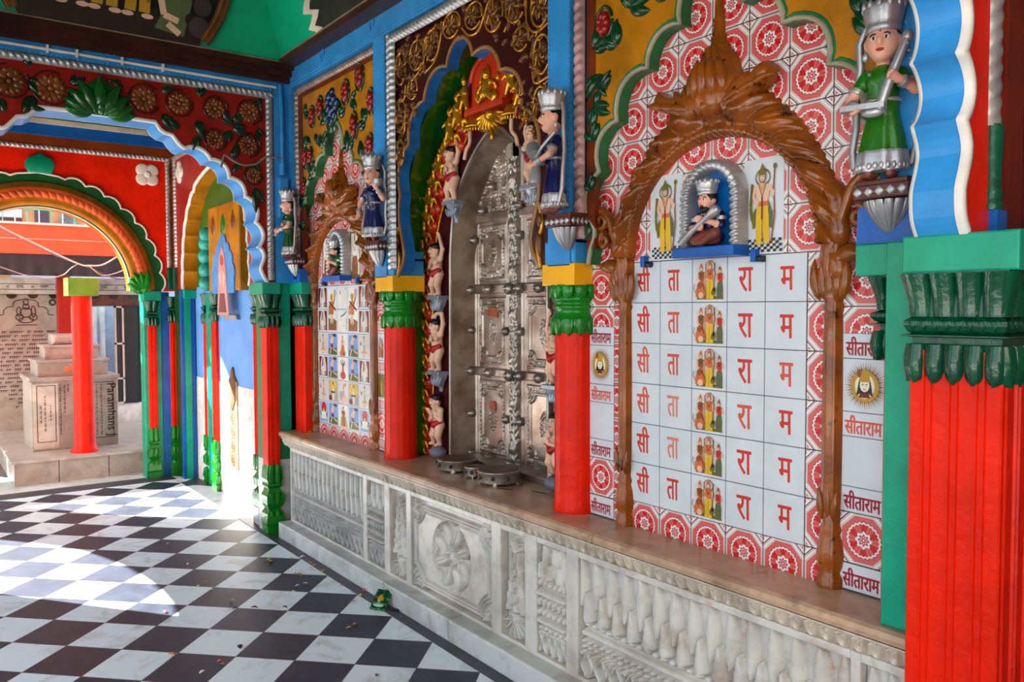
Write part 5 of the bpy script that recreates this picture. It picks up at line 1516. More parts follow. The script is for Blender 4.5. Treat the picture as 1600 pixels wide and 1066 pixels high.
for (u, v, ru, rv) in ((-1.655, 2.80, .055, .085), (-1.485, 2.83, .07, .075), (-1.33, 2.84, .06, .075), (-1.15, 2.89, .075, .06), (-.96, 2.88, .07, .06), (-.80, 2.84, .07, .075), (-.64, 2.84, .07, .08), (-.47, 2.78, .06, .085), (-1.66, 2.56, .055, .08), (-1.665, 2.36, .04, .07), (-.46, 2.58, .055, .08), (-.47, 2.38, .045, .07), (-.60, 2.68, .055, .05), (-1.53, 2.665, .05, .05)):
    scrollflower(u, v, ru, rv)
for pts in (((-1.70, 2.88), (-1.72, 2.70), (-1.70, 2.64), (-1.62, 2.63), (-1.60, 2.70)), ((-1.57, 2.70), (-1.48, 2.73), (-1.41, 2.78), (-1.40, 2.88), (-1.34, 2.92)), ((-1.40, 2.72), (-1.30, 2.76), (-1.25, 2.85), (-1.24, 2.93)), ((-1.70, 2.48), (-1.62, 2.46), (-1.61, 2.54)), ((-.40, 2.70), (-.5, 2.68), (-.56, 2.74), (-.56, 2.86)), ((-.72, 2.74), (-.68, 2.80), (-.72, 2.92)), ((-1.06, 2.85), (-1.0, 2.80), (-.92, 2.80), (-.87, 2.86)), ((-.41, 2.48), (-.50, 2.47), (-.52, 2.52))):
    curve_tube(gl, RW, list(pts), .0065, .064)
for _ in range(420):
    u, v = r5.uniform(-1.74, -.40), r5.uniform(2.25, 2.93)
    k = (u-XC)/.62; top = 2.82-.95*abs(k)**2.6+.04
    if v < top+.03: continue
    a_ = r5.uniform(0, 6.28); L_ = r5.uniform(.03, .06)
    leaf(bl, RW, (u, v), a_, L_, .024, .012, .06, r5.uniform(-1, 1))
    if _ % 3 == 0: gl.tube([RW(u+L_*q*cos(a_+q), v+L_*q*sin(a_+q), .070) for q in (.1, .5, .9)], .0035, 5)
for sgn in (-1, 1):                                              # tiny gilded curl figure at each foot of the arch
    u = XC+sgn*.60
    curve_tube(gl, RW, [(u+sgn*.02, 1.70), (u+sgn*.0, 1.80), (u+sgn*.03, 1.88), (u+sgn*.01, 1.97)], .012, .06)
    bl.ell(RW, (u+sgn*.02, 1.90, .06), (.02, .035, .02), 10); bl.ell(RW, (u+sgn*.015, 1.80, .06), (.016, .06, .018), 10)
gl.build('gold_scrolls', GLINE, cs); bl.build('leaf_relief', BRLF, cs)

# ------------------------------------------------------------------ deep green vault and the gilded doorway
XD = -1.13
VB = .20                                                         # the doorway's face stands at y = +.20
def gold_out():
    h = [(-.755, .70), (-.737, 1.463), (-.725, 1.831), (-.672, 2.081), (-.60, 2.252), (-.498, 2.396), (-.35, 2.50), (-.245, 2.63), (-.20, 2.75), (-.14, 2.795), (0, 2.80)]
    p = smooth_path(h, 5)
    return [(XD+u, v) for u, v in p]+[(XD-u, v) for u, v in reversed(p[:-1])]
def gold_in():
    h = [(-.60, .70), (-.598, 1.465), (-.588, 1.752), (-.53, 1.98), (-.455, 2.13), (-.385, 2.26), (-.26, 2.40), (-.15, 2.49), (0, 2.56)]
    p = smooth_path(h, 6)
    return [(XD+u, v) for u, v in p]+[(XD-u, v) for u, v in reversed(p[:-1])]
def silv(d=0., apex=2.445):
    h = [(-.42+d, .70), (-.41+d, 1.813), (-.375+d, 2.05), (-.30+d*.9, 2.19), (-.165+d*.7, 2.335), (0, apex-d*1.4)]
    p = h[:1]+smooth_path(h[1:], 6)
    return [(XD+u, v) for u, v in p]+[(XD-u, v) for u, v in reversed(p[:-1])]
FD = Fr((0, VB, 0), (1, 0, 0), (0, 0, 1), (0, -1, 0))
vt = MB()
def vpath(du, top):
    h = [(-.70-du, .70), (-.70-du, 1.9), (-.66-du, 2.2), (-.52-du, 2.48), (-.30-du*.6, 2.68), (0, top)]
    p = h[:1]+smooth_path(h[1:], 8)
    return [(XC+u, v) for u, v in p]+[(XC-u, v) for u, v in reversed(p[:-1])]
A, B_ = vpath(-.055, 2.87), vpath(.02, 2.90)
n = len(A)
vt.add([RW(u, v, -.004) for u, v in A]+[RW(u, v, -VB-.02) for u, v in B_], [(i, i+1, n+i+1, n+i) for i in range(n-1)], 0, True)
dw = thing('gilded_doorway', 'doorway arch of gilded animal figures on red around the silver doors', 'doorway', (XD, VB, .7))
vt.build('green_vault', GREENV, dw)
gi = silv()
go = gold_out(); gn = gold_in()
vb_ = vpath(.12, 2.96)
MB().prism(FD, vb_+list(reversed(go)), -.02, .0).build('blue_back', paint('back_blue', (40, 120, 190), .4), dw)
mb = MB(); mb.prism(FD, gn+list(reversed(gi)), .0, .02); mb.build('maroon_face', paint('maroon_face_paint', (66, 14, 20), .4, .15, .2), dw)
mb = MB(); mb.prism(FD, go+list(reversed(gn)), .0, .03); mb.build('red_band', paint('band_red', (186, 40, 14), .3), dw)
for p, nm, r_, mt in ((gn, 'inner_edge', .008, GOLD), (go, 'outer_edge', .010, BLUE)):
    mb = MB(); mb.tube([FD(u, v, .03) for u, v in p], r_, 6); mb.build(nm, mt, dw)
# gilded riders along the band, one modelled and the rest copies
gp = [('e', (0, 0), (0, 0, .03), (.046, .022, .02)), ('e', (0, 0), (-.05, .012, .034), (.017, .016, .016)), ('c', (0, 0), (-.03, 0, .03), (-.052, -.03, .035), .011, .006), ('c', (0, 0), (.03, 0, .03), (.02, -.035, .035), .013, .007), ('c', (0, 0), (.02, -.035, .035), (.04, -.062, .03), .008, .006),
      ('c', (0, 0), (.045, .005, .03), (.06, -.03, .025), .009, .005), ('c', (0, 0), (0, .015, .035), (.005, .045, .036), .012, .009), ('e', (0, 0), (.006, .06, .038), (.013, .014, .013)), ('c', (0, 0), (0, .04, .04), (-.03, .02, .045), .006, .005), ('c', (0, 0), (-.06, .02, .034), (-.072, .03, .03), .005, .003)]
src_me = None
def along(path, step):
    P = [np.array(p) for p in path]; L = [0]
    for a, b in zip(P, P[1:]): L.append(L[-1]+np.linalg.norm(b-a))
    k = 0; s_ = step*.5; out = []
    while s_ < L[-1]:
        while L[k+1] < s_: k += 1
        t_ = (s_-L[k])/(L[k+1]-L[k]); out.append((P[k]+(P[k+1]-P[k])*t_, P[k+1]-P[k])); s_ += step
    return out
mid = [((a+c)/2, (b+d)/2) for (a, b), (c, d) in zip(go, gn[:len(go)])] if len(go) == len(gn) else None
hm = smooth_path([(-.68, .72), (-.668, 1.463), (-.655, 1.80), (-.60, 2.04), (-.53, 2.20), (-.44, 2.33), (-.30, 2.46), (-.22, 2.52)], 6)
ridx = 0
for sgn in (-1, 1):
    for (c, d) in along(hm, .098):
        u, v = XD+c[0]*(-sgn if sgn > 0 else 1), c[1]
        fr = Fr(FD(u, v, .028), FD.U*(1 if sgn < 0 else -1), FD.V, FD.N)
        if src_me is None:
            g = MB(); skin(g, Fr((0, 0, 0), FD.U, FD.V, FD.N), gp, .0045, .008)
            o = g.build('gilded_rider', GOLD); src_me = o
            rb = MB()
            for bu, bv in ((-.045, -.03), (.035, -.05), (.0, .0), (-.05, .035), (.03, .035)): rb.ell(Fr((0, 0, 0), FD.U, FD.V, FD.N), (bu, bv, 0), (.036, .034, .03), 10)
            src_rb = rb.build('red_boss', paint('boss_red', (196, 44, 14), .28, .1, .2, 40, coat=.3))
        else:
            o = src_me.copy(); COL.objects.link(o)
        off = FD(u, v, .03)-Vector(dw.location)
        o.parent = dw; o.location = off
        if sgn > 0: o.scale = (-1, 1, 1)
        b = src_rb if ridx == 0 else src_rb.copy()
        if ridx: COL.objects.link(b)
        b.parent = dw; b.location = off
        ridx += 1
# crest: red cusped plaque with a gilded seated group over a shell
cr = MB()
cr.prism(FD, [(XD-.15, 2.52), (XD-.15, 2.66)]+[(XD+.15*cos(a), 2.67+.115*sin(a)) for a in np.linspace(PI, 0, 14)]+[(XD+.15, 2.66), (XD+.15, 2.52)], .02, .06)
cr.tube([FD(XD+.15*cos(a), 2.67+.115*sin(a), .065) for a in np.linspace(PI, 0, 16)], .014, 8)
for i in range(22): cr.bbox(FD, XD-.165+i*.015, XD-.153+i*.015, 2.505, 2.535, .02, .10, .004)
cr.build('crest_plaque', paint('crest_red', (196, 52, 22), .3), dw)
sh = MB()
for k in range(11):
    a = -PI*.93+PI*.86*k/10
    leaf(sh, FD, (XD+.02*cos(a), 2.50), a, .10+.03*cos(a)**2, .03, .04, .03)
sh.ell(FD, (XD, 2.49, .05), (.03, .03, .03), 10); sh.ell(FD, (XD, 2.385, .04), (.012, .02, .014), 8)
sh.build('gilded_shell', GOLD, dw)
gg = [('e', (0, 0), (0, .05, .05), (.035, .05, .03)), ('e', (0, 0), (0, .115, .055), (.022, .025, .022)), ('c', (0, 0), (0, .13, .05), (0, .165, .05), .018, .004), ('c', (0, 0), (-.03, .08, .05), (-.07, .04, .06), .014, .008), ('c', (0, 0), (.03, .08, .05), (.075, .06, .06), .014, .008), ('c', (0, 0), (-.02, .02, .06), (-.07, -.005, .05), .02, .012), ('c', (0, 0), (.02, .02, .06), (.06, -.02, .06), .02, .01),
      ('e', (0, 0), (.06, .0, .05), (.024, .03, .02)), ('e', (0, 0), (-.075, .02, .05), (.02, .03, .02)), ('e', (0, 0), (-.075, .06, .05), (.013, .015, .014)), ('e', (0, 0), (.085, .09, .045), (.012, .025, .014)), ('e', (0, 0), (.075, .045, .05), (.012, .014, .012)), ('c', (0, 0), (-.06, .09, .05), (-.05, .15, .045), .008, .008)]
gm = MB(); skin(gm, FD, gg, .0045, .008, (XD, 2.565, .02)); gm.build('gilded_group', GOLD, dw)
for sgn in (-1, 1):                                              # gilded attendants stepping down beside the crest
    for k, (du, v) in enumerate(((.20, 2.60), (.27, 2.53), (.34, 2.47))):
        at_ = MB(); skin(at_, FD, [('e', (0, 0), (0, .03, .04), (.028, .045, .025)), ('e', (0, 0), (0, .09, .045), (.018, .02, .018)), ('c', (0, 0), (0, .1, .045), (0, .13, .04), .014, .004), ('c', (0, 0), (-.02, .05, .045), (-.045, .02, .06), .012, .008), ('c', (0, 0), (.02, .05, .045), (.04, .02, .06), .012, .008), ('c', (0, 0), (-.01, 0, .045), (-.03, -.05, .05), .018, .01), ('c', (0, 0), (.012, 0, .045), (.03, -.05, .05), .018, .01)], .005, .008, (XD+sgn*du, v, .03))
        at_.build('gilded_attendant', GOLD, dw)

# ------------------------------------------------------------------ silver doors
m, nt, bs, co = start('beaten_silver')
n1 = noise(nt, co, 6., 5, .6); n2 = noise(nt, co, 90., 3)
col = mixc(nt, rampf(nt, n1, .35, .65), lin((128, 106, 92)), lin((176, 160, 148)))
nt.links.new(col.k, bs.inputs['Base Color']); bs.inputs['Metallic'].default_value = .75; bs.inputs['Roughness'].default_value = .36
setbump(nt, bs, n2, .25, .004)
SILV = m
SILVB = paint('bright_worn_silver', (160, 148, 138), .3, .15, .3, 80, metal=.75)
sd = thing('silver_door', 'pair of old embossed silver doors with round studs inside a pointed frame', 'door', (XD, .3, .7))
fro, frb = silv(), silv(.004)
bp = MB(); n = len(fro)
bk_ = silv(.03)
bp.add([FD(u, v, .028) for u, v in fro]+[FD(u, v, -.125) for u, v in bk_], [(i, i+1, n+i+1, n+i) for i in range(n-1)], 0, False)
bp.build('frame_reveal', SILV, sd)
ee = MB(); sweep(ee, FD, fro, [(-.002, .02), (-.002, .034), (.006, .038), (.014, .034), (.016, .02)]); ee.build('frame_edge', SILVB, sd)
FDR = Fr((0, VB+.125, 0), (1, 0, 0), (0, 0, 1), (0, -1, 0))      # plane of the leaves
inn = silv(.0)
def fil(U, V, amp):                                              # chased foliage
    q = np.sin(U*170+3*np.sin(V*60))*np.sin(V*150+3*np.sin(U*70))
    return amp*np.tanh(q*2.5)
def arch_top(U, m=0.):
    P = np.array(silv(m)); L = P[:len(P)//2+1]
    hu = np.abs(U-XD)
    return np.interp(-hu, (L[:, 0]-XD), L[:, 1])
LEAFZ = [(.735, 1.155), (1.215, 1.60), (1.665, 1.985)]
def leaf_fn(u0, u1):
    def f(U, V):
        w = np.full_like(U, .004)
        st = np.minimum(U-u0, u1-U)
        w = w+.012*np.exp(-((st-.03)/.010)**2)+.008*np.exp(-((st-.052)/.006)**2)
        for a, b in ((.70, .735), (1.165, 1.205), (1.61, 1.655), (1.99, 2.04)):
            w = np.where((V > a) & (V < b) & (st > .02), .022, w)
        c = (u0+u1)/2
        for a, b in LEAFZ:
            ins = (V > a+.012) & (V < b-.012) & (st > .062)
            fu = st-.062; fv = np.minimum(V-a-.012, b-.012-V)
            e = np.minimum(fu, fv)
            ww = .012*np.exp(-((e-.006)/.005)**2)
            uu = np.abs(U-c); vv = np.abs(V-(a+b)/2); hu, hv = (u1-u0)/2-.062-.03, (b-a)/2-.055
            shp = np.maximum(uu-hu+.0, vv-hv)
            cut = np.sqrt((hu-uu)**2+(hv-vv)**2)
            shp = np.maximum(shp, .045-cut)
            plate = shp < 0
            ww = np.where((e > .012) & ~plate, ww+.004+fil(U, V, .0045), ww)
            ww = np.where(np.abs(shp) < .005, .014, ww)
            med = ((U-c)/.035)**2+((V-(a+b)/2)/.07)**2
            ww = np.where(plate & (med < 1), .007+fil(U, V, .004), np.where(plate & (shp < -.005), .004, ww))
            w = np.where(ins, ww+.0, w)
        top = (V > 2.04) & (st > .05)
        w = np.where(top, .006+fil(U, V, .005), w)
        dg = (V-2.06)-(U-u0-.05)*1.35*np.sign(1)
        w = np.where(top & (np.abs(dg) < .014), .02, w)
        return w
    return f
for (u0, u1) in ((-1.545, -1.175), (-1.125, -.715)):
    nu, nv = int((u1-u0)/.0035), int((2.45-.7)/.004)
    U, V = np.meshgrid((np.arange(nu)+.5)/nu*(u1-u0)+u0, (np.arange(nv)+.5)/nv*1.75+.7)
    mask = V < arch_top(U, -.03)
    o = MB().field(FDR, u0, u1, .70, 2.45, nu, nv, leaf_fn(u0, u1), mask=mask).build('door_leaf', SILV, sd); LV = globals().setdefault('LV', []); LV.append(o)
MB().box(RW, XD-.46, XD+.46, .70, 2.42, -VB-.30, -VB-.17).build('door_back', paint('dark_gap', (20, 16, 14), .8), sd)
ast = MB()
def f_ast(U, V):
    t_ = (U+1.15)/.035
    knob = np.exp(-(((V/.23) % 1-.5)/.10)**2)
    return .040*np.sqrt(np.clip(1-t_*t_, 0, 1))*(.85+.30*knob)+.006*np.sin(V*150+2*np.sin(U*260))*np.sin(U*200+V*25)*(1-knob)+.004
ast.field(FDR, -1.185, -1.115, .70, 2.30, 24, 420, f_ast); ast.build('astragal', SILVB, sd)
for u in (-1.53, -1.36, -1.145, -1.09, -.93):
    for v in (.725, 1.185, 1.63):
        k = MB(); k.lathe(Fr(FDR(u, v, 0), FDR.U, FDR.N, FDR.V*-1), 0, 0, [(r_*(1 if u != -1.145 else 1.15), h_+(0 if u != -1.145 else .022)) for r_, h_ in ((.022, .0), (.024, .024), (.027, .030), (.0275, .040), (.023, .050), (.014, .056), (.010, .059), (.009, .064), (.004, .068), (.0005, .069))], 14); k.build('stud', SILVB, LV[0] if u < -1.13 else LV[1])
for u, v in ((-1.53, .95), (-1.53, 1.41), (-1.50, 1.90), (-1.42, 2.05), (-1.33, 2.17), (-1.09, .95), (-1.09, 1.41), (-1.09, 1.90), (-1.09, 2.05), (-1.21, .95), (-1.21, 1.41)):
    k = MB(); k.lathe(Fr(FDR(u, v, 0), FDR.U, FDR.N, FDR.V*-1), 0, 0, [(.020, .0), (.021, .018), (.024, .024), (.024, .034), (.019, .044), (.010, .050), (.007, .054), (.0005, .058)], 14); k.build('stud', SILVB, LV[0] if u < -1.13 else LV[1])
og = MB()
for u, v, s_ in ((-1.36, 1.52, 1.), (-1.36, 1.02, .6)): og.prism(FDR, [(u-.045*s_, v-.03), (u+.05*s_, v-.04), (u+.05*s_, v+.0), (u+.03*s_, v+.012), (u-.04*s_, v+.01)], .004, .0115)
og.build('orange_smear', paint('vermilion_paste', (160, 78, 46), .6, .1, .4, 60), LV[0])
MB().bbox(FD, XD-.44, XD+.44, .70, .735, -.16, .03, .006).build('sill', SILV, sd)
# ------------------------------------------------------------------ painted plaster statues
SKIN = paint('statue_skin_paint', (222, 160, 136), .35, .06, .15, 60)
SKINP = paint('statue_pale_skin', (226, 178, 150), .35, .06, .15, 60)
HAIR = paint('statue_hair', (24, 18, 16), .4, .1, .1)
FEET = paint('statue_shoes', (120, 60, 48), .4, .1, .2)
GSARI = paint('green_sari', (34, 104, 14), .3, .12, .3, 60, coat=.2)
GSARI2 = paint('dark_green_sari', (22, 66, 18), .35, .12, .3, 60)
NAVY = paint('navy_dress', (14, 20, 74), .3, .12, .3, 60, coat=.2)
LIPS = paint('statue_lips', (176, 30, 30), .3)
EYEW = paint('statue_eye_white', (228, 220, 212), .3)
def rot(F, a): return Fr(F.o, F.U*cos(a)+F.N*sin(a), F.V, F.N*cos(a)-F.U*sin(a))
def hand(c, d, r=.008, m=0):
    """Palm with four fingers and a side thumb pointing along d."""
    c = np.array(c, float); d = np.array(d, float)/np.linalg.norm(d)
    x = np.cross(d, [0, 0, 1.]); x = x/np.linalg.norm(x) if np.linalg.norm(x) > .1 else np.array([1., 0, 0])
    z = np.cross(x, d)
    out = [('c', (m, .001), c-d*.006, c+d*.008, r*1.2, r*1.25)]
    for i, L in enumerate((.017, .021, .020, .015)):
        b = c+d*.010+x*(i-1.5)*.0062; t = b+d*L*.7+z*.002; out.append(('c', (m, .001), b, t, r*.42, r*.38)); out.append(('c', (m, .001), t, t+d*L*.35+z*.006, r*.38, r*.3))
    b = c-x*.010; out.append(('c', (m, .001), b, b+d*.012-x*.006, r*.45, r*.36))
    return out
def face(mb, F, c, R, mats=(0, 1, 2)):
    """Eyes, brows and mouth on a head of radii R at c (white, dark, red indices)."""
    for s in (-1, 1):
        mb.ell(F, (c[0]+s*R[0]*.38, c[1]+R[1]*.10, c[2]+R[2]*.90), (R[0]*.21, R[1]*.12, R[2]*.10), 10, mats[0])
        mb.ell(F, (c[0]+s*R[0]*.38, c[1]+R[1]*.10, c[2]+R[2]*.975), (R[0]*.09, R[1]*.10, R[2]*.05), 8, mats[1])
        mb.tube([F(c[0]+s*R[0]*(.38+.24*t), c[1]+R[1]*(.34-.10*t*t), c[2]+R[2]*(.92-.08*t*t)) for t in (-1, -.4, .3, 1)], R[0]*.05, 5, mats[1])
    mb.ell(F, (c[0], c[1]-R[1]*.50, c[2]+R[2]*.90), (R[0]*.26, R[1]*.09, R[2]*.10), 10, mats[2])
    mb.ell(F, (c[0], c[1]+R[1]*.48, c[2]+R[2]*.86), (R[0]*.07, R[1]*.07, R[2]*.08), 8, mats[2])
def crown(mb, F, c, r, h, tip=True):
    prof = [(r*.98, c[1]), (r*1.08, c[1]+h*.06), (r*1.05, c[1]+h*.16), (r*1.0, c[1]+h*.2), (r*1.12, c[1]+h*.3), (r*1.26, c[1]+h*.62), (r*1.22, c[1]+h*.72), (r*.9, c[1]+h*.80), (r*.45, c[1]+h*.92), (r*.05, c[1]+h)]
    mb.lathe(F, c[0], c[2], prof, 36, flute=12, fa=.08)
    for k in range(12):
        a = 2*PI*k/12; mb.ell(F, (c[0]+r*1.2*cos(a), c[1]+h*.70, c[2]+r*1.2*sin(a)), (r*.2, h*.13, r*.2), 8)
    return mb
HEAD = (.040, .048, .042)
def statue(label, u, z, w, yaw, dress, arms, extra=None, H=1., dress2=None, flip=1, cat='statue', skinm=None):
    t = thing('standing_statue', label, cat, RW(u, z, w))
    F = rot(Fr(RW(u, z, w), RW.U, RW.V, RW.N), yaw)
    s = H
    hc = np.array([0, .345, .01])
    P = [('d', (1, .0), .018, .20, [.062, .058, .050, .040, .036], (0, 0), (0, 0), .07, 9, .72),
         ('d', (4, .0035), .020, .064, [.0635, .0605], (0, 0), (0, 0), .07, 9, .72),
         ('c', (1, 0), (0, .19, 0), (0, .25, .004), .036, .040), ('c', (1, 0), (-.034, .262, 0), (.034, .262, 0), .021, .021), ('e', (1, 0), (-.018, .245, .026), (.018, .018, .016)), ('e', (1, 0), (.018, .245, .026), (.018, .018, .016)),
         ('c', (0, .001), (0, .275, 0), (0, .31, .006), .017, .016), ('e', (0, 0), hc, HEAD), ('e', (0, .001), hc+[0, -.034, .014], (.022, .016, .022)), ('e', (0, .002), hc+[0, -.004, .042], (.0075, .012, .010)), ('e', (0, .002), hc+[-.040, .0, -.002], (.008, .013, .01)), ('e', (0, .002), hc+[.040, .0, -.002], (.008, .013, .01)),
         ('e', (2, .002), hc+[0, .012, -.012], (.042, .045, .036)), ('c', (3, .002), (-.024, .008, .0), (-.026, .008, .034), .012, .010), ('c', (3, .002), (.024, .008, .0), (.026, .008, .034), .012, .010), ('c', (1, 0), (-.02, .02, 0), (-.022, .06, 0), .018, .02), ('c', (1, 0), (.02, .02, 0), (.022, .06, 0), .018, .02)]
    for (el, hd) in arms:
        sg = -1 if el[0] < 0 else 1
        sh = np.array([sg*.044, .262, 0])
        el, hd = np.array(el, float), np.array(hd, float)
        m_ = (sh+el)/2
        P += [('c', (1, 0), sh, m_, .018, .016), ('c', (0, .001), m_, el, .0145, .013), ('c', (0, .001), el, hd, .0125, .0095)]
        P += hand(hd+(hd-el)/np.linalg.norm(hd-el)*.008, hd-el)
    b = MB(); skin(b, F, [tuple(p) for p in P], .0042, .008, scale=s); bo = b.build('body', [skinm or SKIN, dress, HAIR, FEET, SILVER], t)
    Fs = Fr(F.o, F.U*s, F.V*s, F.N*s)
    f_ = MB(); face(f_, Fs, hc, HEAD); f_.build('face', [EYEW, HAIR, LIPS], bo)
    c = MB(); crown(c, Fs, hc+[0, .026, -.002], .040, .095); 
    c.build('crown', SILVER, t)
    j = MB()
    for (el, hd) in arms:
        el, hd = np.array(el, float), np.array(hd, float)
        sg = -1 if el[0] < 0 else 1; sh = np.array([sg*.044, .262, 0])
        for a, b2, r in ((el+(hd-el)*.62, el+(hd-el)*.90, .0155), (sh+(el-sh)*.52, sh+(el-sh)*.72, .019)):
            j.tube([Fs(*(a+(b2-a)*q)) for q in (0, .25, .5, .75, 1)], [r, r*1.12, r, r*1.12, r], 12)
    j.tube([Fs(.041*cos(a), .198, .031*sin(a)) for a in np.linspace(0, 2*PI, 25)], .006, 6)
    for sg in (-1, 1): j.ell(Fs, (sg*.044, .318, .004), (.009, .012, .008), 8)
    j.tube([Fs(.030*cos(a), .268+.012*sin(a)-.0, .024-.012*sin(a)) for a in np.linspace(PI, 2*PI, 12)], .005, 6)
    for k in range(26):
        a = 2*PI*k/26; j.ell(Fs, (.063*cos(a), .028, .047*sin(a)), (.007, .010, .006), 6)
    if extra: extra(j, Fs)
    j.build('silver_ornaments', SILVER, t)
    return t
def veil(j, F):                                                   # long silver scarf falling from the head down both sides
    for sg in (-1, 1):
        pts = [(sg*.05, .40, -.02), (sg*.068, .36, -.02), (sg*.064, .30, -.02), (sg*.074, .22, -.02), (sg*.072, .14, -.015), (sg*.080, .08, -.01), (sg*.072, .03, .0)]
        P = [np.array(p) for p in pts]
        j.loft([[F(*(p+np.array([-sg*.013, 0, 0]))), F(*(p+np.array([-sg*.004, 0, .008]))), F(*(p+np.array([sg*.006, 0, .004]))), F(*(p+np.array([sg*.002, 0, -.008])))] for p in P], 0, True)
def g_right(j, F):
    veil(j, F)
    j.tube([F(.005, .165, .07), F(.035, .25, .07), (F(.065, .335, .055))], [.012, .013, .010], 8)
    j.box(F, -.085, .02, .166, .180, .055, .088); j.ell(F, (-.01, .158, .07), (.028, .012, .016), 10); j.ell(F, (.066, .34, .055), (.014, .016, .012), 8)
    for k in range(3): j.ell(F, (.068+.004*k, .32-.02*k, .064), (.004, .004, .008), 6)
statue('green robed statue with silver crown playing a stringed instrument beside the big pier', 1.06, 1.868, .145, -.30, GSARI, [((-.075, .205, .02), (-.058, .176, .06)), ((.080, .215, .02), (.050, .235, .060))], g_right)
def drum(j, F):
    j.tube([F(-.10, .26, .06), F(-.085, .25, .062), F(-.045, .225, .064), F(-.03, .215, .066)], [.026, .030, .028, .024], 14)
    j.tube([F(.0, .165, .07), F(.006, .15, .072), F(.022, .115, .078), F(.026, .10, .08)], [.018, .020, .024, .020], 14)
    j.tube([F(-.06, .235, .062), F(.0, .20, .07), F(.02, .24, .05), F(.05, .29, .01)], .008, 8)
    veil(j, F)
statue('navy robed drummer statue with silver crown on the blue band right of the silver doors', -.25, 1.90, .17, .45, NAVY, [((-.078, .20, .03), (-.04, .185, .066)), ((.070, .205, .035), (.012, .182, .072))], drum, H=1.04)
def pot(j, F):
    j.lathe(F, .066, .05, [(.006, .275), (.022, .28), (.028, .295), (.024, .31), (.026, .316), (.018, .312)], 16)
    veil(j, F)
statue('navy robed statue with silver crown holding up a bowl left of the silver doors', -1.815, 1.90, .15, -.45, NAVY, [((-.078, .20, .01), (-.074, .145, .03)), ((.080, .215, .02), (.066, .262, .05))], pot, H=1.02)
def horn(j, F):
    veil(j, F); j.tube([F(-.02, .20, .06), F(-.03, .17, .075), F(-.035, .14, .08)], [.008, .010, .014], 8)
statue('small green robed statue with silver crown in the corner beside the far arch wall', -3.03, 1.872, .15, .05, GSARI2, [((-.060, .20, .03), (-.024, .185, .066)), ((.062, .20, .03), (.020, .18, .068))], horn, H=.98)
# silver lotus brackets under the four robed statues
def bracket(label, u, z, w=.10, s=1., group=None):
    t = thing('lotus_bracket', label, 'bracket', RW(u, z, w), group)
    F = Fr(RW(u, z, w-.04), RW.U*s, RW.V*s, RW.N*s)
    tb = MB(); tb.bbox(F, -.075, .075, -.052, -.016, .0, .105, .003); tb.bbox(F, -.07, .07, -.018, -.002, 0, .10, .004); tb.build('corbel', paint('bracket_brown', (84, 42, 34), .35, .1, .3), t)
    d = MB()
    for i in range(5):
        c = -.06+i*.03
        d.pillow(F, [(c-.014, -.034), (c, -.048), (c+.014, -.034), (c, -.020)], .105, .007, .5)
        if i < 4: d.pillow(Fr(F(.075, 0, 0), F.N*-1, F.V, F.U), [(-.02-.022*i-.010, -.034), (-.02-.022*i, -.048), (-.02-.022*i+.010, -.034), (-.02-.022*i, -.020)], .0, .007, .5)
    for k in range(7):
        a = -1.2+2.4*k/6
        fr = Fr(F(0, -.056, .045), F.U*cos(a)-F.N*sin(a), F.V, F.N*cos(a)+F.U*sin(a))
        d.loft([[fr(x*ww, y, zz+(.004 if abs(x) < .3 else 0)) for x in (-1, -.5, 0, .5, 1)]+[fr(x*ww*.9, y, zz-.006) for x in (1, 0, -1)] for y, zz, ww in ((.0, .064, .010), (-.02, .058, .012), (-.045, .045, .010), (-.07, .024, .006), (-.085, .012, .003))], 0, True)
    d.ell(F, (0, -.094, .034), (.014, .012, .014), 10); d.ell(F, (0, -.118, .034), (.012, .016, .012), 10); d.lathe(F, 0, .045, [(.008, -.09), (.018, -.075), (.04, -.055)], 18)
    d.build('silver_lotus', SILVER, t)
    return t
bracket('silver lotus bracket under the green instrument player by the big pier', 1.065, 1.868)
bracket('silver lotus bracket under the navy drummer right of the doors', -.24, 1.90)
bracket('silver lotus bracket under the navy statue left of the doors', -1.815, 1.90)
bracket('silver lotus bracket under the small green statue in the corner', -3.03, 1.872, s=.9)
for u, z0, nm in ((1.07, 1.70, 0), (-3.03, 1.70, 1)):
    b = MB(); b.prism(RW, [(u-.095, z0+.002), (u+.125, z0+.002), (u+.125, z0+.09), (u+.09, z0+.075), (u+.05, z0+.10), (u+.01, z0+.085), (u-.04, z0+.11), (u-.09, z0+.10)] if not nm else [(u-.06, z0+.002), (u+.10, z0+.002), (u+.09, z0+.09), (u+.05, z0+.03), (u, z0+.02), (u-.05, z0+.08)], .06, .12)
    o = b.build('blue_block', DBLUE); tag(o, ['royal blue block under the lotus bracket by the big pier', 'royal blue block under the lotus bracket in the corner'][nm], 'block')
wst = MB(); rope(wst, RW, (1.175, 2.9), (1.175, 1.74), .03, .02, .12, .03); wst.box(RW, 1.04, 1.2, 1.81, 3.0, .06, .118)
struct('trim_15', wst, [BLUE])

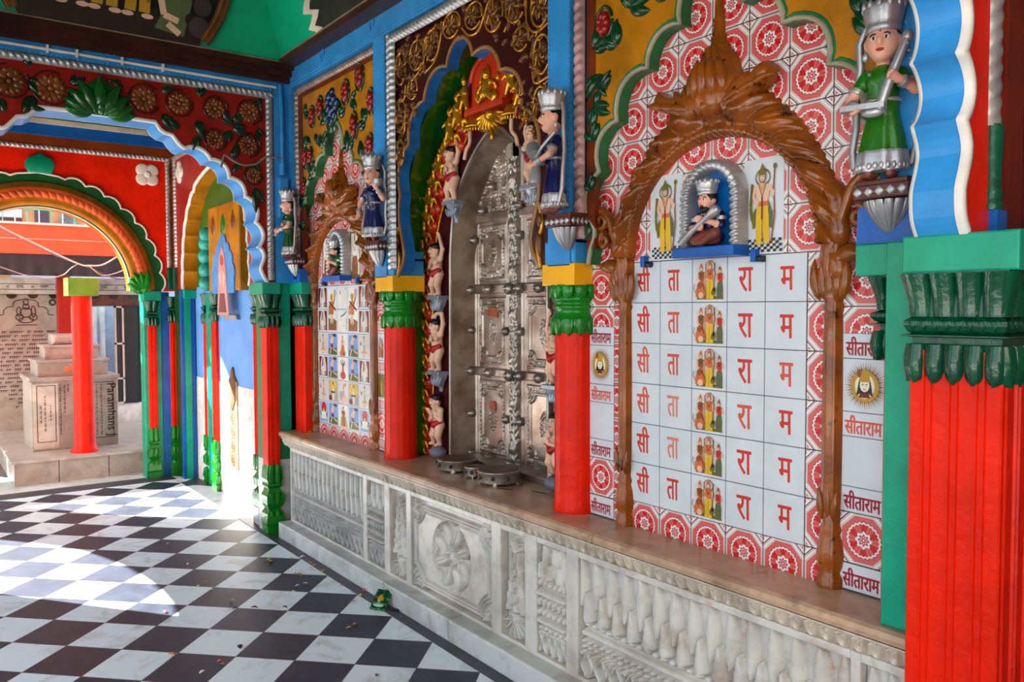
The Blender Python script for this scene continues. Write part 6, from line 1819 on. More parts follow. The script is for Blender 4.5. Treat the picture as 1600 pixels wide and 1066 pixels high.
# ------------------------------------------------------------------ bare dancers on the doorway's maroon face
THONG = paint('red_loincloth', (170, 22, 30), .35)
HAIRB = HAIR
def dancer(label, u, z, pose, flip=1, H=1.):
    t = thing('dancing_figure', label, 'statue', FD(u, z, .02))
    F = Fr(FD(u, z, .02), FD.U*flip, FD.V, FD.N)
    hc = np.array([-.012, .245, .045])
    P = [('e', (0, 0), (0, .125, .034), (.040, .032, .028)), ('c', (0, 0), (0, .13, .034), (-.004, .185, .038), .030, .036), ('e', (0, 0), (-.022, .182, .058), (.020, .019, .016)), ('e', (0, 0), (.018, .182, .058), (.020, .019, .016)), ('c', (0, 0), (-.036, .198, .036), (.034, .200, .036), .017, .017),
         ('c', (0, 0), (-.004, .205, .036), (-.010, .225, .040), .014, .013), ('e', (0, 0), hc, (.031, .036, .033)), ('e', (0, 0), hc+[-.0, -.024, .012], (.017, .013, .016)), ('e', (0, .001), hc+[0, -.002, .033], (.006, .009, .007)), ('e', (0, .001), hc+[.031, .0, 0], (.006, .01, .008)), ('e', (0, .001), hc+[-.031, .0, 0], (.006, .01, .008)),
         ('e', (1, .002), hc+[.004, .022, -.006], (.034, .024, .032)),
         ('c', (2, .0035), (-.040, .138, .046), (.0, .118, .064), .010, .016), ('c', (2, .0035), (.040, .140, .046), (.0, .118, .064), .010, .016),
         ('c', (0, 0), (-.018, .115, .034), (-.030, .062, .052), .029, .020), ('c', (0, 0), (-.030, .062, .052), (-.046, .012, .034), .019, .012), ('c', (0, 0), (-.046, .010, .034), (-.056, .006, .054), .011, .009),
         ('c', (0, 0), (.018, .115, .034), (.022, .062, .050), .029, .021), ('c', (0, 0), (.022, .062, .050), (.016, .012, .034), .020, .012), ('c', (0, 0), (.016, .010, .034), (.010, .006, .056), .011, .009)]
    if pose == 'up':
        P += [('c', (0, 0), (.036, .20, .036), (.056, .25, .034), .014, .012), ('c', (0, 0), (.056, .25, .034), (.040, .305, .040), .012, .009)]+hand((.036, .316, .041), (-.3, 1, .1), .0075)
        P += [('c', (0, 0), (-.038, .196, .036), (-.062, .155, .044), .014, .012), ('c', (0, 0), (-.062, .155, .044), (-.020, .160, .072), .012, .009)]+hand((-.010, .161, .074), (1, .1, .2), .0075)
    elif pose == 'curl':
        P += [('c', (0, 0), (.036, .20, .036), (.058, .26, .034), .014, .013), ('c', (0, 0), (.058, .26, .034), (.050, .315, .038), .013, .011), ('c', (0, 0), (.050, .315, .038), (.016, .318, .046), .011, .009)]+hand((.006, .31, .05), (-1, -.6, .1), .0075)
        P += [('c', (0, 0), (-.038, .196, .036), (-.060, .160, .050), .014, .012), ('c', (0, 0), (-.060, .160, .050), (-.014, .172, .074), .012, .009)]+hand((-.004, .174, .076), (1, .1, .1), .0075)
    else:                                                        # hands joined at the chest
        P += [('c', (0, 0), (.036, .198, .036), (.056, .150, .052), .014, .012), ('c', (0, 0), (.056, .150, .052), (.004, .178, .080), .012, .009)]+hand((-.004, .186, .082), (-.6, .8, .1), .0075)
        P += [('c', (0, 0), (-.038, .196, .036), (-.058, .140, .050), .014, .012), ('c', (0, 0), (-.058, .140, .050), (-.010, .150, .078), .012, .009)]+hand((.0, .156, .08), (.8, .5, .1), .0075)
    b = MB(); skin(b, F, P, .0038, .007, scale=H); bo = b.build('body', [SKINP, HAIRB, THONG], t)
    Fs = Fr(F.o, F.U*H, F.V*H, F.N*H)
    f_ = MB(); face(f_, Fs, hc, (.031, .036, .033)); f_.build('face', [EYEW, HAIR, LIPS], bo)
    return t
DL = [(-1.475, 2.10, 'up', 'pale dancer reaching up, highest on the left of the silver doors'), (-1.640, 1.600, 'up', 'pale dancer with a raised hand, second from top left of the doors'),
      (-1.640, 1.185, 'curl', 'pale dancer curling an arm over the head, third down left of the doors'), (-1.640, .770, 'joined', 'pale figure with joined hands at the foot of the doors, left side')]
BRS = []
for u, z, p, lb in DL: dancer(lb, u, z, p)
for du, z, p, lb in ((.345, 2.10, 'up', 'pale dancer high on the right of the silver doors behind the drummer'), (.505, 1.185, 'up', 'pale dancer right of the doors just below the green capital'), (.505, .770, 'joined', 'pale figure with joined hands at the foot of the doors, right side')):
    dancer(lb, XD+du, z, p, -1)
def small_bracket(label, u, z):
    t = thing('small_bracket', label, 'bracket', FD(u, z, .02))
    F = Fr(FD(u, z, .02), FD.U, FD.V, FD.N)
    d = MB(); d.bbox(F, -.062, .062, -.022, -.001, 0, .07, .003)
    d.lathe(F, 0, .01, [(.008, -.118), (.016, -.108), (.012, -.098), (.018, -.09), (.032, -.062), (.052, -.032), (.056, -.022)], 20, a0=0, a1=PI, flute=14, fa=.14)
    for k in range(5):
        a = -1+.5*k; leaf(d, F, (.012*(k-2), -.085), PI/2-a*.55, .06, .02, .010, .045, 0)
    d.build('lotus_corbel', paint('grey_silver_paint', (150, 156, 168), .35, .12, .3, 60, metal=.35), t)
    return t
for u, z, lb in ((-1.475, 2.10, 'highest small silver bracket left of the doors'), (-1.64, 1.600, 'second small silver bracket down left of the doors'), (-1.64, 1.185, 'third small silver bracket down left of the doors'),
                 (XD+.345, 2.10, 'highest small silver bracket right of the doors'), (XD+.505, 1.185, 'small silver bracket right of the doors beside the red column')):
    small_bracket(lb, u, z)
for u, lb in ((-1.64, 'worn grey stone foot under the lowest left figure'), (XD+.505, 'worn grey stone foot under the lowest right figure')):
    b = MB(); b.ell(FD, (u, .735, .055), (.055, .034, .05), 14); o = b.build('foot_stone', paint('grey_foot_stone', (118, 118, 136), .4, .15, .4, 50)); tag(o, lb, 'stone')
for sgn, lb in ((-1, 'left'), (1, 'right')):                      # fringed canopies over the top dancers
    F = Fr(FD(XD+sgn*.16, 2.43, .025), FD.U, FD.V, FD.N)
    c = MB(); c.lathe(F, 0, 0, [(.062, .02), (.058, .035), (.05, .06), (.03, .085), (.006, .10)], 20, a0=0, a1=PI)
    c.build('canopy', BROWNW, dw)
    g = MB()
    for k in range(15):
        a = PI*k/14; g.ell(F, (.064*cos(a), .012, .064*sin(a)), (.006, .014, .006), 6)
    g.tube([F(.064*cos(a), .026, .064*sin(a)) for a in np.linspace(0, PI, 16)], .006, 6)
    g.build('gold_fringe', GOLD, dw)
    s_ = MB(); curve_tube(s_, F, [(sgn*.02, .01), (sgn*.02, -.05), (sgn*.055, -.085), (sgn*.07, -.13)], .010, .03, 8); s_.build('canopy_stem', SKINP, dw)

# ------------------------------------------------------------------ little blue niches with seated figures
def little_niche(label, xc, z0):
    t = thing('little_niche', label, 'niche', RW(xc, z0, 0))
    ins = [(xc-.09, z0+.03)]+arc(xc, z0+.20, .09, 180, 0, 20)+[(xc+.09, z0+.03)]
    MB().prism(RW, ins, .0032, .008).build('blue_recess', paint('niche_recess_blue', (14, 104, 182), .3), t)
    rim = [(xc-.105, z0+.03), (xc-.105, z0+.20)]+arc(xc, z0+.20, .105, 180, 0, 26)[1:-1]+[(xc+.105, z0+.20), (xc+.105, z0+.03)]
    R = MB(); n_ = 120
    Pp = [np.array(p) for p in rim]; Ls = np.cumsum([0]+[np.linalg.norm(b-a) for a, b in zip(Pp, Pp[1:])])
    path = [tuple(np.array([np.interp(s_, Ls, [p[0] for p in Pp]), np.interp(s_, Ls, [p[1] for p in Pp])])) for s_ in np.linspace(0, Ls[-1], n_+1)]
    Q, N = normals2(path)
    rows = []
    for i in range(n_+1):
        s_ = i/n_; row = []
        for j in range(9):
            q = -1+j/4
            ww = .006+.062*sqrt(max(0, 1-abs(q)**3))*(.86+.14*cos(2*PI*(s_*30+q*.5)))
            p = Q[i]+N[i]*(q*.022); row.append(RW(p[0], p[1], ww))
        rows.append(row)
    R.add([p for r in rows for p in r], [(i*9+j, (i+1)*9+j, (i+1)*9+j+1, i*9+j+1) for i in range(n_) for j in range(8)], 0, True)
    R.build('silver_rim', SILVER, t)
    b = MB(); b.bbox(RW, xc-.13, xc+.13, z0, z0+.034, 0, .085, .004); b.build('blue_shelf', DBLUE, t)
    return t
little_niche('little blue niche with a silver rim above the red lettering', .408, 1.70)
little_niche('little blue niche with a silver rim above the small pictures', -2.53, 1.70)
def seated(label, xc, z, dress, club):
    t = thing('seated_figure', label, 'statue', RW(xc, z, .03))
    F = Fr(RW(xc, z, .042), RW.U, RW.V, RW.N)
    hc = np.array([-.004, .150, .012])
    P = [('e', (1, 0), (0, .028, 0), (.058, .026, .03)), ('c', (3, .001), (.03, .03, .01), (-.04, .022, .03), .022, .016), ('c', (3, .001), (-.03, .03, .01), (.045, .040, .030), .024, .018), ('c', (3, .001), (.045, .040, .03), (.0, .016, .034), .016, .011), ('c', (3, .001), (.0, .014, .034), (-.03, .012, .036), .011, .009),
         ('c', (1, 0), (0, .045, -.002), (0, .095, 0), .032, .034), ('c', (1, 0), (-.036, .102, 0), (.036, .102, 0), .016, .016), ('c', (0, .001), (0, .11, 0), (0, .13, .006), .014, .013), ('e', (0, 0), hc, (.029, .034, .030)), ('e', (0, .001), hc+[-.004, -.003, .030], (.006, .008, .008)), ('e', (0, .001), hc+[.029, 0, 0], (.006, .01, .008)), ('e', (2, .002), hc+[.004, .010, -.008], (.031, .032, .028)), ('e', (2, .002), hc+[0, -.030, .010], (.018, .014, .020)),
         ('c', (1, 0), (-.044, .10, 0), (-.060, .062, .018), .016, .014), ('c', (0, .001), (-.060, .062, .018), (-.02, .060, .044), .012, .009), ('c', (1, 0), (.044, .10, 0), (.060, .066, .018), .016, .014), ('c', (0, .001), (.060, .066, .018), (.020, .082, .044), .012, .009)]
    P += hand((-.012, .060, .046), (1, .1, .2), .007)+hand((.012, .084, .046), (-1, .3, .2), .007)
    b = MB(); skin(b, F, P, .0036, .006); bo = b.build('body', [SKIN, dress, HAIR, FEET], t)
    f_ = MB(); face(f_, F, hc, (.029, .034, .030)); f_.build('face', [EYEW, HAIR, LIPS], bo)
    c = MB(); crown(c, F, hc+[0, .020, -.002], .030, .062); c.build('crown', SILVER, t)
    j = MB()
    if club:
        j.tube([F(-.082, .012, .050), F(-.03, .052, .052), F(.03, .092, .050), F(.058, .112, .044), F(.068, .120, .042)], [.014, .010, .010, .020, .014], 10)
    for sg in (-1, 1): j.tube([F(sg*.052, .085+q*.012, .008+q*.0) for q in (0, 1)], .0175, 10)
    for k in range(8): j.ell(F, (-.035+.01*k, .105-.0016*(k-3.5)**2, .034), (.004, .004, .004), 6)
    j.build('silver_ornaments', SILVER, t)
    return t
seated('seated crowned figure in navy holding a silver club in the little niche over the lettering', .408, 1.735, NAVY, True)
seated('seated crowned figure in green in the little niche over the small pictures', -2.53, 1.735, GSARI, False)
for u, z, lb in ((.085, 1.703, 'blue peg left of the little niche over the lettering'), (.572, 1.70, 'blue peg right of the little niche over the lettering'), (-2.79, 1.70, 'blue peg left of the far little niche'), (-2.29, 1.70, 'blue peg right of the far little niche')):
    t = thing('wall_peg', lb, 'peg', RW(u, z, 0))
    MB().bbox(RW, u-.014, u+.006, z-.022, z+.018, 0, .028, .003).build('bracket', DBLUE, t)
    k = MB(); k.tube([RW(u+.004, z-.012, .014), RW(u+.03, z-.014, .014)], [.010, .011], 10); k.build('pin', paint('dark_steel', (60, 58, 62), .4, metal=.6), t)

# ------------------------------------------------------------------ low silver stools on the ledge
def stool(label, x, y, r, h, group):
    t = thing('silver_stool', label, 'stool', (x, y, .70), group)
    F = Fr((x, y, .70), (1, 0, 0), (0, 0, 1), (0, -1, 0))
    b = MB(); b.lathe(F, 0, 0, [(r*.97, h*.16), (r*.985, h*.3), (r*.97, h*.8), (r*1.0, h*.86), (r*1.02, h*.9), (r*1.0, h*.96), (r*.95, h)], 36); b.build('drum', SILVB, t)
    tp = MB(); tp.lathe(F, 0, 0, [(r*.93, h), (r*.90, h*1.012), (r*.3, h*1.014), (.002, h*1.014)], 32); tp.build('worn_top', paint('stool_top_rust', (96, 66, 58), .45, .2, .3, 30, metal=.3), t)
    for k in range(4):
        a = PI/4+k*PI/2
        l = MB(); l.lathe(F, r*.85*cos(a), r*.85*sin(a), [(r*.16, 0), (r*.16, h*.12), (r*.13, h*.3)], 10); l.build('foot', SILVB, t)
    for k in range(9):
        a = 2*PI*(k+.3)/9
        l = MB(); l.ell(F, (r*.985*cos(a), h*.55, r*.985*sin(a)), (.010, .010, .010), 8); l.build('rivet', paint('dark_steel', (60, 58, 62), .4), t)
stool('low round silver stool before the doors, nearer the far column', -1.305, .055, .105, .062, None)
stool('smallest low silver stool between the two larger ones before the doors', -1.105, .028, .052, .055, None)
stool('low round silver stool before the doors, nearer the right red column', -.925, .045, .105, .066, None)
# ------------------------------------------------------------------ beyond the round arch: courtyard platform, memorial, sheds
pf = thing('marble_platform', 'low grey marble platform in the courtyard beyond the round arch', 'platform', (-6.9, -.6, 0))
b = MB()
for a, c in ((-1.50, -1.16), (-1.155, -.76), (-.755, -.3), (-.295, .4)): b.bbox(BW(-5.9), a, c, 0, .20, -2.1, .0, .004)
b.build('riser_slabs', SANDSTONE, pf)
MB().box(FL, -8.0, -5.875, -1.52, .4, .20, .222).build('top_slab', marble('platform_top_marble', (186, 176, 168), (140, 120, 104)), pf)
mt = thing('stepped_memorial', 'stepped marble memorial block with black inscriptions behind the red pole', 'memorial', (-6.65, -.95, .222))
MX = BW(-6.35)
MB().bbox(MX, -1.31, -.59, .222, .86, -.7, 0, .004).build('base_block', SANDSTONE, mt)
s_ = MB(); s_.bbox(MX, -1.33, -.57, .86, .90, -.72, .02, .006); s_.build('base_lip', SANDSTONE, mt)
s_ = MB(); s_.bbox(MX, -1.25, -.66, .90, 1.03, -.6, -.06, .004); s_.bbox(MX, -1.265, -.645, 1.03, 1.055, -.62, -.045, .004); s_.build('lower_step', SANDSTONE, mt)
s_ = MB(); s_.bbox(MX, -1.18, -.73, 1.055, 1.165, -.5, -.14, .004); s_.bbox(MX, -1.195, -.715, 1.165, 1.19, -.52, -.125, .004); s_.build('middle_step', SANDSTONE, mt)
s_ = MB(); s_.bbox(MX, -1.11, -.80, 1.19, 1.29, -.44, -.2, .03); s_.build('top_step', SANDSTONE, mt)
fr = MB()
for (a, c, lo, hi) in ((-1.27, -1.115, .30, .825), (-.86, -.625, .30, .835)):
    for (u0, u1, v0, v1) in ((a, c, lo, lo+.006), (a, c, hi-.006, hi), (a, a+.006, lo, hi), (c-.006, c, lo, hi)): fr.box(MX, u0, u1, v0, v1, 0, .003)
fr.build('inscription_border', PIC['dark'], mt)
sl = MB(); sl.bbox(MX, -1.30, -1.095, .24, .84, 0, .0025, .001); sl.build('white_plaque', marble('white_plaque_marble', (206, 198, 190), (190, 140, 116)), mt)
tx = MB(); text(tx, MX, 'Paramhans J', -.655, .565, .004, width=.50, bold=.012, rot=-PI/2); tx.build('lettering', PIC['dark'], mt)
tl = MB(); rr = random.Random(5)                                 # rows too small to read: strokes
for (u, lo, hi) in ((-1.235, .48, .66), (-1.20, .40, .74), (-1.155, .50, .64), (-1.075, .36, .83), (-1.04, .56, .83), (-1.01, .76, .83), (-.82, .31, .83), (-.77, .33, .82), (-.73, .33, .82)):
    v = lo
    while v < hi-.01:
        L = rr.uniform(.012, .04); L = min(L, hi-v)
        tl.box(MX, u-.002, u+.002, v, v+L, .003, .0042)
        for k in range(int(L/.009)): tl.box(MX, u-.014, u-.002, v+.002+k*.009, v+.0045+k*.009, .003, .0042)
        v += L+.010
tl.build('small_inscription', PIC['dark'], mt)
om = MB(); flower(om, MX, (-1.0, .965), .035, 6, .004, -.06); om.build('orange_mark', paint('vermilion_mark', (214, 130, 70), .6), mt)
po = thing('courtyard_pole', 'round red courtyard pole with a green block cap beyond the round arch', 'pole', (-6.1, -.92, .222))
FPo = Fr((-6.1, -.92, 0), (0, 1, 0), (0, 0, 1), (1, 0, 0))
b = MB(); b.lathe(FPo, 0, 0, [(.125, .222), (.12, .235), (.098, .26), (.09, .30), (.086, .6), (.084, 1.65)], 28); b.build('shaft', RED, po)
MB().bbox(FPo, -.125, .125, 1.648, 1.81, -.125, .125, .006).build('cap', paint('lime_green_paint', (104, 150, 52), .4, .1, .3), po)
p2o = thing('courtyard_pole', 'dark red square post against the inscribed courtyard wall', 'pole', (-7.6, -.86, .222))
b = MB(); b.bbox(BW(-7.55), -.92, -.80, .222, 1.95, -.12, 0, .004); b.build('shaft', paint('dark_red_post', (150, 28, 18), .4), p2o)  # one even dark red over the whole post
# inscribed wall
iw = thing('inscribed_wall', 'grey marble wall covered in black inscriptions with a line drawing of a seated figure', 'inscribed wall', (-8.1, -1.4, 0))
IX = BW(-8.0)
GM = marble('grey_inscription_marble', (150, 138, 132), (118, 100, 92))
MB().box(IX, -2.6, -.84, .10, 1.69, -.2, 0).build('slab', GM, iw)
b = MB(); b.box(IX, -2.6, .30, 1.69, 1.87, -.2, .012); b.build('lintel', marble('pale_lintel_marble', (190, 180, 176), (140, 120, 110)), iw)
ln = MB()
for v in (1.685, 1.74, 1.80): ln.box(IX, -2.6, .3, v-.003, v+.003, .012, .014)
for k in range(14): ln.prism(IX, arc(-2.5+k*.2, 1.69, .05, 180, 360, 8), .010, .016)
def bow(c, pts): ln.tube([IX(u, v, .003) for u, v in pts], .004, 5)
hb = [(-1.168, 1.645), (-1.20, 1.63), (-1.26, 1.62), (-1.285, 1.59), (-1.285, 1.555), (-1.34, 1.55), (-1.375, 1.515), (-1.375, 1.47), (-1.43, 1.46)]
bow(0, hb); bow(0, [(2*-1.168-u, v) for u, v in hb])
fg_ = [((-1.168, 1.60), .022, .03), ((-1.168, 1.555), .03, .03), ((-1.168, 1.49), .055, .05), ((-1.23, 1.44), .035, .035), ((-1.10, 1.44), .035, .035), ((-1.168, 1.41), .07, .03), ((-1.10, 1.50), .02, .06), ((-1.235, 1.50), .02, .05)]
for (c, rx, ry) in fg_: ln.tube([IX(c[0]+rx*cos(a), c[1]+ry*sin(a), .003) for a in np.linspace(0, 2*PI, 15)], .0045, 5)
ln.box(IX, -1.265, -1.065, 1.352, 1.36, 0, .005)
ln.tube([IX(-.915+.028*cos(a), 1.60+.028*sin(a), .003) for a in np.linspace(0, 2*PI, 15)], .009, 5)
rr = random.Random(9)
for r in range(21):
    v = 1.285-r*.045
    u = -1.55+rr.uniform(0, .1)+(max(0, r-12)*.04 if r > 12 else 0); end = -.88 if r < 12 else -.93
    while u < end:
        L = rr.uniform(.03, .15); L = min(L, end-u); ln.box(IX, u, u+L, v, v+.006, 0, .003)
        for k in range(int(L/.02)): ln.box(IX, u+.004+k*.02, u+.010+k*.02, v-.016, v, 0, .003)
        u += L+.03
ln.build('inscription', PIC['dark'], iw)
tx = MB()
for i, (w_, u) in enumerate((('हरे', -1.33), ('राम', -1.22), ('हरे', -1.10), ('कृष्ण', -.99), ('हरे', -.87), ('राम', -.40), ('हरे', -.27), ('कृष्ण', -.15))): text(tx, IX, w_, u, 1.77, .014, height=.035, bold=.01)
tx.build('lettering', PIC['dark'], iw)
MB().box(IX, -.84, .30, 1.56, 1.69, -.2, .005).build('wood_lintel', paint('brown_timber', (104, 62, 46), .5, .2, .5, 30), iw)
MB().box(IX, -.06, .8, .0, 1.56, -.25, -.02).build('dark_doorway_wall', paint('dark_stone', (44, 38, 36), .7), iw)
MB().box(FL, -8.3, -7.98, -.56, .4, .22, .44).build('white_step', marble('white_step_marble', (214, 210, 206), (170, 160, 150)), iw)
struct('wall_court', MB().box(BW(-9.0), -1.2, 1.2, 0, 2.2, -.1, 0), paint('bluish_plaster', (150, 164, 190), .6, .06, .1))  # the wall itself is bluish
cl = MB()
cl.field(BW(-8.985), -.42, -.22, .75, 1.55, 20, 10, lambda U, V: .02*np.sin(U*70)+.01*np.sin(V*9)); o = cl.build('hanging_cloth', paint('white_cloth', (206, 208, 210), .8, .08, .2)); tag(o, 'white cloth hanging in the bluish doorway past the red pole', 'cloth')
dl = thing('door_leaf', 'open dark door with a white frame beside the hanging cloth', 'door', (-7.98, -.25, .44))
DX = BW(-7.97)
d_ = MB()
for (u0, u1) in ((-.30, -.285), (-.225, -.205)): d_.box(DX, u0, u1, .44, 1.56, -.03, .02)
for v in (.44, .72, 1.12, 1.54): d_.box(DX, -.30, -.205, v, v+.02, -.03, .02)
d_.build('frame', paint('pale_frame', (190, 186, 176), .5), dl)
MB().box(DX, -.29, -.21, .45, 1.55, -.02, .0).build('panel', paint('dark_door_panel', (52, 44, 40), .4), dl)
MB().box(DX, -.205, -.06, .44, 1.56, -.03, .01).build('dark_interior', paint('dark_interior_paint', (36, 32, 32), .35), dl)  # flat dark sheet: the shade of the room inside put into its colour
# orange beam and dark tarpaulin
bm = thing('orange_beam', 'bright orange painted roof beam across the courtyard under the balcony', 'beam', (-7.1, -.9, 2.06))
MB().bbox(BW(-7.0), -1.62, .6, 2.07, 2.36, -.2, 0, .005).build('beam', paint('orange_red_beam', (240, 82, 58), .35, .05, .2), bm)
MB().box(BW(-7.0), -1.62, .6, 2.212, 2.218, 0, .004).build('seam', paint('pale_orange_line', (244, 170, 150), .4), bm)
MB().box(BW(-7.0), -1.62, .6, 2.355, 2.375, -.2, .012).build('top_edge', PIC['pale'], bm)
tp = MB()
tp.field(BW(-7.02), -3.2, .6, 1.86, 2.075, 200, 8, lambda U, V: (2.07-V)*-.2+.012*np.sin(U*46)*(2.1-V)*3)
tp.field(Fr((-7.02, 0, 1.855), (0, 1, 0), (-1, 0, 0), (0, 0, 1)), -3.2, .6, .04, 1.1, 60, 6, lambda U, V: .02+V*.02)
o = tp.build('dark_tarpaulin', paint('navy_tarpaulin', (34, 36, 46), .6, .1, .3)); tag(o, 'dark blue-black tarpaulin awning hanging under the orange beam', 'tarpaulin')
# upper storey behind
up = thing('balcony_house', 'tan upper storey with teal balcony rail seen over the orange beam', 'building', (-10.2, -1, 2.4))
BX = BW(-10.0)
MB().box(BX, -4, .9, 0, 4.4, -.3, 0).build('wall', paint('tan_plaster', (176, 132, 96), .7, .08, .2), up)
w_ = MB(); w_.box(BX, -1.6, -.985, 2.70, 3.3, 0, .03); w_.build('pink_panel', paint('pale_pink_panel', (226, 200, 210), .6), up)
MB().box(BX, -1.6, -.985, 2.55, 2.69, 0, .02).build('dark_sill', paint('dark_sill_paint', (70, 50, 60), .6), up)
MB().box(BX, -.84, -.68, 2.4, 3.2, 0, .02).build('dark_door', paint('dark_violet_door', (70, 62, 76), .5), up)
MB().box(BX, -.56, -.36, 2.55, 2.9, 0, .03).build('stacked_sheets', paint('grey_sheets', (120, 130, 136), .5, .25, 1., 14), up)
rl = MB(); rl.box(BX, -4, .3, 2.76, 2.80, .45, .49); rl.build('rail', paint('teal_rail', (60, 170, 146), .4), up)
for k in range(16):
    b = MB(); b.box(BX, -1.5+k*.13, -1.488+k*.13, 2.40, 2.95, .46, .48); b.build('baluster', [paint('teal_rail', (0, 0, 0)), WHITEP][k % 2], up)
MB().box(BX, -4, .9, 2.34, 2.40, 0, .55).build('balcony_slab', PIC['brown'], up)
# wires
def wire(label, pts, x, r, rgb, nm='cable', grp=None):
    P = []
    for px, py in pts: y_, z_ = bpix(px, py, x); P.append((y_, z_))
    m_ = MB(); m_.tube([Vector((x, a, c)) for a, c in smooth_path(P, 6)], r, 6)
    o = m_.build(nm, paint('wire_%d_%d_%d' % rgb, rgb, .5, 0, 0)); tag(o, label, 'cable', grp)
GW, DW_ = (196, 190, 194), (92, 88, 96)
wire('pale cable running down from the top left of the round arch to a knot', [(-30, 328), (0, 353), (60, 383), (122, 412), (140, 415), (160, 414), (182, 402), (196, 394)], -6.2, .007, GW)
wire('grey twin cable just under the pale one in the round arch', [(-30, 333), (0, 357), (60, 388), (118, 411), (140, 418), (160, 428), (185, 436), (205, 433)], -6.22, .006, DW_)
wire('thin cable sagging low and looping up to the knot in the round arch', [(-30, 408), (0, 417), (40, 430), (72, 435), (98, 430), (110, 420), (122, 412)], -6.18, .005, (150, 146, 150))
wire('thin cable leaving the knot toward the arch spring', [(140, 416), (158, 430), (178, 428), (198, 420)], -6.16, .0045, (170, 166, 170))

# ------------------------------------------------------------------ conduits, hooks and cable on the cross wall
cd = thing('white_conduit', 'thin white conduit pipe with clips along the top of the dark red arch wall', 'conduit', F1(-1.2, 3.03, .03))
b = MB(); b.tube([F1(-2.6, 3.005, .025), F1(-1.4, 3.005, .025), F1(-.19, 3.0, .025)], .009, 8); b.build('pipe', WHITEP, cd)
for u in (-1.52, -1.37, -1.13, -.9):
    b = MB(); b.box(F1, u-.006, u+.006, 2.985, 3.028, .01, .038); b.build('clip', WHITEP, cd)
bp_ = thing('blue_conduit', 'blue painted conduit pipe and box in the corner beside the dark red arch wall', 'conduit', F1(-.15, 2.6, .03))
b = MB(); b.tube([F1(-.16, 3.02, .02), F1(-.155, 2.8, .03), F1(-.155, 2.46, .03)], .013, 8); b.tube([F1(-.155, 2.50, .03), F1(-.155, 2.42, .03)], .022, 10)
for v in (2.86, 2.66): b.tube([F1(-.155, v-.012, .03), F1(-.155, v+.012, .03)], .018, 8)
b.build('pipe', BLUE, bp_)
b = MB(); b.bbox(F1, -.19, -.125, 2.14, 2.40, .0, .06, .005); b.build('box', BLUE, bp_)
b = MB(); P = [bpix(px, py, -3.12) for px, py in ((345, 262), (349, 246), (352, 243), (362, 250), (380, 258), (400, 256), (414, 246), (425, 246), (440, 248))]
b.tube([Vector((-3.115, a, c)) for a, c in smooth_path(P, 5)], .007, 6); o = b.build('grey_cable', paint('grey_cable_paint', (120, 112, 104), .5)); tag(o, 'grey cable drooping from the blue box across the copper flowers', 'cable')
def hook(label, F, u, v, w):
    b = MB(); b.tube([F(u+.022*cos(a), v+.022*sin(a), w+.006) for a in np.linspace(PI*.9, -PI*.9, 14)]+[F(u-.015, v-.05, w+.006)], .004, 6)
    o = b.build('wire_hook', BLUE); tag(o, label, 'hook')
hook('blue wire hook on the band above the dark red arch wall', F1, -1.19, 3.025, .02)
hook('blue wire hook on the dark red wall band nearest the corner', F1, -.21, 3.02, .02)
hook('blue wire hook on the long wall band nearest the corner', RW, -2.56, 3.10, .10)
hook('blue wire hook on the long wall band left of the doors', RW, -1.90, 3.11, .10)

# ------------------------------------------------------------------ paintings on the cove
def cove_frame(o, U, V): 
    U, V = Vector(U).normalized(), Vector(V).normalized(); return Fr(o, U, V, U.cross(V))
CF = cove_frame((-3.035, -1.19, 3.15), (0, 1, 0), (.38, 0, 1.025))
ov = thing('oval_painting', 'dark oval painting in a gold brown frame on the green cove', 'painting', CF(0, .3, 0))
def ovp(rx, ry, cv, n=60): return [(rx*cos(a), max(.0, cv+ry*sin(a))) for a in np.linspace(0, 2*PI, n+1)[:-1]]
b = MB(); b.prism(CF, [p for p in ovp(.60, .72, .48)], .0, .012)
b.build('canvas', paint('dark_canvas', (16, 20, 14), .35, .3, .3, 40, rgb2=(34, 30, 24), s2=8, amt=.5), ov)
fr_ = MB(); full = [(.63*cos(a), .48+.75*sin(a)) for a in np.linspace(-PI*.205, PI*1.205, 80)]
sweep(fr_, CF, full, [(-.035, .0), (-.03, .03), (-.015, .035), (0, .022), (.015, .035), (.03, .026), (.035, 0)]); fr_.build('frame', paint('gold_brown_frame', (112, 66, 18), .3, .2, .2, 40, metal=.3, coat=.3), ov)
p = Pic(CF, -.6, 0., 1.2, 1.2, .0125)
p.poly([(.10, .0), (.90, .0), (.93, .12), (.8, .16), (.5, .11), (.2, .14), (.04, .12)], 'dark')
for x_ in (.16, .30, .44, .585):
    p.line([(x_, .40), (x_-.02, .11)], .05, 'gold'); p.line([(x_+.05, .40), (x_+.045, .11)], .05, 'gold'); p.disc((x_-.03, .095), .028, 'skin', .012); p.disc((x_+.06, .095), .028, 'skin', .012); p.poly([(x_-.05, .3), (x_+.09, .3), (x_+.08, .55), (x_-.04, .55)], 'gold'); p.disc((x_+.02, .62), .05, 'skin')
p.line([(.64, .45), (.66, .3), (.645, .16)], .012, 'brown')
p.poly([(.68, .05), (.82, .03), (.85, .2), (.80, .31), (.74, .33), (.70, .24), (.72, .14)], 'green'); p.disc((.745, .255), .035, 'skin'); p.line([(.70, .2), (.72, .12), (.79, .1)], .03, 'skin'); p.line([(.74, .08), (.80, .04)], .03, 'skin')
PIC['rock'] = paint('picture_rock', (62, 50, 54), .4, .1, 0); PK.append('rock'); PM.append(PIC['rock'])
for c, r in (((.86, .27), .055), ((.90, .19), .045), ((.85, .12), .03), ((.89, .09), .05)): p.disc(c, r, 'dark' if r < .04 else 'rock')
for k in range(30):
    a = random.Random(k); p.disc((.88+a.random()*.08, .26+a.random()*.2), .007, 'cream')
p.mb.build('painted_scene', PM, ov)
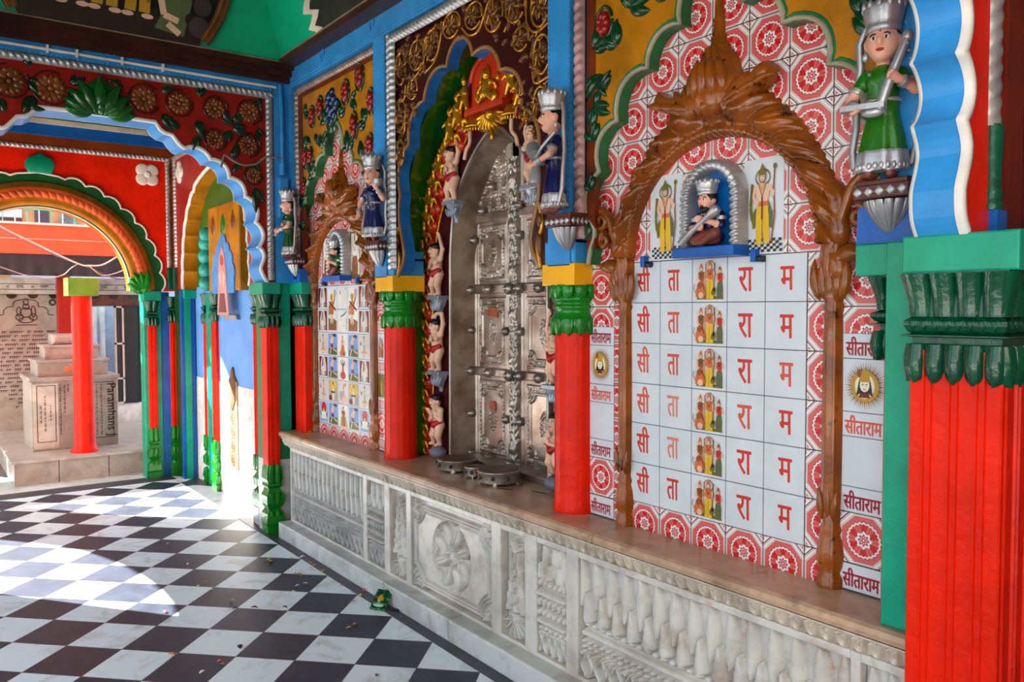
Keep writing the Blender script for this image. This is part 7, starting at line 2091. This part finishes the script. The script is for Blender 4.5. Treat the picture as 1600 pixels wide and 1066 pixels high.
CS = cove_frame((-1.05, -.185, 3.15), (1, 0, 0), (0, -.44, 1.025))
o2 = thing('mottled_painting', 'black mottled painting with a cream edge on the cove over the doors', 'painting', CS(0, .3, 0))
out = [(-1.30+.05*sin(k*2.1)+.02*sin(k*5.), .0+.03*k) for k in range(20)]
b = MB(); b.prism(CS, out+[(1.6, .6), (1.6, 0.)], .0, .012); b.build('canvas', paint('mottled_black', (26, 26, 22), .5, .3, .5, 30, rgb2=(90, 86, 76), s2=18, amt=.52), o2)
b = MB(); b.prism(CS, [(u-.10, v) for u, v in out]+[(u, v) for u, v in reversed(out)], .0, .010); b.build('cream_edge', PLASTER, o2)

# ------------------------------------------------------------------ litter: petals, paper, packet
PET = {'yellow': paint('yellow_petal', (226, 196, 40), .6, .1, 0), 'pink': paint('pink_petal', (206, 90, 110), .6, .1, 0), 'white': paint('white_scrap', (226, 224, 220), .7, .05, 0), 'dark': paint('dark_scrap', (44, 36, 36), .7, .05, 0), 'orange': paint('orange_petal', (222, 140, 70), .6, .1, 0)}
rr = random.Random(12)
def petal(c, x, y, z, where, s=1.):
    F = Fr((x, y, z), (cos(rr.uniform(0, 6)), 0, 0), (0, 1, 0), (0, 0, 1))
    a = rr.uniform(0, 6); U = Vector((cos(a), sin(a), 0)); V = Vector((-sin(a), cos(a), 0)); F = Fr((x, y, z), U, V, (0, 0, 1))
    L = rr.uniform(.016, .028)*s
    m_ = MB(); k = 6
    rows = []
    for i in range(k+1):
        t_ = i/k; wd = L*.34*sin(PI*min(1, .08+t_*.9)); up_ = .001+.004*s*sin(PI*t_)+.003*s*t_
        rows.append([F(-L/2+L*t_, q*wd, up_+abs(q)*.002) for q in (-1, 0, 1)])
    m_.add([p for r in rows for p in r], [(i*3+j, (i+1)*3+j, (i+1)*3+j+1, i*3+j+1) for i in range(k) for j in range(2)], 0, True)
    nm = 'petal' if c in ('yellow', 'pink', 'orange') else 'paper_scrap' if c == 'white' else 'dry_scrap'
    o = m_.build(nm, PET[c])
    sol = o.modifiers.new('thickness', 'SOLIDIFY'); sol.thickness = .0008; sol.offset = 1
    lab = {'yellow': 'tiny yellow petal', 'pink': 'tiny pink petal', 'orange': 'tiny orange petal', 'white': 'tiny white scrap of paper', 'dark': 'tiny dark dry scrap'}[c]
    tag(o, lab+' lying on the '+where, 'petal' if nm == 'petal' else 'scrap', lab+'s on the '+where)
for c, cx, cy in (('yellow', 875, 228), ('yellow', 892, 236), ('yellow', 884, 222), ('dark', 893, 245), ('yellow', 440, 390), ('yellow', 650, 480), ('yellow', 1140, 250), ('yellow', 1158, 266), ('yellow', 1170, 262), ('yellow', 1215, 298), ('yellow', 1452, 450), ('yellow', 1020, 215), ('pink', 1330, 387), ('pink', 1475, 418), ('pink', 232, 552), ('dark', 790, 525), ('dark', 980, 523), ('white', 1110, 375), ('white', 1060, 388), ('white', 1035, 425),
                  ('orange', 1420, 630), ('orange', 1380, 652), ('white', 1250, 590), ('white', 1178, 755), ('pink', 576, 860), ('orange', 585, 880), ('white', 465, 930), ('dark', 700, 770), ('dark', 1557, 950), ('orange', 275, 818), ('white', 1090, 210), ('pink', 1045, 315), ('orange', 1070, 318), ('white', 372, 252), ('white', 510, 415), ('dark', 672, 530), ('orange', 487, 365), ('pink', 1412, 487), ('white', 250, 125)):
    x_, y_ = fpix(200+cx*.25, 820+cy*.25)
    z_ = .0042 if y_ > -.31 else .0012
    petal(c, x_, y_, z_, 'dark floor border by the ledge' if y_ > -.31 else 'checkered floor', 1.25)
for c, px, py in (('yellow', 480, 679), ('yellow', 475, 682.5), ('yellow', 491, 683), ('yellow', 505, 681), ('yellow', 484, 676), ('white', 714, 746)):
    x_, y_ = fpix(px, py, .70); petal(c, x_, y_, .7012, 'marble ledge', 1.1)
for px, py, a in ((790, 765, .4), (815, 758, 2.4), (842, 770, .2)):
    x_, y_ = fpix(px, py, .70)
    m_ = MB(); m_.tube([Vector((x_-.04*cos(a), y_-.04*sin(a), .7025)), Vector((x_+.04*cos(a), y_+.04*sin(a), .7025))], .002, 5)
    o = m_.build('incense_stick', PET['dark']); tag(o, 'burnt incense stick lying on the ledge before the right stool', 'stick', 'burnt incense sticks on the ledge')
x_, y_ = fpix(589, 955)
pk = thing('green_packet', 'shiny green packet with an orange mark leaning by the ledge plinth', 'packet', (x_, y_, .001))
a = .55; U = Vector((cos(a), sin(a), 0)); V = Vector((-sin(a)*.75, cos(a)*.75, .66)); N_ = U.cross(V)
FK = Fr((x_, y_, .004), U, V, N_)
b = MB(); b.field(FK, -.045, .045, 0, .115, 18, 20, lambda X_, Y_: .010*np.sin((Y_/.115)*PI)*np.cos(X_/.045*PI/2)+.003*np.sin(X_*160)+.0025*np.sin(Y_*190)); b.field(FK, -.045, .045, 0, .115, 8, 8, lambda X_, Y_: -.008*np.sin((Y_/.115)*PI)*np.cos(X_/.045*PI/2))
b.build('foil', paint('green_foil', (22, 88, 46), .2, .2, .3, 50, metal=.4), pk)
b = MB(); b.ell(FK, (0, .06, .009), (.018, .024, .006), 12); b.build('orange_mark', PIC['gold'], pk)
b = MB(); b.ell(FK, (.0, .025, .007), (.032, .010, .005), 12); b.build('pale_mark', paint('pale_green_print', (150, 190, 160), .3), pk)
x_, y_ = fpix(618, 955)
m_ = MB(); m_.ell(Fr((x_, y_, .008), (cos(.4), sin(.4), 0), (0, 0, 1), (sin(.4), -cos(.4), 0)), (0, 0, 0), (.035, .006, .008), 10); o = m_.build('black_scrap', PET['dark']); tag(o, 'small black scrap on the floor border right of the green packet', 'scrap')
